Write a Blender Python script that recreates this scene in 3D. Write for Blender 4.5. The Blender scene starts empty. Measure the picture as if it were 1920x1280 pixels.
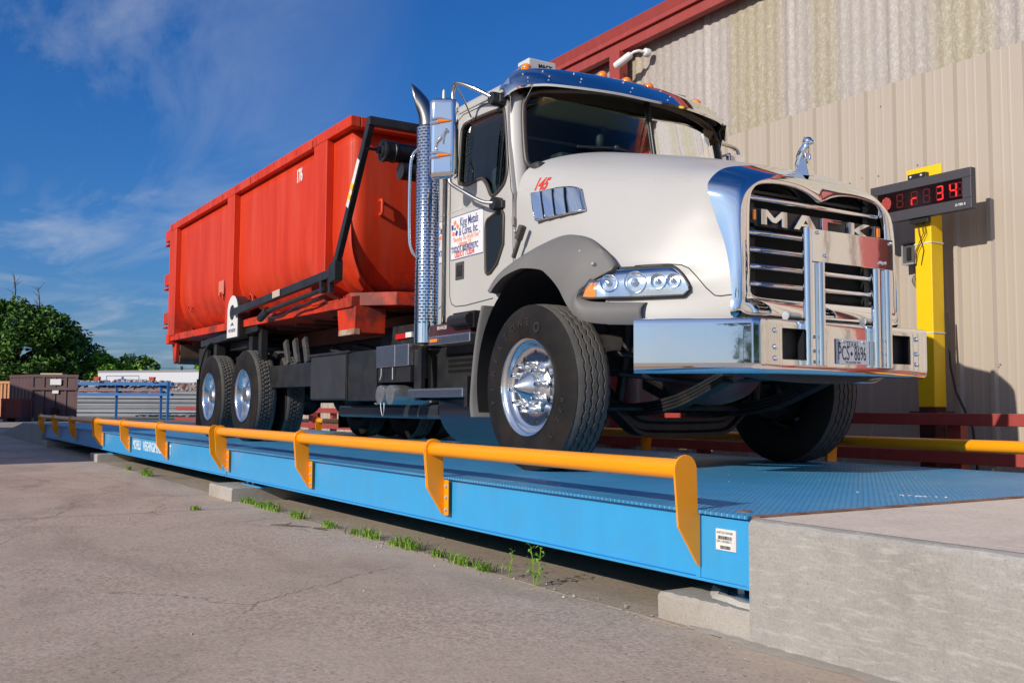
import bpy, bmesh, math, random
from mathutils import Vector, Matrix
R = math.radians
# ------------------------------------------------------------------ camera
scene = bpy.context.scene
col = scene.collection
cam = bpy.data.cameras.new("camera")
cam.sensor_width = 36.0
cam.lens = 34.69
cam.clip_start = 0.05
cam.clip_end = 3000
camo = bpy.data.objects.new("camera", cam)
col.objects.link(camo)
# rows: world x,y,z of the camera's right / down / forward axes
CR = ((0.52881328, -0.05402595, -0.84701695), (0.84872109, 0.03999575, 0.52732614), (0.00538779, -0.99773821, 0.06700324))
m = Matrix(((CR[0][0], -CR[0][1], -CR[0][2], 0.0), (CR[1][0], -CR[1][1], -CR[1][2], 0.0),
            (CR[2][0], -CR[2][1], -CR[2][2], 0.395), (0, 0, 0, 1)))
camo.matrix_world = m
scene.camera = camo
# ------------------------------------------------------------------ sky and sun
SUN_EL, SUN_DX, SUN_DY = 24.5, 0.118, -0.4600     # direction towards the sun (x, y)
h = math.hypot(SUN_DX, SUN_DY)
sd = Vector((SUN_DX / h * math.cos(R(SUN_EL)), SUN_DY / h * math.cos(R(SUN_EL)), math.sin(R(SUN_EL))))
world = bpy.data.worlds.new("World")
scene.world = world
world.use_nodes = True
wn, wl = world.node_tree.nodes, world.node_tree.links
wn.clear()
wo = wn.new('ShaderNodeOutputWorld'); bg = wn.new('ShaderNodeBackground'); sky = wn.new('ShaderNodeTexSky')
sky.sky_type = 'NISHITA'; sky.sun_disc = False
sky.sun_elevation = R(SUN_EL); sky.sun_rotation = math.atan2(SUN_DX, SUN_DY)
sky.air_density = 1.0; sky.dust_density = 0.6; sky.ozone_density = 5.0; sky.altitude = 0
bg.inputs['Strength'].default_value = 0.088
tc = wn.new('ShaderNodeTexCoord'); sep = wn.new('ShaderNodeSeparateXYZ')
wl.new(tc.outputs['Generated'], sep.inputs[0])
def wmath(op, a, b=None):
    n = wn.new('ShaderNodeMath'); n.operation = op
    for i, v in enumerate((a, b)):
        if v is None: continue
        if isinstance(v, (int, float)): n.inputs[i].default_value = v
        else: wl.new(v, n.inputs[i])
    return n.outputs[0]
zc = wmath('MAXIMUM', sep.outputs['Z'], 0.04)
px = wmath('DIVIDE', sep.outputs['X'], zc); py = wmath('DIVIDE', sep.outputs['Y'], zc)
cmb = wn.new('ShaderNodeCombineXYZ'); wl.new(px, cmb.inputs[0]); wl.new(py, cmb.inputs[1])
mp = wn.new('ShaderNodeMapping'); wl.new(cmb.outputs[0], mp.inputs[0])
mp.inputs['Rotation'].default_value = (0, 0, R(38)); mp.inputs['Scale'].default_value = (0.32, 1.1, 1)
n1 = wn.new('ShaderNodeTexNoise'); n1.inputs['Scale'].default_value = 1.1; n1.inputs['Detail'].default_value = 9
n1.inputs['Roughness'].default_value = 0.62; n1.inputs['Distortion'].default_value = 0.7
wl.new(mp.outputs[0], n1.inputs['Vector'])
n2 = wn.new('ShaderNodeTexNoise'); n2.inputs['Scale'].default_value = 0.35; n2.inputs['Detail'].default_value = 3
wl.new(cmb.outputs[0], n2.inputs['Vector'])
cr = wn.new('ShaderNodeValToRGB'); cr.color_ramp.elements[0].position = 0.44; cr.color_ramp.elements[1].position = 0.78
wl.new(n1.outputs['Fac'], cr.inputs[0])
cr2 = wn.new('ShaderNodeValToRGB'); cr2.color_ramp.elements[0].position = 0.36; cr2.color_ramp.elements[1].position = 0.56
wl.new(n2.outputs['Fac'], cr2.inputs[0])
# the wisps thicken towards -x (left of the picture)
side = wn.new('ShaderNodeMapRange'); wl.new(sep.outputs['Y'], side.inputs['Value'])
side.inputs['From Min'].default_value = 0.42; side.inputs['From Max'].default_value = 0.12
cm = wmath('MULTIPLY', wmath('MULTIPLY', cr.outputs[0], cr2.outputs[0]), side.outputs[0])
cm = wmath('MULTIPLY', cm, 0.62)
# thin high haze on the sunward side of the sky (behind the camera)
hz_ = wn.new('ShaderNodeMapRange'); wl.new(sep.outputs['Y'], hz_.inputs['Value']); hz_.inputs['From Min'].default_value = 0.0; hz_.inputs['From Max'].default_value = -0.6; hz_.inputs['To Max'].default_value = 0.62
cm = wmath('MAXIMUM', cm, wmath('ADD', wmath('MULTIPLY', hz_.outputs[0], 0.62), wmath('MULTIPLY', wmath('MULTIPLY', hz_.outputs[0], cr.outputs[0]), 1.0)))
hsv = wn.new('ShaderNodeHueSaturation'); hsv.inputs['Saturation'].default_value = 1.18; hsv.inputs['Value'].default_value = 1.0
wl.new(sky.outputs[0], hsv.inputs['Color'])
tint = wn.new('ShaderNodeValToRGB'); te = tint.color_ramp.elements
te[0].position, te[0].color = 0.0, (0.66, 0.78, 1.10, 1); te[1].position, te[1].color = 0.55, (0.62, 1.16, 1.66, 1)
q_ = te.new(0.16); q_.color = (0.70, 1.02, 1.40, 1)
wl.new(sep.outputs['Z'], tint.inputs[0])
tm = wn.new('ShaderNodeMixRGB'); tm.blend_type = 'MULTIPLY'; tm.inputs['Fac'].default_value = 1.0; wl.new(hsv.outputs[0], tm.inputs['Color1']); wl.new(tint.outputs[0], tm.inputs['Color2'])
mixc = wn.new('ShaderNodeMixRGB'); mixc.inputs['Color2'].default_value = (7.4, 8.0, 9.0, 1)
wl.new(cm, mixc.inputs['Fac']); wl.new(tm.outputs[0], mixc.inputs['Color1'])
wl.new(mixc.outputs[0], bg.inputs['Color']); wl.new(bg.outputs[0], wo.inputs['Surface'])
sun = bpy.data.lights.new("sun", 'SUN'); sun.energy = 5.0; sun.angle = R(0.53); sun.color = (1.0, 0.915, 0.80)
suno = bpy.data.objects.new("sun", sun); col.objects.link(suno)
suno.rotation_euler = sd.to_track_quat('Z', 'Y').to_euler(); suno.location = (0, 0, 30)
scene.view_settings.view_transform = 'Standard'; scene.view_settings.look = 'None'
scene.view_settings.exposure = -0.22; scene.view_settings.gamma = 1.0
scene.cycles.max_bounces = 7; scene.cycles.glossy_bounces = 4; scene.cycles.transparent_max_bounces = 10
scene.cycles.caustics_reflective = False; scene.cycles.caustics_refractive = False
random.seed(5)
# ------------------------------------------------------------------ materials
def mat(name, base=(0.5, 0.5, 0.5), rough=0.5, metal=0.0, coat=0.0, noise=None, bump=None, spec=0.5, emit=None, alpha=1.0, streak=None):
    """noise=(scale, amount, color2[, detail]) mixes a second colour; bump=(scale, strength, distance); streak=(color, amount) vertical runs"""
    M = bpy.data.materials.new(name); M.use_nodes = True
    N, L = M.node_tree.nodes, M.node_tree.links
    b = N['Principled BSDF']
    b.inputs['Base Color'].default_value = (*base, 1); b.inputs['Roughness'].default_value = rough
    b.inputs['Metallic'].default_value = metal; b.inputs['Coat Weight'].default_value = coat
    b.inputs['Coat Roughness'].default_value = 0.08; b.inputs['Specular IOR Level'].default_value = spec
    if emit: b.inputs['Emission Color'].default_value = (*emit[0], 1); b.inputs['Emission Strength'].default_value = emit[1]
    tcn = N.new('ShaderNodeTexCoord')
    last = None
    if noise:
        t = N.new('ShaderNodeTexNoise'); t.inputs['Scale'].default_value = noise[0]; t.inputs['Detail'].default_value = 7 if len(noise) < 4 else noise[3]
        t.inputs['Roughness'].default_value = 0.62
        L.new(tcn.outputs['Object'], t.inputs['Vector'])
        r = N.new('ShaderNodeValToRGB'); r.color_ramp.elements[0].position = 0.42; r.color_ramp.elements[1].position = 0.62
        L.new(t.outputs['Fac'], r.inputs[0])
        mu = N.new('ShaderNodeMath'); mu.operation = 'MULTIPLY'; mu.inputs[1].default_value = noise[1]; L.new(r.outputs[0], mu.inputs[0])
        x = N.new('ShaderNodeMixRGB'); x.inputs['Color1'].default_value = (*base, 1); x.inputs['Color2'].default_value = (*noise[2], 1)
        L.new(mu.outputs[0], x.inputs['Fac']); L.new(x.outputs[0], b.inputs['Base Color']); last = x.outputs[0]
    if streak:
        mpn = N.new('ShaderNodeMapping'); mpn.inputs['Scale'].default_value = (streak[2] if len(streak) > 2 else 9, streak[2] if len(streak) > 2 else 9, 0.35)
        L.new(tcn.outputs['Object'], mpn.inputs[0])
        t = N.new('ShaderNodeTexNoise'); t.inputs['Scale'].default_value = 1.0; t.inputs['Detail'].default_value = 5
        L.new(mpn.outputs[0], t.inputs['Vector'])
        r = N.new('ShaderNodeValToRGB'); r.color_ramp.elements[0].position = 0.48; r.color_ramp.elements[1].position = 0.70
        L.new(t.outputs['Fac'], r.inputs[0])
        mu = N.new('ShaderNodeMath'); mu.operation = 'MULTIPLY'; mu.inputs[1].default_value = streak[1]; L.new(r.outputs[0], mu.inputs[0])
        x = N.new('ShaderNodeMixRGB'); x.inputs['Color2'].default_value = (*streak[0], 1)
        if last: L.new(last, x.inputs['Color1'])
        else: x.inputs['Color1'].default_value = (*base, 1)
        L.new(mu.outputs[0], x.inputs['Fac']); L.new(x.outputs[0], b.inputs['Base Color'])
    if bump:
        t = N.new('ShaderNodeTexNoise'); t.inputs['Scale'].default_value = bump[0]; t.inputs['Detail'].default_value = 6
        L.new(tcn.outputs['Object'], t.inputs['Vector'])
        bu = N.new('ShaderNodeBump'); bu.inputs['Strength'].default_value = bump[1]; bu.inputs['Distance'].default_value = bump[2]
        L.new(t.outputs['Fac'], bu.inputs['Height']); L.new(bu.outputs[0], b.inputs['Normal'])
    return M
def nodes(M): return M.node_tree.nodes, M.node_tree.links, M.node_tree.nodes['Principled BSDF']
def mth(N, L, op, a, b=None, c=None):
    n = N.new('ShaderNodeMath'); n.operation = op
    for i, v in enumerate((a, b, c)):
        if v is None: continue
        if isinstance(v, (int, float)): n.inputs[i].default_value = v
        else: L.new(v, n.inputs[i])
    return n.outputs[0]
def ramp(N, L, src, stops):
    r = N.new('ShaderNodeValToRGB'); e = r.color_ramp.elements
    e[0].position, e[0].color = stops[0][0], (*stops[0][1], 1)
    e[1].position, e[1].color = stops[-1][0], (*stops[-1][1], 1)
    for p, c in stops[1:-1]:
        q = e.new(p); q.color = (*c, 1)
    L.new(src, r.inputs[0]); return r.outputs[0]
def tex(N, L, vec, scale, detail=5, rough=0.6, dist=0.0, kind='ShaderNodeTexNoise'):
    t = N.new(kind); t.inputs['Scale'].default_value = scale
    if kind == 'ShaderNodeTexNoise':
        t.inputs['Detail'].default_value = detail; t.inputs['Roughness'].default_value = rough; t.inputs['Distortion'].default_value = dist
    L.new(vec, t.inputs['Vector']); return t
def mapping(N, L, scale=(1, 1, 1), rot=(0, 0, 0)):
    t = N.new('ShaderNodeTexCoord'); mp_ = N.new('ShaderNodeMapping'); L.new(t.outputs['Object'], mp_.inputs[0])
    mp_.inputs['Scale'].default_value = scale; mp_.inputs['Rotation'].default_value = rot; return mp_.outputs[0]
def mixrgb(N, L, f, a, b, mode='MIX'):
    x = N.new('ShaderNodeMixRGB'); x.blend_type = mode
    for i, v in ((0, f), (1, a), (2, b)):
        if isinstance(v, (int, float)): x.inputs[i].default_value = v
        elif isinstance(v, tuple): x.inputs[i].default_value = (*v, 1)
        else: L.new(v, x.inputs[i])
    return x.outputs[0]
def addbump(M, height, strength, distance):
    N, L, b = nodes(M); bu = N.new('ShaderNodeBump'); bu.inputs['Strength'].default_value = strength; bu.inputs['Distance'].default_value = distance
    L.new(height, bu.inputs['Height']); L.new(bu.outputs[0], b.inputs['Normal'])

WHITE = mat('white_paint', (0.465, 0.455, 0.442), 0.42, coat=0.18, noise=(3.0, 0.35, (0.44, 0.43, 0.412)))
CHROME = mat('chrome', (0.90, 0.91, 0.92), 0.045, 1.0)
CHROME_WAVY = mat('polished_steel', (0.86, 0.87, 0.88), 0.05, 1.0, bump=(3.5, 0.05, 0.02))
ALU = mat('aluminium', (0.72, 0.73, 0.74), 0.30, 1.0, noise=(30, 0.5, (0.55, 0.56, 0.57)))
POLALU = mat('polished_aluminium', (0.86, 0.87, 0.88), 0.17, 1.0, bump=(60, 0.03, 0.004))
GALV = mat('zinc_steel', (0.55, 0.56, 0.56), 0.4, 0.9, noise=(20, 0.6, (0.38, 0.39, 0.38)))
STEEL = mat('stainless_tube', (0.62, 0.60, 0.57), 0.22, 1.0)
BLACK = mat('black_paint', (0.014, 0.015, 0.018), 0.38, noise=(5, 0.6, (0.035, 0.033, 0.03)))
FRAME = mat('black_frame_steel', (0.012, 0.013, 0.016), 0.5, noise=(8, 0.7, (0.04, 0.035, 0.03)))
RUBBER = mat('rubber_seal', (0.02, 0.018, 0.017), 0.6)
BRONZE = mat('windshield_gasket', (0.055, 0.042, 0.034), 0.42)
TREAD = mat('tread_rubber', (0.115, 0.108, 0.10), 0.85, noise=(14, 0.6, (0.075, 0.071, 0.068)), bump=(90, 0.25, 0.004))
WALLRUB = mat('sidewall_rubber', (0.010, 0.0095, 0.0095), 0.62, spec=0.25, noise=(6, 0.9, (0.022, 0.016, 0.013)), bump=(60, 0.1, 0.003))
GREYPL = mat('grey_fender_plastic', (0.150, 0.145, 0.142), 0.62, noise=(2.4, 0.5, (0.185, 0.178, 0.172)), bump=(140, 0.08, 0.002))
AMBER = mat('amber_lens', (0.95, 0.24, 0.01), 0.18, coat=0.5)
REDLENS = mat('red_reflector', (0.6, 0.02, 0.02), 0.3)
WHITEREFL = mat('white_reflector', (0.75, 0.75, 0.75), 0.3)
YELLOWD = mat('yellow_decal', (0.80, 0.55, 0.02), 0.5)
WHITED = mat('white_decal', (0.72, 0.72, 0.70), 0.5, noise=(30, 0.4, (0.5, 0.48, 0.45)))
NAVY = mat('navy_lettering', (0.015, 0.03, 0.20), 0.5)
REDLET = mat('red_lettering', (0.60, 0.035, 0.02), 0.5)
ORLET = mat('orange_lettering', (0.80, 0.24, 0.08), 0.5)
BLKLET = mat('black_lettering', (0.012, 0.012, 0.014), 0.5)
WHTLET = mat('white_lettering', (0.75, 0.75, 0.74), 0.5)
FADELET = mat('faded_white_lettering', (0.62, 0.74, 0.82), 0.5)
ORANGE = mat('orange_rail_paint', (0.88, 0.325, 0.0015), 0.36, coat=0.1, noise=(2.5, 0.35, (0.82, 0.29, 0.0015)))
BOLT = mat('bolt_head', (0.62, 0.64, 0.66), 0.42, 0.55)
REDTRIM = mat('red_trim_paint', (0.34, 0.052, 0.043), 0.55, noise=(2.0, 0.5, (0.29, 0.05, 0.042)), streak=((0.40, 0.09, 0.08), 0.35))
YPOST = mat('yellow_post_paint', (0.87, 0.56, 0.004), 0.45, noise=(12, 0.25, (0.75, 0.46, 0.004)))
INTER = mat('tan_cab_liner', (0.15, 0.115, 0.05), 0.85)
DASH = mat('dark_dashboard', (0.03, 0.032, 0.035), 0.6)
SEAT = mat('dark_seat_fabric', (0.06, 0.09, 0.10), 0.9)
HELMET = mat('orange_plastic_shell', (0.85, 0.075, 0.012), 0.3, coat=0.4)
GREENP = mat('pale_green_paper', (0.30, 0.52, 0.33), 0.8)
BLUEP = mat('pale_blue_paper', (0.20, 0.52, 0.60), 0.8)
BLACKPL = mat('black_plastic', (0.016, 0.016, 0.018), 0.4)
SIGNBOX = mat('dark_sign_housing', (0.055, 0.052, 0.062), 0.45, noise=(6, 0.3, (0.07, 0.066, 0.075)))
LEDON = mat('lit_red_led', (0.5, 0.0, 0.0), 0.5, emit=((1.0, 0.03, 0.03), 1.25))
LEDOFF = mat('unlit_red_led', (0.075, 0.004, 0.007), 0.4)
LEDDOT = mat('lit_red_led_dots', (0.6, 0.05, 0.04), 0.5, emit=((1.0, 0.22, 0.20), 0.9))
SCREEN = mat('dark_display_face', (0.010, 0.002, 0.003), 0.15)
CAMWHITE = mat('white_camera_plastic', (0.72, 0.72, 0.72), 0.4)

# girder blue
BLUE = mat('blue_girder_paint', (0.035, 0.33, 0.66), 0.36, coat=0.15, noise=(4.5, 0.4, (0.055, 0.285, 0.55)), streak=((0.055, 0.37, 0.71), 0.25))
# tread plate
def treadplate():
    M = mat('blue_tread_plate', (0.04, 0.25, 0.52), 0.45)
    N, L, b = nodes(M)
    v = mapping(N, L)
    s = N.new('ShaderNodeSeparateXYZ'); L.new(v, s.inputs[0])
    a = mth(N, L, 'MULTIPLY', s.outputs[0], 2 * math.pi / 0.060); c = mth(N, L, 'MULTIPLY', s.outputs[1], 2 * math.pi / 0.075)
    p = mth(N, L, 'MULTIPLY', mth(N, L, 'SINE', mth(N, L, 'ADD', a, c)), mth(N, L, 'SINE', mth(N, L, 'SUBTRACT', a, c)))
    up = mth(N, L, 'SMOOTH_MIN', mth(N, L, 'MAXIMUM', p, 0.0), 0.35, 0.2)
    n = tex(N, L, v, 1.3, 6, 0.7).outputs['Fac']
    n2_ = tex(N, L, v, 9.0, 8, 0.75).outputs['Fac']
    c1 = ramp(N, L, n, [(0.35, (0.045, 0.30, 0.60)), (0.55, (0.07, 0.40, 0.74)), (0.72, (0.15, 0.45, 0.70))])
    dirt = ramp(N, L, n2_, [(0.52, (0, 0, 0)), (0.72, (1, 1, 1))])
    c2 = mixrgb(N, L, mth(N, L, 'MULTIPLY', dirt, 0.45), c1, (0.17, 0.19, 0.20))
    worn = mixrgb(N, L, mth(N, L, 'MULTIPLY', up, 2.6), mixrgb(N, L, 1.0, c2, (0.52, 0.55, 0.62), 'MULTIPLY'), mixrgb(N, L, 0.45, c2, (0.13, 0.56, 0.92)))
    L.new(worn, b.inputs['Base Color'])
    addbump(M, up, 1.0, 0.010)
    return M
DECK = treadplate()
# concrete
def concrete(name, c1, c2, c3, scale=1.0, pit=True, speck=0.0):
    M = mat(name, c1, 0.88, spec=0.25)
    N, L, b = nodes(M); v = mapping(N, L)
    big = tex(N, L, v, 0.55 * scale, 6, 0.62, 0.6).outputs['Fac']
    mid = tex(N, L, v, 5 * scale, 8, 0.7, 0.4).outputs['Fac']
    fine = tex(N, L, v, 60 * scale, 4, 0.7).outputs['Fac']
    k1 = ramp(N, L, big, [(0.32, c1), (0.52, c2), (0.70, c3)])
    k2 = mixrgb(N, L, mth(N, L, 'MULTIPLY', ramp(N, L, mid, [(0.40, (0, 0, 0)), (0.66, (1, 1, 1))]), 0.45), k1, tuple(x * 1.22 for x in c2))
    k3 = mixrgb(N, L, mth(N, L, 'MULTIPLY', ramp(N, L, fine, [(0.35, (1, 1, 1)), (0.52, (0, 0, 0))]), 0.30), k2, tuple(x * 0.55 for x in c1))
    if speck:
        vo = tex(N, L, v, 75, kind='ShaderNodeTexVoronoi')
        sel = tex(N, L, v, 0.8, 4, 0.6).outputs['Fac']
        wnn = N.new('ShaderNodeSeparateColor'); L.new(vo.outputs['Color'], wnn.inputs[0])
        agg = ramp(N, L, wnn.outputs[0], [(0.0, (0.24, 0.15, 0.11)), (0.5, (0.46, 0.36, 0.28)), (1.0, (0.66, 0.57, 0.48))])
        spots = mth(N, L, 'MULTIPLY', ramp(N, L, tex(N, L, v, 30, kind='ShaderNodeTexVoronoi').outputs['Distance'], [(0.13, (1, 1, 1)), (0.24, (0, 0, 0))]), ramp(N, L, tex(N, L, v, 1.1, 5, 0.7).outputs['Fac'], [(0.44, (0, 0, 0)), (0.58, (1, 1, 1))]))
        k3 = mixrgb(N, L, mth(N, L, 'MULTIPLY', spots, 0.8), k3, (0.16, 0.09, 0.06))
        k3 = mixrgb(N, L, mth(N, L, 'MULTIPLY', ramp(N, L, sel, [(0.42, (0.25, 0.25, 0.25)), (0.62, (1, 1, 1))]), speck), k3, agg)
    if pit:
        vo = tex(N, L, v, 16 * scale, kind='ShaderNodeTexVoronoi').outputs['Distance']
        pm = ramp(N, L, vo, [(0.04, (1, 1, 1)), (0.085, (0, 0, 0))])
        k3 = mixrgb(N, L, mth(N, L, 'MULTIPLY', pm, 0.6), k3, tuple(x * 0.3 for x in c1))
    if speck:
        # hairline cracks, dark stains, pale scrapes
        wv = N.new('ShaderNodeVectorMath'); wv.operation = 'ADD'; wsc = N.new('ShaderNodeVectorMath'); wsc.operation = 'SCALE'; wsc.inputs['Scale'].default_value = 0.5
        L.new(tex(N, L, v, 1.6, 6, 0.7).outputs['Color'], wsc.inputs[0]); L.new(v, wv.inputs[0]); L.new(wsc.outputs[0], wv.inputs[1])
        ce = N.new('ShaderNodeTexVoronoi'); ce.feature = 'DISTANCE_TO_EDGE'; ce.inputs['Scale'].default_value = 0.42; L.new(wv.outputs[0], ce.inputs['Vector'])
        crk = mth(N, L, 'MULTIPLY', ramp(N, L, ce.outputs['Distance'], [(0.0012, (1, 1, 1)), (0.0032, (0, 0, 0))]), ramp(N, L, tex(N, L, v, 0.7, 3, 0.5).outputs['Fac'], [(0.46, (0, 0, 0)), (0.56, (1, 1, 1))]))
        k3 = mixrgb(N, L, mth(N, L, 'MULTIPLY', crk, 0.75), k3, (0.07, 0.05, 0.04))
        st_ = ramp(N, L, tex(N, L, mapping(N, L, (0.55, 1.3, 1)), 0.9, 7, 0.66, 0.8).outputs['Fac'], [(0.50, (0, 0, 0)), (0.72, (1, 1, 1))])
        k3 = mixrgb(N, L, mth(N, L, 'MULTIPLY', st_, 0.42), k3, (0.16, 0.125, 0.10))
        sp_ = ramp(N, L, tex(N, L, mapping(N, L, (1.2, 4.5, 1)), 2.2, 9, 0.75, 0.5).outputs['Fac'], [(0.62, (0, 0, 0)), (0.74, (1, 1, 1))])
        k3 = mixrgb(N, L, mth(N, L, 'MULTIPLY', sp_, 0.45), k3, (0.62, 0.55, 0.47))
    L.new(k3, b.inputs['Base Color'])
    addbump(M, mth(N, L, 'ADD', mid, mth(N, L, 'MULTIPLY', fine, 0.5)), 0.35, 0.012)
    return M
PAVE = concrete('pavement_concrete', (0.37, 0.29, 0.222), (0.475, 0.38, 0.30), (0.56, 0.46, 0.375), 1.0, False, 0.45)
PAVE2 = concrete('dirty_strip_concrete', (0.29, 0.235, 0.18), (0.37, 0.305, 0.24), (0.43, 0.36, 0.30), 1.4, False, 0.3)
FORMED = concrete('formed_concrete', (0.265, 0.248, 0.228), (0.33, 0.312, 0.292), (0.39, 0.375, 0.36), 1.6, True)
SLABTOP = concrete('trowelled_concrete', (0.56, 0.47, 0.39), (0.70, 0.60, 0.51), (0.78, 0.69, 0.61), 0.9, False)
FOOT = concrete('footing_concrete', (0.28, 0.25, 0.215), (0.37, 0.335, 0.295), (0.43, 0.40, 0.37), 2.2, True)
# streaky horizontal board marks on the formed face
N, L, b = nodes(FORMED); src = b.inputs['Base Color'].links[0].from_socket
mk = tex(N, L, mapping(N, L, (5.5, 5.5, 30), (0, R(9), 0)), 1.6, 10, 0.78, 0.5).outputs['Fac']
L.new(mixrgb(N, L, mth(N, L, 'MULTIPLY', ramp(N, L, mk, [(0.50, (0, 0, 0)), (0.70, (1, 1, 1))]), 0.6), src, (0.55, 0.525, 0.505)), b.inputs['Base Color'])
# painted container red with fading, runs and scuffs
def redpaint():
    M = mat('container_red_paint', (0.62, 0.04, 0.010), 0.5, spec=0.3)
    N, L, b = nodes(M); v = mapping(N, L)
    st = tex(N, L, mapping(N, L, (3.0, 3.0, 0.35)), 1.4, 7, 0.65).outputs['Fac']
    c = ramp(N, L, st, [(0.36, (0.52, 0.030, 0.007)), (0.52, (0.60, 0.042, 0.010)), (0.66, (0.60, 0.062, 0.026))])
    run = ramp(N, L, tex(N, L, mapping(N, L, (26, 26, 0.7)), 1.0, 4, 0.6).outputs['Fac'], [(0.60, (0, 0, 0)), (0.76, (1, 1, 1))])
    c = mixrgb(N, L, mth(N, L, 'MULTIPLY', run, 0.22), c, (0.70, 0.12, 0.07))
    sc = ramp(N, L, tex(N, L, mapping(N, L, (5, 5, 9)), 1.2, 9, 0.75).outputs['Fac'], [(0.70, (0, 0, 0)), (0.74, (1, 1, 1))])
    c = mixrgb(N, L, mth(N, L, 'MULTIPLY', sc, 0.5), c, (0.16, 0.035, 0.02))
    s = N.new('ShaderNodeSeparateXYZ'); L.new(v, s.inputs[0])
    low = mth(N, L, 'MULTIPLY', ramp(N, L, mth(N, L, 'DIVIDE', s.outputs[2], 3.2), [(0.07, (1, 1, 1)), (0.19, (0, 0, 0))]),
              ramp(N, L, tex(N, L, v, 2.6, 8, 0.7).outputs['Fac'], [(0.46, (0, 0, 0)), (0.60, (1, 1, 1))]))
    c = mixrgb(N, L, mth(N, L, 'MULTIPLY', low, 0.85), c, (0.10, 0.035, 0.030))
    L.new(c, b.inputs['Base Color'])
    addbump(M, tex(N, L, v, 2.2, 3, 0.5).outputs['Fac'], 0.06, 0.03)
    return M
REDC = redpaint()
RUSTSILL = mat('rusty_sill_steel', (0.20, 0.05, 0.025), 0.7, noise=(3, 0.9, (0.10, 0.045, 0.025)))
# building cladding
TAN = mat('tan_wall_sheet', (0.44, 0.38, 0.315), 0.5, noise=(0.7, 0.35, (0.415, 0.358, 0.295)), streak=((0.47, 0.41, 0.345), 0.3, 12))
def fibre():
    M = mat('weathered_fibreglass_sheet', (0.45, 0.42, 0.36), 0.6)
    N, L, b = nodes(M)
    s = N.new('ShaderNodeSeparateXYZ'); L.new(mapping(N, L), s.inputs[0])
    band = tex(N, L, mapping(N, L, (1, 0.0, 0.0)), 0.9, 1, 0.4).outputs['Fac']
    c = ramp(N, L, band, [(0.40, (0.33, 0.29, 0.18)), (0.47, (0.33, 0.285, 0.20)), (0.50, (0.35, 0.315, 0.285)), (0.60, (0.38, 0.345, 0.325))])
    f = ramp(N, L, tex(N, L, mapping(N, L, (42, 1, 22)), 1.0, 9, 0.85, 1.2).outputs['Fac'], [(0.49, (0, 0, 0)), (0.56, (1, 1, 1))])
    c = mixrgb(N, L, mth(N, L, 'MULTIPLY', f, 0.55), c, (0.60, 0.56, 0.545))
    d = ramp(N, L, tex(N, L, mapping(N, L, (16, 1, 0.5)), 1.6, 6, 0.7).outputs['Fac'], [(0.44, (0, 0, 0)), (0.66, (1, 1, 1))])
    c = mixrgb(N, L, mth(N, L, 'MULTIPLY', d, 0.4), c, (0.33, 0.29, 0.20))
    L.new(c, b.inputs['Base Color']); return M
FIBRE = fibre()
# tinted glass
def glass(name, tint, fac_lo, rough=0.0):
    M = bpy.data.materials.new(name); M.use_nodes = True
    N, L = M.node_tree.nodes, M.node_tree.links; N.clear()
    o = N.new('ShaderNodeOutputMaterial'); mx = N.new('ShaderNodeMixShader'); t = N.new('ShaderNodeBsdfTransparent'); g = N.new('ShaderNodeBsdfGlossy')
    t.inputs['Color'].default_value = (*tint, 1); g.inputs['Roughness'].default_value = rough; g.inputs['Color'].default_value = (0.95, 0.98, 1, 1)
    fr = N.new('ShaderNodeFresnel'); fr.inputs['IOR'].default_value = fac_lo
    L.new(fr.outputs[0], mx.inputs[0]); L.new(t.outputs[0], mx.inputs[1]); L.new(g.outputs[0], mx.inputs[2]); L.new(mx.outputs[0], o.inputs['Surface'])
    return M
GLASS = glass('green_tinted_glass', (0.62, 0.80, 0.68), 1.34)
SIDEGLASS = glass('dark_side_glass', (0.42, 0.56, 0.52), 1.5)
LENS = glass('clear_headlight_lens', (0.92, 0.95, 0.97), 1.4)
BARK = mat('tree_bark', (0.10, 0.075, 0.05), 0.9, noise=(6, 0.6, (0.06, 0.045, 0.03)))
def leafmat(name, c1, c2, c3):
    M = mat(name, c1, 0.55, spec=0.3); N, L, b = nodes(M)
    v = mapping(N, L); f = tex(N, L, v, 1.9, 5, 0.75).outputs['Fac']
    L.new(ramp(N, L, f, [(0.36, c1), (0.52, c2), (0.66, c3)]), b.inputs['Base Color'])
    return M
LEAFD = leafmat('dark_green_leaves', (0.035, 0.085, 0.012), (0.075, 0.165, 0.020), (0.15, 0.27, 0.035))
LEAFB = leafmat('bright_green_leaves', (0.10, 0.21, 0.018), (0.19, 0.36, 0.032), (0.30, 0.48, 0.06))
GRASS = leafmat('weed_leaves', (0.10, 0.20, 0.02), (0.20, 0.36, 0.035), (0.38, 0.50, 0.09))
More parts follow.
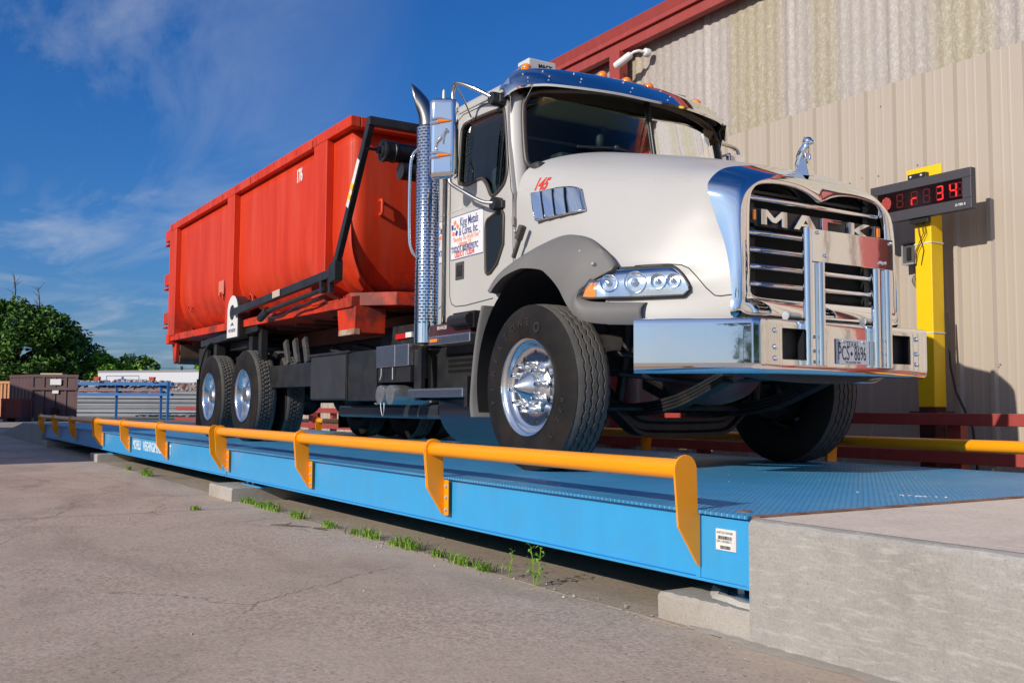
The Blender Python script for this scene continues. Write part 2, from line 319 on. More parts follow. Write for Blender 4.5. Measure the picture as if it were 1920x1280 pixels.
# ------------------------------------------------------------------ mesh library
class MB:
    def __init__(s): s.v = []; s.f = []
    def add(s, vs, fs):
        k = len(s.v); s.v += [tuple(p) for p in vs]; s.f += [tuple(k + i for i in q) for q in fs]
    def box(s, x0, x1, y0, y1, z0, z1):
        s.add([(x0, y0, z0), (x1, y0, z0), (x1, y1, z0), (x0, y1, z0), (x0, y0, z1), (x1, y0, z1), (x1, y1, z1), (x0, y1, z1)],
              [(0, 3, 2, 1), (4, 5, 6, 7), (0, 1, 5, 4), (1, 2, 6, 5), (2, 3, 7, 6), (3, 0, 4, 7)]); return s
    def obox(s, c, ax, half):
        c = Vector(c); A = [Vector(a).normalized() for a in ax]; vs = []
        for k in ((-1, -1, -1), (1, -1, -1), (1, 1, -1), (-1, 1, -1), (-1, -1, 1), (1, -1, 1), (1, 1, 1), (-1, 1, 1)):
            vs.append(c + A[0] * k[0] * half[0] + A[1] * k[1] * half[1] + A[2] * k[2] * half[2])
        s.add(vs, [(0, 3, 2, 1), (4, 5, 6, 7), (0, 1, 5, 4), (1, 2, 6, 5), (2, 3, 7, 6), (3, 0, 4, 7)]); return s
    def bar(s, a, b, w, t, up=(0, 0, 1)):
        """a box beam from a to b, w wide (across), t thick (along up)"""
        a, b = Vector(a), Vector(b); d = (b - a).normalized(); sd_ = d.cross(Vector(up)).normalized(); u = sd_.cross(d)
        return s.obox((a + b) / 2, (d, sd_, u), ((b - a).length / 2, w / 2, t / 2))
    def tube(s, pts, r, n=12, caps=True):
        P = [Vector(p) for p in pts]; k0 = len(s.v); m_ = len(P)
        rr = r if isinstance(r, (list, tuple)) else [r] * m_
        t0 = (P[1] - P[0]).normalized(); ref = Vector((0, 0, 1)) if abs(t0.z) < 0.9 else Vector((1, 0, 0))
        u = t0.cross(ref).normalized()
        for i, p in enumerate(P):
            t = ((P[min(i + 1, m_ - 1)] - P[i]).normalized() + (P[i] - P[max(i - 1, 0)]).normalized())
            t = t.normalized() if t.length > 1e-6 else t0
            u = (u - t * u.dot(t)).normalized(); w = t.cross(u)
            for j in range(n):
                a = 2 * math.pi * j / n; s.v.append(tuple(p + (u * math.cos(a) + w * math.sin(a)) * rr[i]))
        for i in range(m_ - 1):
            for j in range(n):
                a, b_ = k0 + i * n + j, k0 + i * n + (j + 1) % n
                s.f.append((a, b_, b_ + n, a + n))
        if caps: s.f.append(tuple(k0 + j for j in reversed(range(n)))); s.f.append(tuple(k0 + (m_ - 1) * n + j for j in range(n)))
        return s
    def lathe(s, prof, c, ax, n=32, caps=False):
        """prof = [(radius, height along ax)]"""
        c = Vector(c); ax = Vector(ax).normalized(); ref = Vector((0, 0, 1)) if abs(ax.z) < 0.9 else Vector((1, 0, 0))
        u = ax.cross(ref).normalized(); w = ax.cross(u); k0 = len(s.v)
        for r, h_ in prof:
            for j in range(n):
                a = 2 * math.pi * j / n; s.v.append(tuple(c + ax * h_ + (u * math.cos(a) + w * math.sin(a)) * r))
        for i in range(len(prof) - 1):
            for j in range(n):
                a, b_ = k0 + i * n + j, k0 + i * n + (j + 1) % n
                s.f.append((a, b_, b_ + n, a + n))
        if caps:
            s.f.append(tuple(k0 + j for j in reversed(range(n)))); s.f.append(tuple(k0 + (len(prof) - 1) * n + j for j in range(n)))
        return s
    def prism(s, poly, ext):
        """poly = 3D points (planar), ext = extrusion vector"""
        n = len(poly); e = Vector(ext); P = [Vector(p) for p in poly]
        s.add(P + [p + e for p in P], [tuple(reversed(range(n))), tuple(range(n, 2 * n))] + [(i, (i + 1) % n, (i + 1) % n + n, i + n) for i in range(n)]); return s
    def grid(s, G, closed=False):
        k0 = len(s.v); a, b_ = len(G), len(G[0])
        for row in G: s.v += [tuple(p) for p in row]
        for i in range(a - 1):
            for j in range(b_ - (0 if closed else 1)):
                j2 = (j + 1) % b_
                s.f.append((k0 + i * b_ + j, k0 + i * b_ + j2, k0 + (i + 1) * b_ + j2, k0 + (i + 1) * b_ + j))
        return s
    def ball(s, c, r, n=12, m_=8, sc=(1, 1, 1)):
        G = []
        for i in range(m_ + 1):
            t = math.pi * i / m_; G.append([(c[0] + sc[0] * r * math.sin(t) * math.cos(2 * math.pi * j / n), c[1] + sc[1] * r * math.sin(t) * math.sin(2 * math.pi * j / n), c[2] + sc[2] * r * math.cos(t)) for j in range(n)])
        return s.grid(G, True)
    def build(s, name, mt, parent=None, smooth=None, bevel=0.0, seg=2, thick=0.0):
        me = bpy.data.meshes.new(name); off = origin(parent)
        vs = [(p[0] - off[0], p[1] - off[1], p[2] - off[2]) for p in s.v]
        me.from_pydata(vs, [], s.f); me.materials.append(mt)
        if smooth is not None:
            me.polygons.foreach_set('use_smooth', [True] * len(me.polygons)); me.update()
            if smooth < 180: me.set_sharp_from_angle(angle=R(smooth))
        me.update()
        o = bpy.data.objects.new(name, me); col.objects.link(o)
        if parent: o.parent = parent
        if thick:
            md = o.modifiers.new('thickness', 'SOLIDIFY'); md.thickness = thick; md.offset = 0
        if bevel:
            md = o.modifiers.new('bevel', 'BEVEL'); md.width = bevel; md.segments = seg; md.limit_method = 'ANGLE'; md.angle_limit = R(35)
            md.harden_normals = False
        return o
def origin(p):
    off = Vector((0, 0, 0))
    while p is not None: off += p.location; p = p.parent
    return off
def tag(o, label=None, cat=None, group=None, kind=None):
    if label: o['label'] = label
    if cat: o['category'] = cat
    if group: o['group'] = group
    if kind: o['kind'] = kind
    return o
def thing(name, label, cat, loc=(0, 0, 0), group=None):
    o = bpy.data.objects.new(name, None); col.objects.link(o); o.location = loc; o.empty_display_size = 0.2
    return tag(o, label, cat, group)
def copy_tree(o, parent=None):
    c = o.copy(); col.objects.link(c); c.parent = parent
    for ch in list(o.children): copy_tree(ch, c)
    return c
def single(mb, name, mt, label, cat, group=None, base=None, **kw):
    """a one-mesh thing with its origin at base"""
    e = Vector(base) if base else Vector((0, 0, 0))
    mb.v = [(p[0] - e[0], p[1] - e[1], p[2] - e[2]) for p in mb.v]
    o = mb.build(name, mt, None, **kw); o.location = e
    return tag(o, label, cat, group)
def text(name, body, size, origin_, xd, yd, mt, parent, depth=0.001, sx=1.0, bold=0.0, align='LEFT', shear=0.0, lsp=1.0):
    cu = bpy.data.curves.new(name, 'FONT'); cu.body = body; cu.size = size; cu.extrude = depth; cu.offset = bold; cu.align_x = align
    cu.shear = shear; cu.space_character = lsp; cu.resolution_u = 3
    t = bpy.data.objects.new(name + '_curve', cu); col.objects.link(t)
    bpy.context.view_layer.update()
    me = bpy.data.meshes.new_from_object(t.evaluated_get(bpy.context.evaluated_depsgraph_get()))
    bpy.data.objects.remove(t); bpy.data.curves.remove(cu)
    X, Y = Vector(xd).normalized(), Vector(yd).normalized(); Z = X.cross(Y).normalized(); O = Vector(origin_) - origin(parent)
    for v in me.vertices:
        c = v.co.copy(); v.co = O + X * (c.x * sx) + Y * c.y + Z * c.z
    me.materials.clear(); me.materials.append(mt); me.name = name
    o = bpy.data.objects.new(name, me); col.objects.link(o); o.parent = parent
    return o
def cr_spline(P, n):
    """Catmull-Rom through the points P, n samples"""
    P = [Vector(p) for p in P]; m_ = len(P) - 1; out = []
    for k in range(n):
        t = k / (n - 1) * m_; i = min(int(t), m_ - 1); t -= i
        p1, p2 = P[i], P[i + 1]; p0 = P[i - 1] if i else p1 * 2 - p2; p3 = P[i + 2] if i + 2 <= m_ else p2 * 2 - p1
        out.append(0.5 * ((2 * p1) + (p2 - p0) * t + (2 * p0 - 5 * p1 + 4 * p2 - p3) * t * t + (3 * p1 - p0 - 3 * p2 + p3) * t ** 3))
    return out
def bolts(pts, r, h_, ax, parent, name='bolt', mt=None, hexa=False):
    for p in pts:
        mb = MB(); mb.lathe([(r, 0), (r, h_ * .45), (r * .75, h_ * .85), (r * .3, h_), (0.0005, h_)], p, ax, 6 if hexa else 12)
        mb.build(name, mt or BOLT, parent, smooth=40)
# ------------------------------------------------------------------ ground (deck top is z = 0, ground z = GZ)
GZ = -0.452
def structure(mb, name, mt, **kw): return tag(mb.build(name, mt, None, **kw), kind='structure')
g = MB(); g.add([(-900, -900, GZ - .03), (900, -900, GZ - .03), (900, 900, GZ - .03), (-900, 900, GZ - .03)], [(0, 1, 2, 3)])
structure(g, 'ground', mat('far_ground', (0.20, 0.175, 0.15), 0.95, noise=(0.3, 0.8, (0.12, 0.13, 0.07))))
g = MB()
# big pavement slabs with real open joints between them; the joint along the scale is irregular
rnd = random.Random(3)
def jy(x): return 2.645 + 0.012 * math.sin(x * 2.1) + 0.008 * math.sin(x * 7.3 + 1) + 0.004 * math.sin(x * 23)
xs = [-60, -40] + [-30 + .25 * i for i in range(0, 145)]
def slab(x0, x1, yb, top=GZ):
    X = [x for x in xs if x0 < x < x1]; X = [x0] + X + [x1]
    G = [[(x, yb, top - .03), (x, yb, top), (x, yb * .5 + jy(x) * .5, top), (x, jy(x) - .012, top), (x, jy(x) - .018, top - .03)] for x in X]
    g.grid(G)
slab(-60, -24.99, -40); slab(-24.975, -16.607, -40); slab(-16.593, -8.262, -40); slab(-8.248, 0.30, -40); slab(0.314, 12, -40)
structure(g, 'pavement', PAVE)
g = MB(); G = [[(x, jy(x), GZ - .03), (x, jy(x) + .006, GZ - .004), (x, jy(x) + .03, GZ - .004), (x, 9.0, GZ - .004)] for x in xs if x < 4]; g.grid(G)
structure(g, 'strip_under_scale', PAVE2)
# pebbles, chips
def pebbles():
    mb = MB(); r_ = random.Random(11)
    for i in range(170):
        x = r_.uniform(-9.5, -1.9); y = jy(x) + r_.gauss(0, .07) if i % 3 else r_.uniform(.9, 3.2)
        if x < -2.7 or y < 2.6:
            q = r_.uniform(.003, .010); a = r_.random() * 6
            vs = [(x + q * math.cos(a + k * 1.57) * r_.uniform(.7, 1.3), y + q * math.sin(a + k * 1.57) * r_.uniform(.7, 1.3), GZ + .001) for k in range(4)]
            mb.add(vs + [(x, y, GZ + q * r_.uniform(.7, 1.2))], [(0, 1, 4), (1, 2, 4), (2, 3, 4), (3, 0, 4)])
    tag(mb.build('pebbles', mat('pale_pebble', (0.5, 0.46, 0.42), 0.9, noise=(5, 1, (0.2, 0.17, 0.15)))), 'small pale pebbles and chips scattered along the pavement joint', 'pebbles', kind='stuff')
pebbles()
# crumbled mortar apron at the foot of the ramp
mb = MB(); r_ = random.Random(4); rows = []
for i in range(60):
    x = -2.95 + i * .05; w = .018 + .022 * r_.random() + (.02 if x > -2.62 else 0)
    yb = 2.655 if x > -2.63 else 2.66
    rows.append([(x, yb + .01, GZ + .012 * r_.uniform(.4, 1)), (x, yb - w * .45, GZ + .006), (x + r_.uniform(-.01, .01), yb - w, GZ + .001)])
mb.grid(rows)
single(mb, 'mortar_fillet', FOOT, 'thin crumbled mortar skirt along the foot of the near concrete block', 'mortar', base=(-2.6, 2.64, GZ), smooth=30)
# ------------------------------------------------------------------ approach ramps
def ramp_block(name, x0, x1, label, tilt=0.0):
    mb = MB(); c = .022
    poly = [(2.665, GZ - .02), (2.665, -.004 - c), (2.665 + c * .5, -.004 - c * .25), (2.665 + c * 1.3, -.004), (6.35, -.004), (6.35, GZ - .02)]
    n = 60; rings = []; rr_ = random.Random(7)
    for i in range(n + 1):
        x = x0 + (x1 - x0) * i / n; j = rr_.uniform(-.004, .004)
        rings.append([(x, y + (j if k in (1, 2) else 0), z + (j if k in (1, 2) else 0) - tilt * (abs(x - x0) if x1 > x0 else 0) * (1 if k in (1, 2, 3, 4) else 0)) for k, (y, z) in enumerate(poly)])
    mb.grid(rings, True); mb.f.append(tuple(range(len(mb.v) - 6, len(mb.v)))); mb.f.append((5, 4, 3, 2, 1, 0))
    t = thing(name, label, 'ramp', (x0, 2.665, GZ))
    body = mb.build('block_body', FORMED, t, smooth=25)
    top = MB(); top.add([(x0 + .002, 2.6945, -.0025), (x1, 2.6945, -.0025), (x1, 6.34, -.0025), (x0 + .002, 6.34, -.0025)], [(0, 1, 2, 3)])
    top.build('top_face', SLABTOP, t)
    return t
ramp_block('concrete_ramp', -2.635, 5.0, 'large pale cast concrete approach block at the near end of the blue scale')
t = thing('concrete_ramp', 'shaded concrete approach block at the far end of the blue scale', 'ramp', (-23.3, 2.66, GZ))
mb = MB(); mb.prism([(-23.25, 2.66, GZ - .02), (-23.25, 2.66, -.004), (-27, 2.66, -.03), (-33, 2.66, GZ + .02), (-33, 2.66, GZ - .02)], (0, 3.7, 0)); mb.build('block_body', FORMED, t, bevel=.02)
# steel nosing between deck and ramp
mb = MB(); mb.box(-2.655, -2.612, 2.70, 6.10, -.03, .003)
single(mb, 'edge_angle', mat('rusty_edge_steel', (0.16, 0.07, 0.04), 0.8, noise=(9, .8, (0.30, 0.2, 0.15))), 'thin rusty steel nosing between blue deck and near concrete ramp', 'steel edging', base=(-2.63, 2.7, -.02))
# ------------------------------------------------------------------ footing blocks and anchors
def footing(x0, x1, y0, y1, h_, label, chip=False):
    t = thing('footing_block', label, 'concrete footing', ((x0 + x1) / 2, (y0 + y1) / 2, GZ), 'footing blocks under the scale')
    mb = MB(); n = 24; rings = []; q = random.Random(int(x0 * 10))
    for i in range(n + 1):
        x = x0 + (x1 - x0) * i / n; j = q.uniform(-.003, .003)
        rings.append([(x, y0, GZ - .02), (x, y0 + j, GZ + h_ - .016), (x, y0 + .012, GZ + h_ + j), (x, y1, GZ + h_), (x, y1, GZ - .02)])
    mb.grid(rings, True); mb.f += [tuple(range(len(mb.v) - 5, len(mb.v))), (4, 3, 2, 1, 0)]
    mb.build('block', FOOT, t, smooth=25); return t
f1 = footing(-3.16, -2.636, 2.68, 3.75, .105, 'concrete footing block against the near ramp, blue paint and nut on it')
mb = MB(); q = random.Random(2)
mb.add([(-2.98, 2.90, GZ + .109), (-2.86, 2.83, GZ + .109), (-2.74, 2.80, GZ + .109), (-2.637, 2.80, GZ + .109), (-2.637, 2.95, GZ + .109), (-2.8, 2.96, GZ + .109)], [(0, 1, 2, 3, 4, 5)])
mb.build('blue_base_plate', BLUE, f1, thick=.003)
mb = MB(); pts = [(-3.07, 2.90), (-2.99, 2.85), (-2.93, 2.78), (-2.84, 2.775), (-2.75, 2.745), (-2.637, 2.75)]
rows = [[(x + q.uniform(-.01, .01), y + q.uniform(-.008, .008) + dy, GZ + .105 + dz) for x, y in pts] for dy, dz in ((-.03, .001), (0, .016), (.025, .014), (.05, .006))]
mb.grid(rows); mb.build('grout_ridge', concrete('pale_grout', (0.45, 0.41, 0.36), (0.56, 0.52, 0.47), (0.62, 0.59, 0.55), 4, False), f1, smooth=30)
mb = MB(); mb.lathe([(.026, 0), (.026, .035), (.014, .036), (.014, .06), (.001, .06)], (-2.925, 2.92, GZ + .109), (0, 0, 1), 6); mb.build('anchor_nut', GALV, f1, smooth=30)
def anchors(f, x, y, z):
    for dx in (0, .16):
        mb = MB(); mb.lathe([(.022, 0), (.022, .03), (.011, .031), (.011, .075), (.001, .075)], (x + dx, y, z), (0, 0, 1), 6); mb.build('anchor_nut', GALV, f, smooth=30)
    mb = MB(); mb.box(x - .07, x + .5, y - .05, y + .12, z - .006, z + .006); mb.build('anchor_plate', BLUE, f)
f2 = footing(-9.59, -8.84, 2.57, 3.8, .115, 'weathered concrete footing block under the joint nearest the camera'); anchors(f2, -9.25, 2.85, GZ + .122)
f3 = footing(-16.60, -15.95, 2.60, 3.8, .115, 'concrete footing block half in shadow under the far joint'); anchors(f3, -16.35, 2.85, GZ + .122)
f4 = footing(-23.2, -22.3, 2.66, 3.8, .115, 'shaded concrete footing block beside the far ramp')
# ------------------------------------------------------------------ weighbridge modules
YN, YF = 2.695, 6.08
def module(x0, x1, label, first=False):
    t = thing('scale_module', label, 'scale platform', (x1, YN, GZ), 'blue weighbridge deck modules')
    mb = MB(); mb.box(x0, x1, YN - .012, YF + .012, -.012, 0); mb.build('tread_plate_deck', DECK, t)
    for y, s, nm in ((YN, 1, 'side_girder'), (YF, -1, 'side_girder')):
        mb = MB(); ya, yb = (y + .022, y + .034) if s > 0 else (y - .034, y - .022)
        mb.box(x0 + .004, x1 - .004, ya, yb, -.262, -.0125)            # web
        f0, f1_ = (y, y + .16) if s > 0 else (y - .16, y)
        mb.box(x0 + .004, x1 - .004, f0 + (.004 if s > 0 else 0), f1_, -.274, -.2625)  # bottom flange
        mb.build(nm, BLUE, t, bevel=.002, seg=1)
    mb = MB()
    n = 6
    for i in range(n):
        y = YN + .45 + i * (YF - YN - .9) / (n - 1); mb.box(x0 + .02, x1 - .02, y - .05, y + .05, -.25, -.0125)
    for xx in (x0 + .03, x1 - .03): mb.box(xx - .02, xx + .02, YN + .036, YF - .036, -.25, -.0127)
    mb.build('cross_member', BLUE, t)
    return t
m1 = module(-9.52, -2.66, 'bright blue weighbridge platform nearest the camera, front wheels on it')
m2 = module(-16.28, -9.54, 'blue weighbridge platform in the middle with white lettering on its side')
m3 = module(-23.1, -16.3, 'shaded blue weighbridge platform farthest from the camera')
# end cap of the first module: vertical stiffener, shadow gap, label
mb = MB(); mb.box(-2.945, -2.665, YN + .008, YN + .0215, -.262, -.020); mb.build('end_plate', BLUE, m1, bevel=.002, seg=1)
mb = MB(); mb.box(-2.955, -2.93, YN + .003, YN + .0075, -.262, -.014); mb.build('weld_strip', BLUE, m1); mb = MB(); mb.box(-2.68, -2.664, YN + .003, YN + .0075, -.262, -.02); mb.build('weld_strip', BLUE, m1)
st = MB(); st.box(-2.842, -2.735, YN + .003, YN + .0075, -.142, -.062); st = st.build('serial_sticker', WHITED, m1)
text('sticker_text', 'AWT20-504580', .0135, (-2.838, YN + .0025, -.080), (1, 0, 0), (0, 0, 1), BLKLET, st, .0002, sx=.98)
text('sticker_text', 'S/N: 24100015', .0135, (-2.838, YN + .0025, -.113), (1, 0, 0), (0, 0, 1), BLKLET, st, .0002, sx=1.0)
for zc_, xa, xb in ((-.093, -2.83, -2.755), (-.129, -2.818, -2.765)):
    mb = MB(); x = xa; q = random.Random(3)
    while x < xb:
        w = q.choice((.0012, .0012, .0024)); mb.box(x, x + w, YN + .0022, YN + .0028, zc_ - .008, zc_ + .005); x += w + q.choice((.0012, .002))
    mb.build('barcode', BLKLET, st)
text('side_lettering', 'MICHELLI', .165, (-13.96, YN + .0215, -.172), (1, 0, 0), (0, 0, 1), FADELET, m2, .0005, sx=.74, bold=.004)
text('side_lettering', 'WEIGHING&MEASUREMENT', .165, (-13.33, YN + .0215, -.172), (1, 0, 0), (0, 0, 1), FADELET, m2, .0005, sx=.74, bold=.004)
# lifting-hole covers and debris on deck
mb = MB(); mb.lathe([(.03, 0), (.03, .004), (.001, .005)], (-2.79, 2.80, .0), (0, 0, 1), 16); mb.build('deck_hole_plug', mat('rusty_plug', (0.2, 0.11, 0.08), 0.8), m1)
mb = MB(); q = random.Random(9)
for i in range(26):
    x = -2.9 + q.gauss(0, .12); y = 4.0 + (x + 2.9) * .25 + q.gauss(0, .03); s_ = q.uniform(.002, .007)
    if x > -2.68: continue
    mb.ball((x, y, .002), s_, 5, 3, (1, 1, .5))
for i in range(60):
    x = q.uniform(-8, -2.8); y = q.uniform(2.8, 6); s_ = q.uniform(.0015, .004); mb.ball((x, y, .002), s_, 5, 3, (1, 1, .5))
tag(mb.build('grit', mat('white_grit', (0.62, 0.62, 0.6), 0.9)), 'white grit and crumbs scattered on the blue deck', 'grit', kind='stuff')
# ------------------------------------------------------------------ orange guide rails
RY, RZ, RR = 2.622, .158, .0405
def rail_plate(x, y_in, sgn, t, pair=False, nobolts=False):
    """flat side plate: bolted to the girder, sweeping outboard and up to the tube; sgn=-1 near side"""
    yi = y_in; yo = y_in + sgn * .112; yt = y_in + sgn * .073
    prof = [(yi + sgn * -.0, -.222), (yi + sgn * .018, -.205), (yo, -.060)]
    arc = [(yt - (-1) * 0 + .058 * math.cos(a) * 1.0, RZ + .058 * math.sin(a)) for a in [math.pi - k * math.pi / 10 for k in range(11)]]
    if sgn > 0: arc = [(yt - (c - yt), z) for c, z in arc]
    prof += arc + [(yi + sgn * .012, .02), (yi + sgn * .012, -.013), (yi, -.013)]
    mb = MB(); mb.prism([(x, y, z) for y, z in prof], (.010, 0, 0))
    p = mb.build('post', ORANGE, t, bevel=.0015, seg=1)
    return p
def rail(xs_, y, sgn, label, group):
    t = thing('guide_rail', label, 'guide rail', (xs_[0], y, -.2), group)
    ty = y + sgn * .073
    mb = MB(); mb.tube([(xs_[0] + .006, ty, RZ), (xs_[-1] + .003, ty, RZ)], RR, 28); mb.build('rail_tube', ORANGE, t, smooth=60)
    for i, x in enumerate(xs_):
        for dx in ((0,) if i in (0, len(xs_) - 1) else (-.016, .0)):
            rail_plate(x + dx, y, sgn, t)
        if 0 < i:
            pass
        # flange plate with bolts against the girder, on the side facing +x except at the right end
        if i < len(xs_) - 1:
            mb = MB(); mb.box(x + .0105, x + .060, min(y + sgn * .001, y + sgn * .009), max(y + sgn * .001, y + sgn * .009), -.218, -.018); mb.build('bolt_flange', ORANGE, t, bevel=.002, seg=1)
            bolts([(x + .040, y + sgn * .009, z) for z in (-.052, -.115, -.185)], .0115, .013, (0, sgn, 0), t)
    return t
rail([-9.435, -7.23, -5.055, -2.935], YN, -1, 'orange tubular guide rail along the near platform, closest to the camera', 'orange guide rails')
rail([-16.12, -14.10, -11.93, -9.64], YN, -1, 'orange tubular guide rail along the middle platform on the camera side', 'orange guide rails')
rail([-23.1, -20.95, -18.75, -16.34], YN, -1, 'shaded orange guide rail along the farthest platform on the camera side', 'orange guide rails')
rail([-9.435, -7.42, -5.20, -2.935], YF, 1, 'orange guide rail behind the truck front wheels, nearer the red barrier', 'orange guide rails')
rail([-16.12, -14.10, -11.93, -9.64], YF, 1, 'orange guide rail behind the truck rear wheels', 'orange guide rails')
# ------------------------------------------------------------------ metal building
WY = 7.6
def rpanel(x0, x1, z0, z1, y, parent, name, mt, minor=True, slope=0.0):
    """trapezoid ribs every 0.305 m"""
    mb = MB(); G = []; x = x0; top = []
    k = 0
    pts = []
    while x < x1:
        pts += [(x, 0), (x + .018, -.032), (x + .052, -.032), (x + .070, 0)]
        if minor: pts += [(x + .135, 0), (x + .142, -.0018), (x + .158, -.0018), (x + .165, 0), (x + .210, 0), (x + .217, -.0018), (x + .233, -.0018), (x + .240, 0)]
        x += .305
    mb.grid([[(a, y + b_, z0), (a, y + b_, z1 + slope * (a - x0))] for a, b_ in pts])
    return mb.build(name, mt, parent)
bld = thing('metal_building', 'large tan ribbed metal building with red eave trim behind the truck', 'building', (-10, WY, GZ))
rpanel(-24, 9, GZ, 3.362, WY, bld, 'lower_wall_sheet', TAN)
def fibrewall(x0, x1, z0, z1, y):
    mb = MB(); pts = []; x = x0
    while x < x1:
        u = ((x - x0) % 1.22)
        d = -.006 * math.cos(2 * math.pi * u / .1355) - (.020 if u < .07 else 0)
        pts.append((x, d)); x += .0226
    mb.grid([[(a, y + b_, z0), (a, y + b_, z1)] for a, b_ in pts]); return mb.build('upper_translucent_sheet', FIBRE, bld, smooth=60)
fibrewall(-24, 9, 3.300, 5.05, WY + .028)
mb = MB(); mb.box(-24.2, 9, WY - .20, WY + .1, 4.93, 5.10); mb.prism([(-24.2, WY - .20, 5.1005), (-24.2, WY - .235, 5.1005), (-24.2, WY - .20, 4.985), (-24.2, WY - .17, 4.985)], (33.2, 0, 0))
mb.build('eave_trim', REDTRIM, bld, bevel=.006)
mb = MB(); mb.box(-24.2, 9, WY - .16, WY - .06, 4.80, 4.9295); mb.build('eave_gutter_face', REDTRIM, bld, bevel=.004)
for xx in (-9.62, -20.0, -1.85, 6.0):
    mb = MB(); mb.box(xx, xx + .20, WY - .20, WY - .068, GZ + .0, 4.80); mb.build('downspout', REDTRIM, bld, bevel=.004)
mb = MB(); mb.box(-24.2, 9.05, WY - .03, WY + 14, 5.1015, 5.16); mb.build('roof', mat('grey_roof_sheet', (0.35, 0.35, 0.35), 0.5), bld)
mb = MB(); mb.box(-24.1, -24.0, WY + .002, WY + 14, GZ, 5.1); mb.box(8.98, 9.02, WY + .002, WY + 14, GZ, 5.1); mb.build('end_wall', TAN, bld)
mb = MB(); q = random.Random(6)
for i in range(26):
    mb.ball((q.uniform(-9, -3.6), WY - .002, q.choice((.75, 1.35, 2.55, 3.2)) + q.uniform(-.02, .02)), .011, 6, 4, (1, .5, 1))
mb.build('sheet_screws', GALV, bld)
# ------------------------------------------------------------------ red steel barrier in front of the wall
bar = thing('red_barrier', 'low dark red two-rail steel barrier between the scale and the wall', 'barrier', (-8, 6.95, GZ))
for z0, z1, y in ((.276, .371, 7.0), (-.02, .075, 6.99)):
    mb = MB(); mb.box(-30, 4, y, y + .09, z0, z1); mb.build('rail', REDTRIM, bar, bevel=.006)
for xx in (-27, -24, -21, -18, -15, -12.2, -9.9, -7.75, -4.85, -1.2, 1.5):
    mb = MB(); mb.box(xx, xx + .12, 7.092, 7.19, GZ, .36); mb.build('post', REDTRIM, bar, bevel=.004)
# ------------------------------------------------------------------ yellow post with the weight display
pst = thing('yellow_sign_post', 'bright yellow square steel post with rusty foot carrying the display', 'post', (-5.1, 7.27, GZ))
mb = MB(); mb.box(-5.19, -5.035, 7.215, 7.37, .42, 2.33); mb.build('column', YPOST, pst, bevel=.006)
mb = MB(); mb.box(-5.187, -5.038, 7.218, 7.367, .30, .4195); mb.box(-5.24, -4.98, 7.16, 7.4, .371, .384); mb.box(-5.187, -5.038, 7.218, 7.367, GZ, .30)
mb.build('rusty_foot', mat('rust_primer', (0.055, 0.018, 0.014), 0.9, noise=(14, 0.8, (0.12, 0.03, 0.02))), pst, bevel=.003)
mb = MB(); mb.box(-5.245, -4.915, 7.198, 7.213, 2.12, 2.415); mb.build('back_plate', YPOST, pst, bevel=.003)
for z in (1.78, 1.03):
    mb = MB(); mb.obox((-5.1125, 7.2925, z), ((1, 0, .03), (0, 1, 0), (0, 0, 1)), (.082, .082, .005)); mb.build('cable_tie', WHITED, pst)
dsp = thing('weight_display', 'dark grey scoreboard display with red digits mounted on the yellow post', 'display', (-5.06, 7.14, 1.98))
DX0, DX1, DZ0, DZ1 = -5.56, -4.612, 1.985, 2.315
mb = MB()
fx0, fx1, fz0, fz1 = -5.49, -4.69, 2.072, 2.238
for a in ((DX0, DX1, fz1, DZ1), (DX0, DX1, DZ0, fz0), (DX0, fx0, fz0, fz1), (fx1, DX1, fz0, fz1)): mb.box(a[0], a[1], 7.13, 7.142, a[2], a[3])
mb.box(DX0, DX1, 7.1425, 7.196, DZ0, DZ1); mb.build('housing', SIGNBOX, dsp, bevel=.004)
mb = MB(); mb.box(fx0 + .001, fx1 - .001, 7.1385, 7.1423, fz0 + .001, fz1 - .001); face = mb.build('display_face', SCREEN, dsp)
SEG = {'3': 'abcdg', '4': 'bcfg', 'r': 'eg', ' ': '', '1': 'bc'}
def digit(x, zc, w, h_, ch, off=True):
    t_ = h_ * .10; hw, hh = w / 2, h_ / 2
    def hseg(z): return (x - hw + t_, x + hw - t_, z - t_ / 2, z + t_ / 2)
    S = {'a': hseg(zc + hh - t_ / 2), 'g': hseg(zc), 'd': hseg(zc - hh + t_ / 2),
         'f': (x - hw, x - hw + t_, zc + t_ * .4, zc + hh - t_ * .4), 'b': (x + hw - t_, x + hw, zc + t_ * .4, zc + hh - t_ * .4),
         'e': (x - hw, x - hw + t_, zc - hh + t_ * .4, zc - t_ * .4), 'c': (x + hw - t_, x + hw, zc - hh + t_ * .4, zc - t_ * .4)}
    on, of = MB(), MB()
    for k, (a, b_, c, d) in S.items(): (on if k in SEG[ch] else of).box(a, b_, 7.1368, 7.1383, c, d)
    if on.v: on.build('lit_digit', LEDON, face)
    if off and of.v: of.build('unlit_digit', LEDOFF, face)
dx = (-5.24, -5.10, -4.985, -4.865, -4.745)
for xx, ch in zip(dx, (' ', 'r', ' ', '3', '4')): digit(xx - .03, 2.155, .066, .118, ch)
digit(-4.715, 2.155, .05, .118, ' ')
mb = MB()
for i in range(-6, 7):
    for j in range(-7, 8):
        if (i / 5.6) ** 2 + (j / 6.4) ** 2 < 1: mb.ball((-5.405 + i * .0088, 7.137, 2.152 + j * .0088), .0030, 6, 4, (1, .5, 1))
mb.build('stop_light_dots', LEDDOT, face)
text('maker_mark', 'D-TEK II', .026, (-4.755, 7.1295, 2.020), (1, 0, 0), (0, 0, 1), WHTLET, dsp, .0003, sx=.95, bold=.0006, shear=.2)
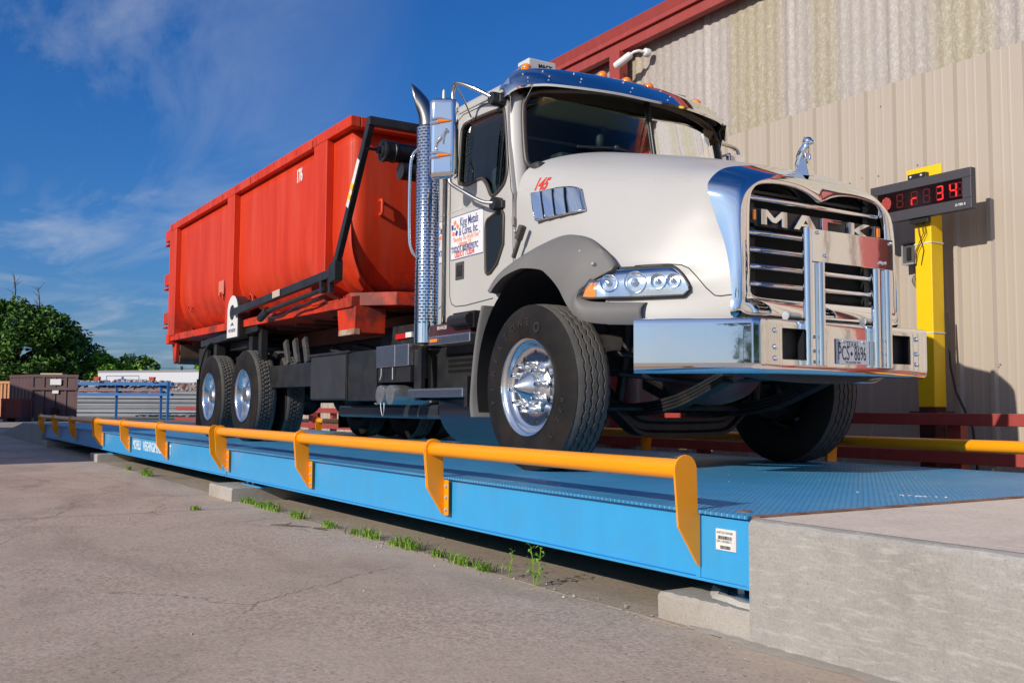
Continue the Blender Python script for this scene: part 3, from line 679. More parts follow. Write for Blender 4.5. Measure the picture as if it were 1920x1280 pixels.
mb = MB(); mb.box(-5.20, -5.03, 7.150, 7.197, 2.318, 2.362); mb.box(-5.19, -5.02, 7.15, 7.197, 1.945, 1.984); mb.build('mounting_clip', BLACKPL, dsp, bevel=.002)
bolts([(-5.17, 7.149, 2.338), (-5.07, 7.149, 2.338)], .012, .01, (0, -1, 0), dsp)
mb = MB()
for a, b_, c in ((-5.14, -5.10, .0), (-5.10, -5.17, .01), (-5.075, -5.15, .02)):
    mb.tube([(a, 7.18, 1.95), (a + .01, 7.19, 1.86), (b_, 7.205 - c, 1.72), (b_ - .03, 7.21, 1.60)], .0035, 6)
mb.build('signal_cable', BLACKPL, dsp, smooth=60)
# junction box + coiled cable
jb = thing('junction_box', 'small clear junction box on the wall left of the yellow post', 'electrical box', (-5.42, 7.5, 1.62))
mb = MB(); mb.box(-5.50, -5.35, 7.47, 7.555, 1.66, 1.86); mb.build('box_body', mat('smoky_clear_plastic', (0.10, 0.095, 0.10), 0.15, coat=.5), jb, bevel=.006)
mb = MB()
for a in ((-5.50, -5.35, 1.845, 1.86), (-5.50, -5.35, 1.66, 1.675), (-5.50, -5.485, 1.6755, 1.8445), (-5.365, -5.35, 1.6755, 1.8445)): mb.box(a[0], a[1], 7.455, 7.469, a[2], a[3])
mb.build('lid_frame', mat('grey_clear_rim', (0.30, 0.29, 0.30), 0.25), jb)
mb = MB(); mb.box(-5.45, -5.41, 7.456, 7.469, 1.70, 1.81); mb.build('breaker', BLACKPL, jb)
cc = MB(); q = random.Random(5)
for k in range(4):
    P = [( -5.27 + (.05 + .008 * k) * math.cos(a) + .02 * math.sin(2 * a), 7.40 + .01 * math.sin(a * 3 + k), 1.50 + (.065 + .006 * k) * math.sin(a) + (.03 * math.cos(a))) for a in [i * math.pi / 8 for i in range(17)]]
    cc.tube(P, .0035, 5, False)
cc.tube([(-5.24, 7.40, 1.47), (-5.215, 7.38, 1.38), (-5.235, 7.38, 1.28), (-5.21, 7.385, 1.33), (-5.20, 7.39, 1.44)], .0035, 5)
cc.tube([(-5.27, 7.40, 1.55), (-5.30, 7.45, 1.63), (-5.36, 7.5, 1.68)], .0035, 5)
single(cc, 'cable_coil', BLACKPL, 'loose coil of thin black cable hanging beside the yellow post', 'cable', base=(-5.27, 7.4, 1.4), smooth=60)
mb = MB(); mb.tube([(-5.02, 7.38, 1.2), (-5.01, 7.40, .75), (-4.99, 7.43, .55), (-4.93, 7.45, .40), (-4.86, 7.45, .25), (-4.83, 7.45, .0), (-4.83, 7.45, GZ)], .010, 8)
single(mb, 'conduit', BLACKPL, 'thin dark conduit running down the wall right of the yellow post', 'conduit', base=(-5, 7.4, GZ), smooth=60)
# security camera
sc_ = thing('security_camera', 'white bullet security camera on the wall under the red eave', 'camera', (-8.85, WY, 4.62))
mb = MB(); A = Vector((-9.365, 7.30, 4.560)); B_ = Vector((-9.11, 7.35, 4.650)); ax = (B_ - A).normalized()
mb.lathe([(.001, 0), (.040, 0), (.046, .006), (.047, .04), (.045, .24), (.03, .265), (.001, .265)], A, ax, 24); mb.build('camera_body', CAMWHITE, sc_, smooth=40)
mb = MB(); mb.lathe([(.001, -.004), (.034, -.004), (.034, .001)], A, ax, 24); mb.build('camera_lens', BLACKPL, sc_, smooth=40)
mb = MB(); mb.tube([(-9.14, 7.345, 4.640), (-9.08, 7.36, 4.665), (-9.04, 7.40, 4.675), (-9.02, 7.46, 4.665)], .018, 10); mb.lathe([(.001, 0), (.035, 0), (.052, .02), (.052, .075)], (-9.02, 7.46, 4.665), (0, 1, 0), 20); mb.build('camera_bracket', CAMWHITE, sc_, smooth=50)
# ------------------------------------------------------------------ the truck
YC = 4.67
truck = thing('roll_off_truck', 'white conventional roll-off truck with chrome grille and bumper standing on the blue scale', 'truck', (-8.5, YC, 0))
T = truck
def Yn(o): return YC - o      # near side
def Yf(o): return YC + o      # far side
# ---------------- tyres
def tyre_mesh(Rr, W, kind, n=300):
    """ring with real tread grooves; axis along y, outer sidewall at y=0, inner at y=W; rim radius .295"""
    prof_out = [(.295, .030), (.300, .012), (.318, .006), (.345, .001), (.385, -.004), (.43, -.002), (.47, .006), (Rr - .022, .016), (Rr - .008, .021)]
    side, tread = MB(), MB()
    def ring(lst, f=None): return [[(r * math.cos(a), y, r * math.sin(a)) for r, y in lst] for a in [2 * math.pi * k / n for k in range(n + 1)]]
    prof_in = [(r, W - y) for r, y in prof_out]
    side.grid(ring(prof_out)); side.grid(ring(prof_in))
    yy = []; y = .021
    m_ = 64 if kind == 'rib' else 60
    for i in range(m_ + 1): yy.append(.021 + (W - .042) * i / m_)
    G = []
    hexa = []
    for k in range(n + 1):
        a = 2 * math.pi * k / n; row = []
        for y in yy:
            u = (y - .021) / (W - .042); crown = -.012 * (2 * u - 1) ** 4
            d = 0.0
            if kind == 'rib':
                per = 44
                tri = abs(((a / (2 * math.pi) * per) % 1) * 2 - 1) * 2 - 1
                for q, (c, ph) in enumerate(((.235, 0), (.42, .5), (.60, 0), (.785, .5))):
                    tr = abs((((a / (2 * math.pi) * per) + ph) % 1) * 2 - 1) * 2 - 1
                    cc_ = c + .024 * tr; dd = abs(u - cc_) * (W - .042)
                    if dd < .0044: d = -.022
                for c in (.0, 1.0):
                    if abs(u - c) < .02 and tri > .1: d = -.006
            else:
                # hexagonal blocks
                s_ = a * Rr; v = y - .021
                px_ = .050; py_ = .046
                best = [9, 9]
                for ii in (-1, 0, 1, 2):
                    base = math.floor(v / py_) + ii - .5
                    rowi = int(math.floor(v / py_)) + ii
                    cy = (rowi + .5) * py_ - .012; offx = (.5 * px_) if rowi % 2 else 0
                    cx = round((s_ - offx) / px_) * px_ + offx
                    for cx2 in (cx, cx + px_, cx - px_):
                        di = math.hypot(s_ - cx2, (v - cy) * 1.05)
                        best.append(di)
                best.sort()
                inner = .05 < v < W - .092
                if inner and best[1] - best[0] < .012: d = -.014
                if (abs(v - .048) < .0045) or (abs(v - (W - .042 - .048)) < .0045): d = -.014
            r = Rr + crown + d
            row.append((r * math.cos(a), y, r * math.sin(a)))
        G.append(row)
    tread.grid(G)
    sh = MB(); sh.grid(ring([(Rr - .008, .021), (Rr - .012, .0212)])); sh.grid(ring([(Rr - .012, W - .021), (Rr - .008, W - .021)]))
    side.add(sh.v, sh.f)
    return side, tread
def place(mb, c, flip=False, rot=0.0):
    out = MB(); ca, sa = math.cos(rot), math.sin(rot)
    out.v = [(c[0] + (x * ca - z * sa), c[1] + (-y if flip else y), c[2] + (x * sa + z * ca)) for x, y, z in mb.v]
    out.f = [tuple(reversed(q)) for q in mb.f] if flip else list(mb.f)
    return out
def rim_outer(c, s, parent, hub=True):
    """polished disc wheel, bowl facing -y when s=1"""
    rm = MB()
    P = [(.310, -.006), (.312, .002), (.300, .007), (.287, .014), (.279, .030), (.272, .046), (.262, .056), (.246, .062), (.205, .066), (.165, .063), (.145, .060)]
    rm.lathe([(r, h_) for r, h_ in P], c, (0, s, 0), 72)
    o = rm.build('rim', POLALU, parent, smooth=50)
    holes = MB()
    for k in range(10):
        a = 2 * math.pi * (k + .5) / 10; hc = (c[0] + .224 * math.cos(a), c[1] + s * .0638, c[2] + .224 * math.sin(a))
        holes.lathe([(.001, -.0012), (.0175, -.0012), (.0205, .0005)], hc, (0, s, 0), 16)
    holes.build('hand_hole', BLACKPL, o)
    return o
NUTC = mat('satin_chrome', (0.80, 0.81, 0.82), 0.2, 1.0)
def hubcap(c, s, parent):
    hb = MB(); hb.lathe([(.001, -.100), (.010, -.096), (.055, -.045), (.096, -.006), (.102, .004), (.104, .030), (.118, .036), (.150, .050), (.168, .064)], c, (0, s, 0), 48)
    o = hb.build('hub_cap', NUTC, parent, smooth=30)
    for k in range(10):
        a = 2 * math.pi * k / 10 + .1; p = (c[0] + .146 * math.cos(a), c[1] + s * .050, c[2] + .146 * math.sin(a))
        nb = MB(); nb.lathe([(.026, .0), (.026, -.010), (.021, -.014), (.019, -.055), (.013, -.085), (.011, -.090), (.001, -.090)], p, (0, s, 0), 14)
        nb.build('lug_nut_cover', NUTC, o, smooth=35)
ribS, ribT = tyre_mesh(.532, .285, 'rib', 352)
def wheel(c, s, tm, label=None, rimkind='front'):
    w = MB(); sd_, td = place(tm[0], c, s < 0), place(tm[1], c, s < 0)
    tr = td.build('tyre', TREAD, T, smooth=40)
    if label: tr['label'] = label
    sw = sd_.build('sidewall', WALLRUB, tr, smooth=60)
    return tr, sw
FW = (-5.27, 3.392, .527)
tr, sw = wheel(FW, 1, (ribS, ribT))
ro = rim_outer((FW[0], FW[1] + .004, FW[2]), 1, T); hubcap((FW[0], FW[1] + .004, FW[2]), 1, T)
# raised sidewall lettering on an arc
def arc_text(body, rad, a0, da, size, c, y, parent, mt):
    for i, ch in enumerate(body):
        a = a0 - i * da
        rd = Vector((math.cos(a), 0, math.sin(a))); tg = Vector((math.sin(a), 0, -math.cos(a)))
        if ch != ' ': text('sidewall_letter', ch, size, Vector((c[0], y, c[2])) + rd * rad - tg * size * .3, tg, rd, mt, parent, .002, bold=.001)
SWL = mat('raised_rubber_letter', (0.035, 0.032, 0.030), 0.4)
arc_text('FIRESTONE', .392, R(193), R(13.2), .066, FW, 3.3865, sw, SWL)
em = MB(); em.lathe([(.020, 0), (.034, 0), (.034, -.003), (.020, -.003), (.020, 0)], (FW[0] + .392 * math.cos(R(72)), 3.3865, FW[2] + .392 * math.sin(R(72))), (0, 1, 0), 20); em.build('sidewall_emblem', SWL, sw, smooth=40)
arc_text('R22.5', .392, R(-12), R(9), .055, FW, 3.3865, sw, SWL)
FW2 = (-5.27, 5.915, .527)
ftr, fsw = wheel(FW2, -1, (ribS, ribT)); rim_outer((FW2[0], FW2[1] - .004, FW2[2]), -1, T)
def back_rim(c, s):
    """the inboard side of a wheel: rim well and brake drum"""
    mb = MB(); mb.lathe([(.300, .0), (.305, -.008), (.285, .01), (.270, .05), (.262, .15)], c, (0, s, 0), 56); o = mb.build('rim_back', mat('dark_steel_rim', (0.06, 0.057, 0.053), 0.5, 0.4), T, smooth=50)
    mb = MB(); mb.lathe([(.16, -.10), (.205, -.09), (.215, -.02), (.215, .02), (.20, .15), (.03, .15)], c, (0, s, 0), 40); mb.lathe([(.001, -.13), (.12, -.13), (.14, -.10), (.16, -.10)], c, (0, s, 0), 24)
    mb.build('brake_drum', FRAME, T, smooth=40)
back_rim((FW2[0], FW2[1] - .275, FW2[2]), 1); back_rim((FW[0], FW[1] + .275, FW[2]), -1)
# rear duals
blkS, blkT = tyre_mesh(.522, .255, 'block', 330)
RX = (-12.69, -11.24)
first = None
for x in RX:
    for y, s in ((3.36, 1), (3.69, 1), (5.98, -1), (5.65, -1)):
        if first is None:
            tr0, sw0 = wheel((x, y, .520), s, (blkS, blkT)); first = (tr0, x, y)
        else:
            c = copy_tree(first[0], T)
            if s < 0:
                c.rotation_euler = (0, 0, math.pi)
                # rotate about the wheel: local origin is the truck root
                Cx, Cy = first[1] - truck.location.x, first[2] - truck.location.y
                c.location = (x - truck.location.x + Cx, y - truck.location.y + Cy, 0)
            else: c.location = (x - first[1], y - first[2], 0)
for x in RX:
    mb = MB(); c = (x, 3.362, .520)
    mb.lathe([(.300, -.002), (.302, .004), (.292, .008), (.283, .02), (.276, .10), (.262, .145), (.235, .16), (.20, .155), (.165, .168), (.150, .17)], c, (0, 1, 0), 64); o = mb.build('rim', POLALU, T, smooth=50)
    mb = MB(); mb.lathe([(.001, .03), (.08, .03), (.10, .05), (.115, .12), (.15, .165)], c, (0, 1, 0), 32); hb = mb.build('hub_cap', ALU, T, smooth=35)
    for k in range(10):
        a = 2 * math.pi * k / 10; p = (x + .142 * math.cos(a), 3.362 + .155, .52 + .142 * math.sin(a))
        nb = MB(); nb.lathe([(.020, 0), (.018, -.05), (.001, -.06)], p, (0, 1, 0), 8); nb.build('lug_nut_cover', CHROME, hb, smooth=35)
    mb = MB(); mb.tube([(x, 3.5, .52), (x, 5.85, .52)], .075, 14); mb.ball((x, YC, .52), .24, 18, 12, (1, .8, 1)); mb.build('rear_axle', FRAME, T, smooth=50)
    back = MB(); back.lathe([(.30, 0), (.27, .04), (.26, .1), (.2, .12)], (x, 5.975 - .62, .52), (0, 1, 0), 40); back.lathe([(.21, -.12), (.21, .1), (.06, .1)], (x, 5.975 - .62, .52), (0, 1, 0), 30); back.build('brake_drum', FRAME, T, smooth=50)
# ---------------- hood: stringers from the centre line (offset 0) round the side, x from cab to grille
ST = [
 [(-5.60, .00, 2.265), (-5.2, .00, 2.165), (-4.8, .00, 2.060), (-4.45, .00, 1.955), (-4.15, .00, 1.850)],
 [(-5.62, .30, 2.255), (-5.2, .30, 2.150), (-4.8, .28, 2.048), (-4.45, .26, 1.945), (-4.15, .24, 1.845)],
 [(-5.66, .58, 2.215), (-5.2, .56, 2.110), (-4.8, .52, 2.005), (-4.45, .47, 1.908), (-4.15, .45, 1.825)],
 [(-5.72, .84, 2.140), (-5.2, .77, 2.020), (-4.8, .71, 1.925), (-4.45, .65, 1.845), (-4.16, .61, 1.790)],
 [(-5.76, .985, 2.045), (-5.2, .90, 1.915), (-4.8, .83, 1.825), (-4.45, .755, 1.760), (-4.16, .715, 1.715)],
 [(-5.77, 1.04, 1.88), (-5.2, .975, 1.79), (-4.8, .905, 1.70), (-4.43, .82, 1.640), (-4.15, .748, 1.610)],
 [(-5.77, 1.045, 1.70), (-5.2, 1.02, 1.62), (-4.8, .965, 1.55), (-4.42, .87, 1.500), (-4.11, .738, 1.480)],
 [(-5.77, 1.05, 1.50), (-5.2, 1.05, 1.46), (-4.8, 1.02, 1.40), (-4.42, .90, 1.360), (-4.07, .718, 1.340)],
 [(-5.77, 1.05, 1.32), (-5.2, 1.08, 1.32), (-4.8, 1.09, 1.28), (-4.46, .95, 1.240), (-4.045, .712, 1.22)],
 [(-5.77, 1.05, 1.18), (-5.2, 1.10, 1.20), (-4.78, 1.20, 1.17), (-4.47, 1.01, 1.150), (-4.03, .712, 1.12)],
 [(-5.77, 1.05, 1.06), (-5.2, 1.10, 1.08), (-4.74, 1.225, 1.04), (-4.47, 1.01, 1.030), (-4.02, .712, 1.02)],
 [(-5.77, 1.05, .96), (-5.2, 1.10, .96), (-4.72, 1.225, .93), (-4.46, 1.01, .930), (-4.02, .712, .93)],
 [(-5.77, 1.03, .90), (-5.2, 1.09, .90), (-4.71, 1.21, .885), (-4.44, .995, .882), (-4.02, .705, .882)]]
NI, NJ = 61, 97
S1 = [cr_spline(s_, NI) for s_ in ST]                       # [stringer][i]
HOOD = [cr_spline([S1[j][i] for j in range(len(ST))], NJ) for i in range(NI)]   # [i][j] (x, off, z)
def inarch(x, z): return x < -4.60 and (((x + 5.27) / .80) ** 2 + ((z - .52) / .90) ** 2 < 1 or (z < .97 and x < -4.76) or (x < -5.3 and z < 1.33))
mb = MB(); idx = {}
full = [[(p[0], YC - p[1], p[2]) for p in reversed(HOOD[i])] + [(p[0], YC + p[1], p[2]) for p in HOOD[i][1:]] for i in range(NI)]
mb.grid(full)
W2 = len(full[0])
keep = []
for q in mb.f:
    c = [mb.v[k] for k in q]; mx_, mz = sum(p[0] for p in c) / 4, sum(p[2] for p in c) / 4; off = abs(sum(p[1] for p in c) / 4 - YC)
    if off > .98 and inarch(mx_, mz): continue
    keep.append(q)
mb.f = keep
hood = mb.build('hood', WHITE, T, smooth=60)
from mathutils.bvhtree import BVHTree
HB = BVHTree.FromPolygons([Vector(p) for p in mb.v], mb.f)
def hood_ray(o, d):
    r_ = HB.ray_cast(Vector(o), Vector(d).normalized()); return r_[0]
def hood_at(x, z, side_min=.4):
    h_ = hood_ray((x, -1, z), (0, 1, 0))
    return YC - h_.y if h_ is not None else hood_near(x, z)
def hood_near(x, z, side_min=.4):
    """offset of the hood side at given x, z (nearest grid vertex blend)"""
    best = None
    for i in range(NI):
        for j in range(NJ):
            p = HOOD[i][j]
            if p[1] < side_min: continue
            d = (p[0] - x) ** 2 + (p[2] - z) ** 2
            if best is None or d < best[0]: best = (d, p[1])
    return best[1]
# seams: parting line over the headlight and crease
def seam(pts, name='panel_seam', r=.0035, mt=None):
    mb = MB(); mb.tube([(p[0], YC - p[1], p[2]) for p in pts], r, 6); return mb.build(name, mt or mat('dark_gap', (0.05, 0.045, 0.04), 0.9), hood, smooth=60)
GAP = mat('dark_gap', (0.04, 0.036, 0.033), 0.9)
def hpt(fx, z):
    """point on the hood surface at plan fraction fx along stringers and height z"""
    i = fx * (NI - 1); i0 = min(int(i), NI - 2); t = i - i0
    colz = [tuple(HOOD[i0][j][k] * (1 - t) + HOOD[i0 + 1][j][k] * t for k in range(3)) for j in range(NJ)]
    for j in range(20, NJ - 1):
        if colz[j][2] >= z >= colz[j + 1][2]:
            u = (colz[j][2] - z) / max(1e-6, colz[j][2] - colz[j + 1][2]); return tuple(colz[j][k] * (1 - u) + colz[j + 1][k] * u for k in range(3))
    return colz[-1]
seam([hpt(f, z) for f, z in ((.70, 1.235), (.73, 1.236), (.78, 1.235), (.82, 1.232), (.86, 1.222), (.885, 1.20), (.91, 1.15), (.935, 1.08), (.955, 1.035), (.97, 1.03), (.998, 1.035))], mt=GAP)
seam([hpt(f, z) for f, z in ((.03, 1.90), (.15, 1.90), (.3, 1.87), (.45, 1.835), (.60, 1.80), (.75, 1.765), (.88, 1.735), (.97, 1.71))], 'hood_crease', .0022, mat('soft_crease', (0.50, 0.48, 0.45), 0.6))
# hood nose centre insert at chrome
# ---------------- chrome grille surround
def contour(rows, yc=YC, n=90):
    half = cr_spline(rows, n); return [(p[0], yc - p[1], p[2]) for p in half] + [(p[0], yc + p[1], p[2]) for p in reversed(half[:-1])]
# each list runs from the bottom centre (off 0) up the side to the top centre
REAR = [(-4.02, .0, .900), (-4.02, .40, .900), (-4.025, .70, .905), (-4.022, .715, 1.02), (-4.03, .715, 1.12), (-4.045, .715, 1.22), (-4.072, .722, 1.34), (-4.115, .742, 1.48), (-4.150, .768, 1.640), (-4.168, .735, 1.715), (-4.168, .625, 1.795), (-4.155, .452, 1.831), (-4.155, .24, 1.852), (-4.155, .0, 1.857)]
FRONT = [(-3.985, .0, .935), (-3.985, .40, .935), (-3.99, .655, .94), (-3.985, .662, 1.02), (-3.985, .665, 1.12), (-3.985, .665, 1.22), (-3.99, .667, 1.34), (-3.995, .668, 1.48), (-4.000, .650, 1.60), (-4.005, .60, 1.665), (-4.01, .50, 1.722), (-4.012, .36, 1.748), (-4.014, .18, 1.752), (-4.018, .0, 1.745)]
INNER = [(-4.00, .0, 1.028), (-4.00, .40, 1.028), (-4.00, .565, 1.040), (-4.00, .590, 1.09), (-4.00, .592, 1.16), (-4.00, .592, 1.24), (-4.00, .594, 1.34), (-4.00, .594, 1.46), (-4.00, .588, 1.58), (-4.00, .565, 1.645), (-4.00, .50, 1.685), (-4.00, .33, 1.703), (-4.00, .15, 1.688), (-4.00, .0, 1.636)]
def blend(A, B, t): return [tuple(a[k] * (1 - t) + b_[k] * t for k in range(3)) for a, b_ in zip(A, B)]
def push(A, dx, do=0.0): return [(a[0] + dx, a[1] + (do if a[1] > .01 else 0), a[2]) for a in A]
def cusp(rows):
    """keep the pointed middle of the lower lip: sample the last span linearly"""
    return contour(rows)
rings = [contour(REAR), contour(push(blend(REAR, FRONT, .35), .012, .004)), contour(push(blend(REAR, FRONT, .75), .016, .003)), contour(push(blend(REAR, FRONT, .95), .008)), contour(push(FRONT, .002)),
         contour(push(blend(FRONT, INNER, .08), .004)), contour(push(blend(FRONT, INNER, .5), .008)), contour(push(blend(FRONT, INNER, .92), .004)), contour(INNER), contour(push(INNER, -.015)), contour(push(INNER, -.14))]
mb = MB(); mb.grid(rings); sur = mb.build('grille_surround', CHROME, T, smooth=75)
# radiator core behind
mb = MB(); mb.box(-4.22, -4.19, YC - .60, YC + .60, .95, 1.70); mb.build('radiator_screen', mat('radiator_black', (0.006, 0.006, 0.007), 0.7, bump=(300, .3, .002)), T)
# bars
for z, w in ((1.612, .575), (1.408, .575), (1.310, .575), (1.213, .57), (1.112, .565)):
    mb = MB(); mb.tube([(-4.045, YC - w, z), (-4.045, YC - w + .012, z), (-4.045, YC + w - .012, z), (-4.045, YC + w, z)], [.010, .0165, .0165, .010], 16); mb.build('grille_bar', CHROME, T, smooth=50)
mb = MB()
for o_ in (-.50, .50):
    mb.box(-4.10, -4.075, YC + o_ - .022, YC + o_ + .022, 1.03, 1.68)
mb.box(-4.11, -4.09, YC - .58, YC + .58, 1.655, 1.672)
mb.build('bar_bracket', BLACK, T)
mb = MB(); mb.prism([(-4.05, YC - .545, 1.555), (-4.05, YC - .545, 1.50), (-4.05, YC - .50, 1.452), (-4.05, YC + .50, 1.452), (-4.05, YC + .545, 1.50), (-4.05, YC + .545, 1.555)], (-.01, 0, 0)); badge = mb.build('badge_panel', BLACK, T)
def letter(poly, oy, z0, hh, w, parent, holes=None):
    pass
LP = {'M': [(0, 0), (.0, 1), (.24, 1), (.52, .52), (.80, 1), (1.04, 1), (1.04, 0), (.82, 0), (.82, .55), (.60, .20), (.44, .20), (.22, .55), (.22, 0)],
      'A': [(0, 0), (.36, 1), (.68, 1), (1.06, 0), (.80, 0), (.715, .23), (.33, .23), (.25, 0)],
      'C': [(0, 0), (0, 1), (.86, 1), (.86, .78), (.24, .78), (.24, .22), (.86, .22), (.86, 0)],
      'K': [(0, 0), (0, 1), (.25, 1), (.25, .60), (.66, 1), (1.0, 1), (.50, .53), (1.02, 0), (.68, 0), (.25, .42), (.25, 0)]}
lh = .092
for ch, o0, w in (('M', -.470, .205), ('A', -.205, .20), ('C', .045, .20), ('K', .285, .205)):
    pl = [(-4.048, YC + o0 + u * w, 1.458 + v * lh) for u, v in LP[ch]]
    mb = MB(); mb.prism(pl, (.022, 0, 0)); mb.build('badge_letter', CHROME, badge, bevel=.002, seg=1)
mb = MB(); c0 = -.205; mb.prism([(-4.0255, YC + c0 + u * .20, 1.458 + v * lh) for u, v in ((.44, .42), (.52, .66), (.61, .42))], (.0012, 0, 0)); mb.build('letter_gap', BLACK, badge)
for s in (-1, 1):
    mb = MB(); mb.box(-4.05, -4.02, YC + s * .545 - .024, YC + s * .545 + .024, 1.462, 1.548); m_ = mb.build('marker_bracket', SIGNBOX, T, bevel=.003)
    mb = MB(); mb.box(-4.0195, -4.008, YC + s * .545 - .012, YC + s * .545 + .014, 1.475, 1.535); mb.build('marker_lens', AMBER, m_, bevel=.003)
# ---------------- grille guard: plate and two double posts
mb = MB(); mb.prism([(-3.855, YC - .325, 1.235), (-3.855, YC + .455 - .0, 1.235), (-3.855, YC + .455, 1.425), (-3.855, YC + .44, 1.430), (-3.855, YC - .325, 1.430)], (.006, 0, 0)); mb2 = mb
gp = MB(); gp.box(-3.776, -3.770, Yn(.342), Yf(.362), 1.224, 1.408); guard = gp.build('guard_plate', CHROME_WAVY, T, bevel=.002, seg=1)
bolts([(-3.770, Yn(.300), 1.388), (-3.770, Yf(.335), 1.385), (-3.770, Yn(.238), 1.262), (-3.770, Yf(.235), 1.262), (-3.770, Yf(.275), 1.262)], .011, .014, (1, 0, 0), guard, mt=CHROME)
for s, y0 in ((-1, Yn(.318)), (1, Yf(.262))):
    mb = MB()
    top = 1.235
    for dy in (-.052, .052):
        mb.tube([(-3.775, y0 + dy, .635), (-3.775, y0 + dy, top - .02), (-3.800, y0 + dy, top + .06), (-3.875, y0 + dy, top + .17)] if False else [(-3.782, y0 + dy, .640), (-3.782, y0 + dy, 1.0), (-3.782, y0 + dy, 1.222 if (dy > 0 or s > 0) else 1.410)], .0255, 20)
    mb.build('guard_post', CHROME, T, smooth=50)
    mb = MB()
    mb.box(-3.80, -3.786, y0 - .052, y0 + .052, .642, 1.222); mb.build('guard_web', CHROME, T)
    bolts([(-3.786, y0, z) for z in (.66, .72, .80)], .010, .01, (1, 0, 0), T, mt=BOLT)
# ---------------- bumper
BZ0, BZ1 = .588, .893
plan = [(-4.262, -1.225), (-4.20, -1.160), (-3.865, -.790), (-3.832, -.752), (-3.812, -.715), (-3.806, -.66), (-3.805, -.3), (-3.805, .3), (-3.806, .66), (-3.812, .715), (-3.832, .752), (-3.865, .790), (-4.20, 1.160), (-4.262, 1.225)]
def dense(P):
    out = []
    for a, b_ in zip(P[:-1], P[1:]):
        for k in range(6): out.append((a[0] + (b_[0] - a[0]) * k / 6, a[1] + (b_[1] - a[1]) * k / 6))
    return out + [P[-1]]
holes = [(-.548, -.385, .672, .838), (.385, .548, .672, .838)]
zs = [BZ0, BZ0 + .006, BZ0 + .014, .645, .672, .72, .78, .838, .86, BZ1 - .012, BZ1 - .005, BZ1]
dxs = [-.030, -.008, -.001, 0, 0, 0, 0, 0, 0, -.001, -.007, -.030]
front = sorted(set([-.66, -.548, -.385, -.3, -.15, 0, .15, .3, .385, .548, .66]))
pl = dense(plan[:6])[:-1] + [(-3.805, o_) for o_ in front] + dense(plan[8:])[1:]
# outward normals of the plan curve
def nrm(P, i):
    a, b_ = P[max(i - 1, 0)], P[min(i + 1, len(P) - 1)]; d = Vector((b_[0] - a[0], b_[1] - a[1])).normalized(); return Vector((d.y, -d.x))
Gd = []
for i, (x, o_) in enumerate(pl):
    n_ = nrm(pl, i); Gd.append([(x + n_.x * d, YC + o_ + n_.y * d, z) for z, d in zip(zs, dxs)])
mb = MB(); mb.grid(Gd)
mb.f = [q for q in mb.f if not any(hh[0] - .001 < min(mb.v[k][1] for k in q) - YC and max(mb.v[k][1] for k in q) - YC < hh[1] + .001 and hh[2] - .001 < min(mb.v[k][2] for k in q) and max(mb.v[k][2] for k in q) < hh[3] + .001 for hh in holes)]
bumper = mb.build('bumper', CHROME_WAVY, T, smooth=40)
for a, b_, z0, z1 in holes:
    mb = MB()
    mb.box(-3.98, -3.95, YC + a, YC + b_, z0 - .02, z1 + .02)
    for (u0, u1, v0, v1) in ((a - .004, a, z0, z1), (b_, b_ + .004, z0, z1), (a, b_, z0 - .004, z0), (a, b_, z1, z1 + .004)): mb.box(-3.95, -3.8035, YC + u0, YC + u1, v0, v1)
    mb.build('lamp_recess', BLACKPL, bumper)
for a, b_, z0, z1 in holes:
    mb = MB(); mb.ball((-3.93, YC + (a + b_) / 2, .735), .042, 14, 10, (1.2, 1, 1)); mb.build('fog_lamp', GLASS if False else mat('dark_fog_lamp', (0.05, 0.055, 0.06), 0.08, coat=1), bumper, smooth=60)
bolts([(-3.804, YC + s * .612, z) for s in (-1, 1) for z in (.825, .735, .672)], .0145, .015, (1, 0, 0), bumper, mt=CHROME)
# number plate
mb = MB(); mb.box(-3.8035, -3.7990, Yf(.02) - .145, Yf(.02) + .145, .655, .800); npl = mb.build('number_plate', mat('plate_white', (0.62, 0.64, 0.68), 0.4), T, bevel=.004, seg=2)
py0 = Yf(.02)
text('plate_state', 'TEXAS', .046, (-3.7985, py0 - .005, .757), (0, 1, 0), (0, 0, 1), BLKLET, npl, .0004, sx=.80, bold=.0, align='CENTER')
text('plate_number', 'PCS', .118, (-3.7985, py0 - .128, .680), (0, 1, 0), (0, 0, 1), BLKLET, npl, .0004, sx=.50, bold=.0)
text('plate_number', '8696', .118, (-3.7985, py0 + .012, .680), (0, 1, 0), (0, 0, 1), BLKLET, npl, .0004, sx=.44, bold=.0)
text('plate_motto', 'The Lone Star State', .018, (-3.7985, py0 - .0, .663), (0, 1, 0), (0, 0, 1), BLKLET, npl, .0003, sx=.9, align='CENTER')
def star(c, r, mt, parent, name):
    mb = MB(); mb.prism([(c[0], c[1] + (r if k % 2 == 0 else r * .42) * math.sin(math.pi * k / 5), c[2] + (r if k % 2 == 0 else r * .42) * math.cos(math.pi * k / 5)) for k in range(10)], (.0006, 0, 0)); mb.build(name, mt, parent)
star((-3.7988, py0 - .115, .772), .017, BLKLET, npl, 'plate_star')
mb = MB(); mb.prism([(-3.7988, py0 - .012 + u, .716 + v) for u, v in ((-.014, .004), (-.004, .004), (-.004, .014), (.002, .014), (.012, 0), (.0, -.014), (-.006, -.004))], (.0006, 0, 0)); mb.build('plate_outline_mark', BLKLET, npl)
bolts([(-3.799, py0 - .085, .787), (-3.799, py0 + .085, .787)], .007, .006, (1, 0, 0), npl)
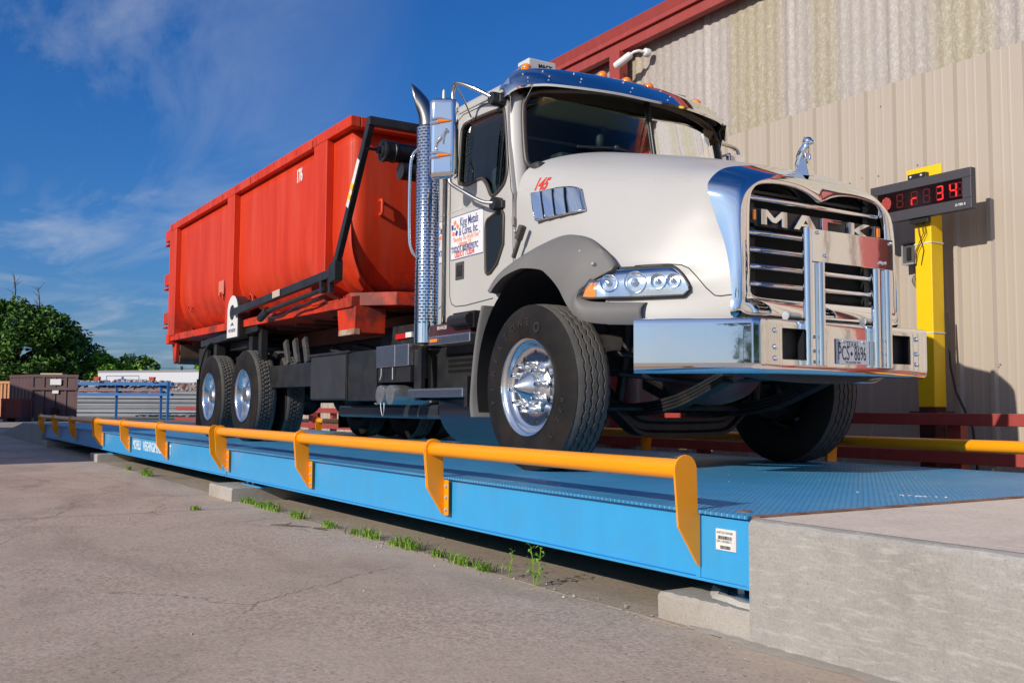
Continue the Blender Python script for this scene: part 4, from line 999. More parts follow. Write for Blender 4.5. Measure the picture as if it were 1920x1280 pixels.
# tow pins between bumper and grille
for o_ in (-.36, .30):
    mb = MB(); mb.tube([(-3.90, YC + o_ - .05, .922), (-3.90, YC + o_ + .05, .922)], .021, 14); mb.tube([(-3.90, YC + o_ - .062, .922), (-3.90, YC + o_ - .05, .922)], .026, 14); mb.build('tow_pin', GALV if False else BOLT, T, smooth=40)
mb = MB(); mb.box(-4.1, -3.86, YC - .62, YC + .62, .60, .885); mb.box(-4.16, -4.1, YC - .7, YC + .7, .66, .93); mb.build('bumper_crossmember', FRAME, T)
# ---------------- hood ornament (small standing dog on a wedge)
orn = MB()
bx, by, bz = -4.10, Yn(.02), 1.862
orn.prism([(bx - .06, by - .030, bz - .03), (bx + .055, by - .030, bz - .06), (bx + .012, by - .012, bz + .055), (bx - .012, by - .012, bz + .055)], (0, .060, 0))
orb = orn.build('ornament_base', CHROME, T, bevel=.004)
orn = MB(); q = [(bx - .045, by, bz + .03), (bx - .03, by, bz + .072), (bx - .002, by, bz + .100), (bx + .018, by, bz + .128), (bx + .022, by, bz + .150)]
orn.tube(q, [.018, .030, .037, .032, .024], 12)
orn.ball((bx + .028, by, bz + .158), .033, 12, 8, (1.05, .95, .9)); orn.ball((bx + .058, by, bz + .148), .019, 10, 6, (1, 1.1, .8))
for s in (-1, 1):
    orn.tube([(bx + .014, by + s * .014, bz + .105), (bx + .026, by + s * .018, bz + .07), (bx + .030, by + s * .016, bz + .045)], [.012, .009, .009], 8)
    orn.tube([(bx - .036, by + s * .012, bz + .055), (bx - .052, by + s * .014, bz + .035), (bx - .050, by + s * .014, bz + .0)], [.014, .010, .009], 8)
    orn.ball((bx + .016, by + s * .018, bz + .182), .007, 6, 4)
orn.build('ornament_dog', CHROME, orb, smooth=60)
# ---------------- hood vents
hv = []
vs_ = MB()
def vpt(x, z, d=0.0): return (x, Yn(hood_at(x, z) + d), z)
def vq(u, v, d):
    x = (-5.575 + .455 * u) * (1 - v) + (-5.50 + .475 * u) * v; z = (1.852 - .045 * u ** 5) * (1 - v) + 1.650 * v
    return (x, Yn(hood_at(x, z)) - d, z)
def vgrid(u0, u1, df, n=9):
    return [[vq(u0 + (u1 - u0) * i / (n - 1), v, df((u0 + (u1 - u0) * i / (n - 1)), v)) for v in (0, .04, .2, .4, .6, .8, .96, 1)] for i in range(n)]
mb = MB(); mb.grid(vgrid(0, 1, lambda u, v: .006)); mb.grid([[p for p in r_] for r_ in zip(*[(vq(k / 10, 0, .004), vq(k / 10, 0, .03)) for k in range(11)])]); vent = mb.build('side_vent', BLACK, hood, smooth=50, thick=.004)
for k in range(4):
    u0, u1 = .02 + .245 * k, .195 + .245 * k + (.045 if k == 3 else 0)
    mb = MB(); mb.grid(vgrid(u0, u1, lambda u, v: .044 - .014 * ((u - u0) / (u1 - u0)) ** 1.5 if k < 3 else .040 - .034 * ((u - u0) / (u1 - u0)) ** 2.2))
    mb.build('vent_blade', CHROME, vent, smooth=60, thick=.005)
fr_ = [vq(k / 12, 0, .022) for k in range(13)] + [vq(1, k / 8, .010) for k in range(1, 9)] + [vq(1 - k / 12, 1, .020) for k in range(1, 13)] + [vq(0, 1 - k / 8, .022) for k in range(1, 9)]
mb = MB(); mb.tube(fr_, .006, 8, False); mb.build('vent_frame', CHROME, vent, smooth=60)
# hood strap latch
mb = MB(); mb.bar((-5.70, Yn(1.115), 1.42), (-5.60, Yn(1.11), 1.585), .026, .03, (0, 1, 0)); mb.bar((-5.63, Yn(1.12), 1.535), (-5.578, Yn(1.115), 1.625), .040, .05, (0, 1, 0)); mb.build('hood_latch', GREYPL if False else mat('dark_grey_rubber', (0.07, 0.065, 0.065), 0.6), T, bevel=.008)
fn = text('fleet_number', '145', .118, (-5.605, 3.0, 1.888), (1, 0, -.14), (.10, 0, 1), REDLET, hood, .001, sx=.76, bold=.0048, shear=.10)
for v in fn.data.vertices:
    w_ = v.co + origin(hood); v.co.y = Yn(hood_at(w_.x, w_.z)) - .0025 - origin(hood).y + (w_.y - 3.0)
# ---------------- grey fender flares and splash panels
def flare(s):
    Oc = [(-6.005, 1.085, 1.205), (-5.89, 1.085, 1.30), (-5.77, 1.085, 1.358), (-5.49, 1.085, 1.442), (-5.30, 1.09, 1.478), (-5.12, 1.10, 1.487), (-4.97, 1.115, 1.468), (-4.83, 1.125, 1.425), (-4.72, 1.13, 1.365), (-4.64, 1.115, 1.295), (-4.585, 1.12, 1.215), (-4.66, 1.20, 1.16), (-4.725, 1.235, 1.07), (-4.70, 1.225, 1.025), (-4.60, 1.135, 1.012), (-4.50, 1.045, 1.008), (-4.44, .985, 1.005)]
    Ic = [(-5.74, 1.272, 1.170), (-5.68, 1.272, 1.215), (-5.57, 1.272, 1.265), (-5.40, 1.272, 1.294), (-5.30, 1.273, 1.292), (-5.12, 1.275, 1.262), (-5.04, 1.275, 1.22), (-4.97, 1.275, 1.170), (-4.91, 1.275, 1.115), (-4.87, 1.275, 1.065), (-4.83, 1.273, 1.015), (-4.79, 1.270, .975), (-4.74, 1.262, .935), (-4.68, 1.235, .905), (-4.60, 1.160, .890), (-4.50, 1.060, .884), (-4.44, .998, .884)]
    n = 80; O_, I_ = cr_spline(Oc, n), cr_spline(Ic, n); G = []
    for a, b_ in zip(O_, I_):
        row = []
        for v in (0, .06, .2, .4, .6, .8, .93, 1.0):
            p = a * (1 - v) + b_ * v; bul = math.sin(math.pi * v) * .030; kk = .014 if p.x > -4.78 and p.z < 1.08 else .004; p = Vector((p.x + kk * .7, p.y + bul + kk, p.z + bul * .5)); row.append(p)
        e = row[-1]; cdir = Vector((-5.27 - e.x, 0, .52 - e.z)).normalized()
        row.append(Vector((e.x, e.y - .004, e.z)) + cdir * -.004); row.append(Vector((e.x, e.y - .03, e.z)) - cdir * .006); row.append(Vector((e.x, e.y - .20, e.z)) - cdir * .01)
        first_ = row[0]; row.insert(0, Vector((first_.x, first_.y - .035, first_.z)))
        G.append([(p.x, YC + s * p.y, p.z) for p in row])
    mb = MB(); mb.grid(G); o = mb.build('fender_flare', GREYPL, T, smooth=50, thick=.008)
    # bolt dimples on top
    for x, z in ((-5.30, 1.405), (-5.04, 1.405), (-4.83, 1.362), (-4.70, 1.272)):
        b2 = MB(); b2.ball((x, YC + s * 1.178, z - .03), .020, 10, 6, (1.6, .35, 1.1)); b2.build('bolt_dimple', mat('shadowed_recess', (0.09, 0.085, 0.083), 0.8) if x == -5.30 else bpy.data.materials['shadowed_recess'], o, smooth=60)
        bolts([(x + .012, YC + s * 1.186, z - .022)], .011, .012, (0, s, 0.2), o)
    # rear splash panel
    P = [(-5.90, 1.06, 1.10), (-5.955, 1.06, .95), (-6.00, 1.06, .78), (-6.035, 1.06, .58), (-6.05, 1.06, .42), (-6.035, 1.06, .33)]
    G = []
    for x, o_, z in cr_spline(P, 24):
        G.append([(x - .02, YC + s * (o_ - .30), z), (x - .014, YC + s * (o_ + .17), z), (x - .010, YC + s * (o_ + .185), z), (x + .016, YC + s * (o_ + .188), z - .0), (x + .026, YC + s * (o_ + .175), z), (x + .03, YC + s * (o_ - .10), z)])
    mb = MB(); mb.grid(G); mb.build('splash_panel', GREYPL, T, smooth=40)
    # dark inner liner
    G = []
    for k in range(30):
        a = R(196) - k * R(160) / 29
        G.append([(-5.27 + .70 * math.cos(a), YC + s * o_, .56 + .72 * math.sin(a)) for o_ in (1.24, 1.0, .72, .45)])
    mb = MB(); mb.grid(G); mb.build('wheel_well_liner', mat('liner_black', (0.008, 0.008, 0.009), 0.9) if s < 0 else bpy.data.materials['liner_black'], T, smooth=60)
flare(-1); flare(1)
# ---------------- headlights
def headlight(s):
    hp = cr_spline([(-4.735, 1.236, 0), (-4.64, 1.165, 0), (-4.53, 1.075, 0), (-4.44, .99, 0), (-4.36, .895, 0), (-4.285, .79, 0)], 33)
    nrm2 = []
    for i in range(33):
        nrm2.append(Vector((.72, .69, 0)).normalized())
    def top(u): return 1.062 + .158 * min(1, (u / .30)) ** .55 if u < .30 else (1.222 - .008 * (u - .3) if u < .82 else 1.218 - .125 * ((u - .82) / .18) ** 2.0)
    def bot(u): return 1.040 if u < .95 else 1.040 + .03 * ((u - .95) / .05)
    def surf(u, v, d):
        i = u * 32; i0 = min(int(i), 31); t = i - i0; p = hp[i0] * (1 - t) + hp[i0 + 1] * t; nn = nrm2[i0]; z = bot(u) * (1 - v) + top(u) * v
        
        o3 = Vector((p.x + nn.x * .4, YC - (p.y + nn.y * .4), z)); h_ = hood_ray(o3, (-nn.x, nn.y, 0))
        if h_ is None: h_ = Vector((p.x, YC - p.y, z))
        q_ = Vector((h_.x + nn.x * (d + .004), (YC - h_.y) + nn.y * (d + .004), z)); return (q_.x, YC + s * q_.y, z)
    us = [k / 40 for k in range(41)]; vsn = [k / 8 for k in range(9)]
    mb = MB(); mb.grid([[surf(u, v, .010) for v in vsn] for u in us]); bez = mb.build('headlight', CHROME if False else mat('reflector_bowl', (0.80, 0.84, 0.90), 0.14, 0.9), T, smooth=60)
    # black seal
    loop = [surf(u, 1, .016) for u in us] + [surf(u, 0, .016) for u in reversed(us)]; loop.append(loop[0])
    mb = MB(); mb.tube(loop, .0085, 8, False); mb.build('headlight_seal', RUBBER, bez, smooth=60)
    mb = MB(); mb.grid([[surf(u, v, .030 * (1 - (2 * v - 1) ** 4) + .012) for v in vsn] for u in us]); mb.build('headlight_lens', LENS, bez, smooth=60)
    # amber wedge
    mb = MB(); mb.grid([[surf(u, v, .014) for v in vsn] for u in [k * .012 for k in range(14)]]); 
    mb.f = [q_ for q_ in mb.f if True]; mb.build('turn_signal', mat('amber_wedge', (0.95, 0.30, 0.03), 0.2, coat=.4) if s < 0 else bpy.data.materials['amber_wedge'], bez, smooth=60)
    for u, r, dn in ((.27, .050, 'turn_bowl'), (.50, .064, 'lamp_bowl'), (.72, .045, 'lamp_bowl'), (.86, .040, 'lamp_bowl')):
        c = surf(u, .5, .016); i0 = min(int(u * 32), 31); nn = nrm2[i0]; ax = Vector((nn.x, s * nn.y, 0))
        c = (c[0], c[1], 1.128)
        mb = MB(); mb.lathe([(r, .016), (r * .98, .010), (r * .8, -.012), (r * .45, -.03), (r * .4, .0), (r * .3, .012), (.0005, .016)], Vector(c) , ax, 28); mb.build(dn, CHROME, bez, smooth=40)
headlight(-1); headlight(1)
# ------------------------------------------------------------------ cab
OC = 1.05                       # half width of the cab side
def ws(o_, z): return -5.575 - .275 * abs(o_) ** 2.2 - .19 * (z - 2.25)        # windscreen surface x
# side wall with window opening, built as panels in the x-z plane
def side_wall(s):
    y0, y1 = (Yn(OC), Yn(OC - .035)) if s < 0 else (Yf(OC - .035), Yf(OC))
    outer = [(-6.83, 1.06), (-6.60, 1.045), (-6.25, 1.075), (-6.0, 1.10), (-5.76, 1.16), (-5.765, 1.40), (-5.775, 1.65), (-5.79, 1.90), (-5.83, 2.10), (-5.87, 2.28), (-5.90, 2.45), (-5.915, 2.56), (-5.94, 2.62), (-6.10, 2.66), (-6.40, 2.67), (-6.70, 2.675), (-6.83, 2.66), (-6.835, 2.2), (-6.835, 1.6)]
    win = [(-6.575, 2.11), (-6.45, 2.078), (-6.285, 2.085), (-6.215, 2.075), (-6.15, 2.02), (-6.09, 1.935), (-6.03, 1.925), (-5.93, 1.965), (-5.885, 2.01), (-5.865, 2.10), (-5.895, 2.30), (-5.945, 2.50), (-5.985, 2.545), (-6.20, 2.565), (-6.50, 2.57), (-6.565, 2.55), (-6.585, 2.50), (-6.585, 2.30), (-6.585, 2.15)]
    bm = bmesh.new()
    def loop(P): vs = [bm.verts.new((x, 0, z)) for x, z in P]; return [bm.edges.new((vs[i], vs[(i + 1) % len(vs)])) for i in range(len(vs))]
    e = loop(outer) + loop(win)
    bmesh.ops.triangle_fill(bm, use_beauty=True, edges=e)
    mb = MB(); bm.verts.ensure_lookup_table(); bm.verts.index_update()
    vv = [(v.co.x, v.co.z) for v in bm.verts]; ff = [tuple(v.index for v in f.verts) for f in bm.faces]
    def yo(x, z): return 0.0 if z < 2.0 else .035 * ((z - 2.0) / .65) ** 1.3      # tumblehome
    def P3(x, z, d): return (x, YC + s * (OC - yo(x, z) - d), z)
    mb.add([P3(x, z, 0) for x, z in vv], ff)
    o = mb.build('cab_side', WHITE, T); md = o.modifiers.new('thickness', 'SOLIDIFY'); md.thickness = .03; md.offset = 0
    # gasket round the window
    P = cr_spline(win + [win[0]], 90); gk = MB(); gk.tube([P3(p[0], p[1], -.012) for p in P], .0155, 8, False); gk.build('window_seal', BRONZE, o, smooth=60)
    # glass
    bm2 = bmesh.new(); vs = [bm2.verts.new((x, 0, z)) for x, z in win]; bm2.faces.new(vs); bmesh.ops.triangulate(bm2, faces=bm2.faces[:]); bm2.verts.index_update()
    gl = MB(); gl.add([P3(v.co.x, v.co.z, .004) for v in bm2.verts], [tuple(v.index for v in f.verts) for f in bm2.faces]); gl.build('side_window', SIDEGLASS, o)
    bar_ = MB(); bar_.tube([P3(-6.30, 2.585, -.004), P3(-5.985, 2.47, -.004)], .008, 8); 
    return o, P3
import bmesh
cs, P3 = side_wall(-1); cs2, P3f = side_wall(1)
def line(pts, r, mt, name, parent): 
    mb = MB(); mb.tube([P3(x, z, -.0145) for x, z in pts], r, 6, False); return mb.build(name, mt, parent, smooth=60)
dpts = [(-6.05, 1.178), (-6.45, 1.160), (-6.61, 1.165), (-6.675, 1.19), (-6.705, 1.25), (-6.715, 1.6), (-6.715, 1.98), (-6.72, 2.15), (-6.715, 2.45), (-6.66, 2.62), (-6.58, 2.655), (-6.10, 2.645), (-6.0, 2.63), (-5.965, 2.59), (-5.925, 2.45), (-5.87, 2.22), (-5.82, 1.98), (-5.815, 1.93), (-5.79, 1.88), (-5.785, 1.60), (-5.778, 1.40), (-5.772, 1.20)]
line(cr_spline([(a, 0, b_) for a, b_ in dpts], 120) if False else dpts, .0040, GAP, 'door_gap', cs)
line([(-6.83, 1.90), (-6.5, 1.905), (-6.1, 1.90), (-5.80, 1.885)], .0022, bpy.data.materials['soft_crease'], 'door_crease', cs)
# lower quarter window in the door
P = [(-5.925, 1.79), (-5.905, 1.765), (-5.900, 1.74), (-5.905, 1.55), (-5.99, 1.42), (-6.08, 1.365), (-6.125, 1.36), (-6.145, 1.375), (-6.152, 1.40), (-6.155, 1.70), (-6.148, 1.735), (-6.125, 1.76), (-5.96, 1.80), (-5.94, 1.80)]
mb = MB(); mb.prism([P3(x, z, -.0165) for x, z in P], (0, -.004, 0)); lw = mb.build('kerb_window', mat('dark_kerb_glass', (0.018, 0.024, 0.030), 0.08, coat=.6), cs)
mb = MB(); mb.tube([P3(x, z, -.02) for x, z in P + [P[0]]], .011, 8, False); mb.build('kerb_window_seal', BRONZE, lw, smooth=60)
# handle
mb = MB(); mb.box(-6.61, -6.48, Yn(OC + .021), Yn(OC + .015), 1.365, 1.50); hd = mb.build('door_handle', mat('dark_grey_trim', (0.06, 0.055, 0.05), 0.5), cs, bevel=.018, seg=3)
mb = MB(); mb.box(-6.585, -6.505, Yn(OC + .026), Yn(OC + .0215), 1.39, 1.475); mb.build('handle_paddle', BLACKPL, hd, bevel=.008)
# door sign
mb = MB(); mb.box(-6.695, -6.185, Yn(OC + .0185), Yn(OC + .0150), 1.525, 1.862); ds = mb.build('door_sign', mat('sign_white', (0.70, 0.71, 0.74), 0.4), cs, bevel=.001)
mb = MB(); y = Yn(OC + .0195)
for a in ((-6.692, -6.188, 1.856, 1.861), (-6.692, -6.188, 1.526, 1.531), (-6.694, -6.689, 1.5312, 1.8558), (-6.191, -6.186, 1.5312, 1.8558)): mb.box(a[0], a[1], y, y + .0009, a[2], a[3])
mb.build('sign_border', NAVY, ds)
X, Z = (1, 0, 0), (0, 0, 1)
text('sign_lettering', 'King Metals', .096, (-6.545, y, 1.772), X, Z, NAVY, ds, .0004, sx=.62, bold=.0010)
text('sign_lettering', '& Cores, Inc.', .092, (-6.560, y, 1.703), X, Z, NAVY, ds, .0004, sx=.60, bold=.0010)
text('sign_lettering', '"Recycling The World Over"', .050, (-6.655, y, 1.662), X, Z, ORLET, ds, .0004, sx=.70, shear=.25)
text('sign_lettering', 'Houston, TX', .046, (-6.56, y, 1.624), X, Z, ORLET, ds, .0004, sx=.78, bold=.001)
text('sign_lettering', 'TXDOT 005903937C', .062, (-6.68, y, 1.581), X, Z, NAVY, ds, .0004, sx=.75, bold=.0016)
text('sign_lettering', 'USDOT 712034', .062, (-6.625, y, 1.540), X, Z, REDLET, ds, .0004, sx=.74, bold=.0016)
for k in range(5):
    a = R(90 + 72 * k); c = (-6.622 + .042 * math.cos(a), y, 1.765 + .046 * math.sin(a))
    mb = MB(); mb.obox((c[0], c[1], c[2]), ((-math.sin(a + .4), 0, math.cos(a + .4)), (math.cos(a + .4), 0, math.sin(a + .4)), (0, 1, 0)), (.020, .015, .0006)); mb.build('sign_emblem', (ORLET, NAVY)[k % 2], ds, bevel=.004)
mb = MB(); mb.lathe([(.011, 0), (.011, -.001), (.001, -.001)], (-6.622, y, 1.765), (0, 1, 0), 12); mb.build('sign_emblem', NAVY, ds)
bolts([P3(-5.765, 1.62, -.015)], .010, .008, (0, -1, 0), cs)
mb = MB(); mb.tube([P3(-5.775, 1.72, -.02), P3(-5.772, 1.66, -.02)], .012, 8); mb.build('door_hinge', mat('hinge_grey', (.22, .2, .18), .5), cs, smooth=50)
# cowl / body corner between door and hood, floor underside
mb = MB()
mb.box(-6.83, -5.80, Yn(OC - .03), Yf(OC - .03), 1.02, 1.06); mb.build('cab_floor', BLACK, T)
mb = MB(); mb.box(-6.835, -6.80, Yn(OC - .02), Yf(OC - .02), 1.06, 2.66); mb.build('cab_back', WHITE, T, bevel=.01)
mb = MB(); mb.prism([P3(-6.83, 1.05, 0), P3(-6.60, 1.035, 0), P3(-6.25, 1.065, 0), P3(-6.15, 1.0, .02), P3(-6.25, .985, .03), P3(-6.79, 1.0, .03)], (0, .3, 0)); mb.build('sill_panel', WHITE, T, bevel=.01)
# roof
def roofz(o_): u = min(1, abs(o_) / 1.018); return 2.675 + .262 * (1 - u ** 2.4) ** .5
G = []
for i in range(25):
    x = -6.86 + (-5.86 + 6.86) * i / 24; fr = max(0, (x + 6.25) / .39)
    row = []
    for j in range(49):
        o_ = -1.018 + 2.036 * j / 48; u = abs(o_) / 1.018
        z = roofz(o_) - .07 * fr ** 2 * (1 - u ** 3)
        endf = max(0, (4 - i) / 4) ** 2 * .10
        row.append((x + (.0 if i < 24 else 0) - .05 * u ** 2 * (i / 24), YC + o_, z - endf * (1 - u ** 3)))
    G.append(row)
mb = MB(); mb.grid(G); roof = mb.build('cab_roof', WHITE, T, smooth=50, thick=.015)
for s in (-1, 1):
    mb = MB(); mb.bar((-6.80, YC + s * (1.022), 2.685), (-5.925, YC + s * (1.022), 2.682), .03, .022); mb.build('roof_drip_rail', WHITE, roof, bevel=.006)
# windscreen: gasket + glass
def wpt(o_, z, d=0.0): return (ws(o_, z) + d, YC + o_, z)
half = [(0, 2.215), (.30, 2.21), (.60, 2.165), (.80, 2.10), (.90, 2.080), (.945, 2.11), (.955, 2.18), (.950, 2.35), (.940, 2.50), (.920, 2.60), (.86, 2.660), (.60, 2.69), (.30, 2.705), (0, 2.71)]
hs = [(p.x, p.z) for p in cr_spline([(a, 0, b_) for a, b_ in half], 60)]
full_ = hs + [(-a, b_) for a, b_ in reversed(hs[1:-1])]
gk = MB(); lp = [wpt(a, b_, .012) for a, b_ in full_]; lp.append(lp[0]); gk.tube(lp, .021, 10, False); gk = gk.build('windscreen_seal', BRONZE, T, smooth=60)
G = []
for i in range(41):
    u = -1 + 2 * i / 40; row = []
    for j in range(17):
        v = j / 16; z = 2.20 + .50 * v
        w = .950 - .02 * v; o_ = u * w
        zlo = 2.215 - .14 * abs(u) ** 3; zhi = 2.712 - .075 * abs(u) ** 4
        zz = zlo + (zhi - zlo) * v; row.append(wpt(o_, zz))
    G.append(row)
mb = MB(); mb.grid(G); mb.build('windscreen', GLASS, T, smooth=60)
mb = MB(); mb.tube([wpt(.035, 2.24, .010), wpt(.035, 2.70, .010)], .016, 8); mb.build('windscreen_divider', BLACK, T, smooth=50)
# A pillars and header panel around the glass
for s in (-1, 1):
    G = []
    for j in range(15):
        v = j / 14; z = 1.86 + .82 * v; o0 = .955 - .025 * max(0, (z - 2.2) / .45); o1 = OC - (0 if z < 2.0 else .035 * ((z - 2.0) / .65) ** 1.3)
        xs0 = ws(o0, z); xd = -5.83 - .13 * max(0, (z - 2.0) / .62)
        G.append([(xs0 + .006, YC + s * o0, z), (xs0 - .002 - .02, YC + s * (o0 + (o1 - o0) * .5), z), (xs0 - .055, YC + s * (o1 - .004), z), (xd - .03, YC + s * (o1 + .001), z)])
    mb = MB(); mb.grid(G); mb.build('windscreen_pillar', WHITE, T, smooth=60, thick=.012)
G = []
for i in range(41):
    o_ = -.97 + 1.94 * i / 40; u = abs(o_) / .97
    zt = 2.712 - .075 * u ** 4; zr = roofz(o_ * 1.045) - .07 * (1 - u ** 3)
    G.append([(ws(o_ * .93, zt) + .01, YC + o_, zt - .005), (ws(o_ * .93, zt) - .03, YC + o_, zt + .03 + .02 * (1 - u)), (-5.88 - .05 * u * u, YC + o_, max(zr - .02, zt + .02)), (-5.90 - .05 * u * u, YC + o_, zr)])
mb = MB(); mb.grid(G); mb.build('roof_header', BLACK, T, smooth=60)  # black colour holds the visor's shade as well as the thick black gasket
# cowl below the glass
G = []
for i in range(41):
    o_ = -.86 + 1.72 * i / 40; u = abs(o_)
    G.append([(ws(o_, 2.2) + .02, YC + o_, 2.19 - .13 * u ** 3), (-5.62 - .12 * u, YC + o_, 2.10 - .2 * u ** 3), (-5.62 - .12 * u, YC + o_, 1.8)])
mb = MB(); mb.grid(G); mb.build('cowl', BLACK, T, smooth=60)
for o0, o1, z0 in ((-.62, -.05, 2.235), (.10, .62, 2.215)):
    mb = MB(); mb.tube([wpt(o0, z0 + .02, .035), wpt((o0 + o1) / 2, z0 + .035, .04), wpt(o1, z0 + .0, .035)], .008, 6); mb.tube([wpt((o0 + o1) / 2, z0 + .035, .05), wpt(o1 + .1, z0 - .03, .05)], .010, 6); mb.ball(wpt((o0 + o1) / 2, z0 + .035, .05), .018, 8, 6); mb.build('wiper', BLACKPL, T, smooth=60)
# interior
mb = MB(); mb.box(-6.79, -6.77, Yn(.98), Yf(.98), 1.1, 2.62); mb.build('cab_back_liner', DASH, T)
mb = MB(); G = []
for i in range(9):
    x = -6.78 + .97 * i / 8
    G.append([(x, YC + o_, 2.62 - .10 * (abs(o_) / .93) ** 3 + .03) for o_ in [-.93 + 1.86 * k / 16 for k in range(17)]])
mb.grid(G); mb.build('headliner', INTER, T, smooth=60)
mb = MB(); mb.prism([(-5.76, Yn(.84), 2.62), (-5.98, Yn(.84), 2.66), (-6.05, Yn(.84), 2.56), (-5.86, Yn(.84), 2.50)], (0, 1.68, 0)); mb.build('overhead_console', INTER, T, bevel=.03, seg=3)
mb = MB(); mb.box(-6.05, -5.74, Yn(.70), Yf(.70), 2.1, 2.24); mb.box(-6.05, -5.66, Yn(.95), Yf(.95), 1.7, 2.12); mb.build('dashboard', DASH, T, bevel=.04, seg=3)
for o_ in (-.48, .52):
    mb = MB(); mb.box(-6.70, -6.58, YC + o_ - .24, YC + o_ + .24, 1.5, 2.30); mb.box(-6.70, -6.20, YC + o_ - .25, YC + o_ + .25, 1.35, 1.5); mb.build('seat', SEAT, T, bevel=.04, seg=3)
mb = MB(); mb.lathe([(.205, -.012), (.222, 0), (.205, .012), (.190, 0), (.205, -.012)], (-6.08, Yn(-.48) if False else Yn(.48), 2.13), (.5, 0, .85), 32); mb.build('steering_wheel', BLACKPL, T, smooth=60)
hh = MB(); hh.ball((-5.90, 4.88, 2.375), .135, 20, 14, (1.1, 1, .95)); hh.lathe([(.15, -.01), (.15, .0), (.12, .01)], (-5.89, 4.88, 2.33), (0, 0, 1), 24)
single(hh, 'hard_hat', HELMET, 'orange red hard hat resting on the dashboard behind the windscreen', 'hard hat', base=(-5.9, 4.88, 2.25), smooth=60)
pp = MB(); pp.obox((-5.78, 4.82, 2.60), ((0, 1, 0), (.2, 0, 1), (1, 0, 0)), (.035, .062, .001)); single(pp, 'paper_sheet', GREENP, 'pale green paper slip hanging at the top of the windscreen', 'paper', base=(-5.78, 4.82, 2.54))
pp = MB(); pp.obox((-5.78, 4.87, 2.475), ((0, 1, -.1), (.2, 0, 1), (1, 0, 0)), (.030, .035, .001)); single(pp, 'paper_sheet', BLUEP, 'small light blue paper card below the green slip in the windscreen', 'paper', base=(-5.78, 4.87, 2.44))
pp = MB(); pp.add([(-5.83, 5.02, 2.125), (-5.85, 5.52, 2.125), (-6.02, 5.52, 2.33), (-5.98, 5.12, 2.26)], [(0, 1, 2, 3)]); single(pp, 'paper_sheet', GREENP, 'large pale green sheet standing on the right side of the dashboard', 'paper', base=(-5.85, 5.2, 2.125), thick=.004)
mb = MB(); mb.tube([(-5.86, Yf(-.22), 2.62), (-5.87, Yf(-.22), 2.50), (-5.85, Yf(-.22), 2.46)], .022, 8); mb.ball((-5.85, Yf(-.26), 2.40), .055, 10, 8, (.6, .6, 1.2)); mb.build('dash_camera', DASH, T, smooth=60)
# sun visor (chrome), in three facets with side brackets
TOPC = [(-5.835, 0, 2.895), (-5.865, .35, 2.897), (-5.935, .72, 2.892), (-5.985, .88, 2.868), (-6.03, .97, 2.80), (-6.06, 1.02, 2.72)]
BOTC = [(-5.50, 0, 2.655), (-5.545, .35, 2.672), (-5.665, .72, 2.690), (-5.735, .88, 2.690), (-5.815, 1.01, 2.668), (-5.885, 1.075, 2.615)]
tc_, bc_ = cr_spline(TOPC, 30), cr_spline(BOTC, 30)
G = []
ordr = [(-1, k) for k in range(29, 0, -1)] + [(1, k) for k in range(30)]
for s, k in ordr:
    a, b_ = tc_[k], bc_[k]; row = []
    for v in (0, .1, .35, .65, .93, .985, 1.0):
        p = a * (1 - v) + b_ * v; bul = .028 * math.sin(math.pi * v); row.append((p.x + bul * .6, YC + s * p.y, p.z + bul))
    row.append((b_.x - .012, YC + s * b_.y, b_.z - .012)); row.append((b_.x - .03, YC + s * b_.y, b_.z + .0)); G.append(row)
mb = MB(); mb.grid(G); visor = mb.build('sun_visor', CHROME, T, smooth=30, thick=.003)
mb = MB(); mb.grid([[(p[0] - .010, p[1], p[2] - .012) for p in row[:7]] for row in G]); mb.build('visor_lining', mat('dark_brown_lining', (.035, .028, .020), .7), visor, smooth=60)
for s in (-1, 1):
    mb = MB(); mb.prism([(-6.06, YC + s * 1.022, 2.70), (-5.90, YC + s * 1.03, 2.76), (-5.885, YC + s * 1.03, 2.615), (-5.90, YC + s * 1.012, 2.50), (-5.915, YC + s * 1.012, 2.47), (-5.93, YC + s * 1.012, 2.50), (-5.97, YC + s * 1.02, 2.60)], (0, s * .004, 0)); mb.build('visor_bracket', CHROME, visor)
    mb = MB(); mb.prism([(-5.90, YC + s * .90, 2.70), (-5.74, YC + s * .93, 2.68), (-5.80, YC + s * .97, 2.56)], (0, .004, 0)); mb.build('visor_brace', CHROME, visor)
mb = MB()
for k, v in ((3, .5), (9, .45), (14, .5), (20, .5)):
    for s in (-1, 1):
        for vv_ in (v, v + .32):
            p = tc_[k] * (1 - vv_) + bc_[k] * vv_; mb.ball((p.x + .018, YC + s * p.y, p.z + .028), .007, 6, 4)
mb.build('visor_rivets', BOLT, visor)
# roof marker lights, horns, number box
for i, (x, o_, z) in enumerate(((-6.02, -.815, 2.895), (-6.10, -.05, 3.005), (-6.10, .19, 3.000), (-6.10, .42, 2.995), (-6.02, .86, 2.915))):
    mb = MB(); mb.lathe([(.020, -.20), (.034, -.10), (.040, -.01), (.036, .0)], (x, YC + o_, z), (1, 0, 0), 18, True); bs = mb.build('marker_light_base', CHROME, T, smooth=45)
    mb = MB(); mb.ball((x + .005, YC + o_, z), .040, 16, 10, (1.05, 1, .95)); mb.build('marker_light_lens', AMBER, bs, smooth=60)
mb = MB(); mb.box(-6.24, -6.08, Yn(.75), Yn(.50), 2.93, 3.015); rb = mb.build('roof_sign_box', mat('milky_plastic', (0.62, 0.62, 0.60), 0.3, coat=.4), T, bevel=.012, seg=2)
text('roof_sign_lettering', 'MACK', .045, (-6.078, Yn(.665), 2.948), (0, 1, 0), (0, 0, 1), BLKLET, rb, .0006, sx=1.0, bold=.001)
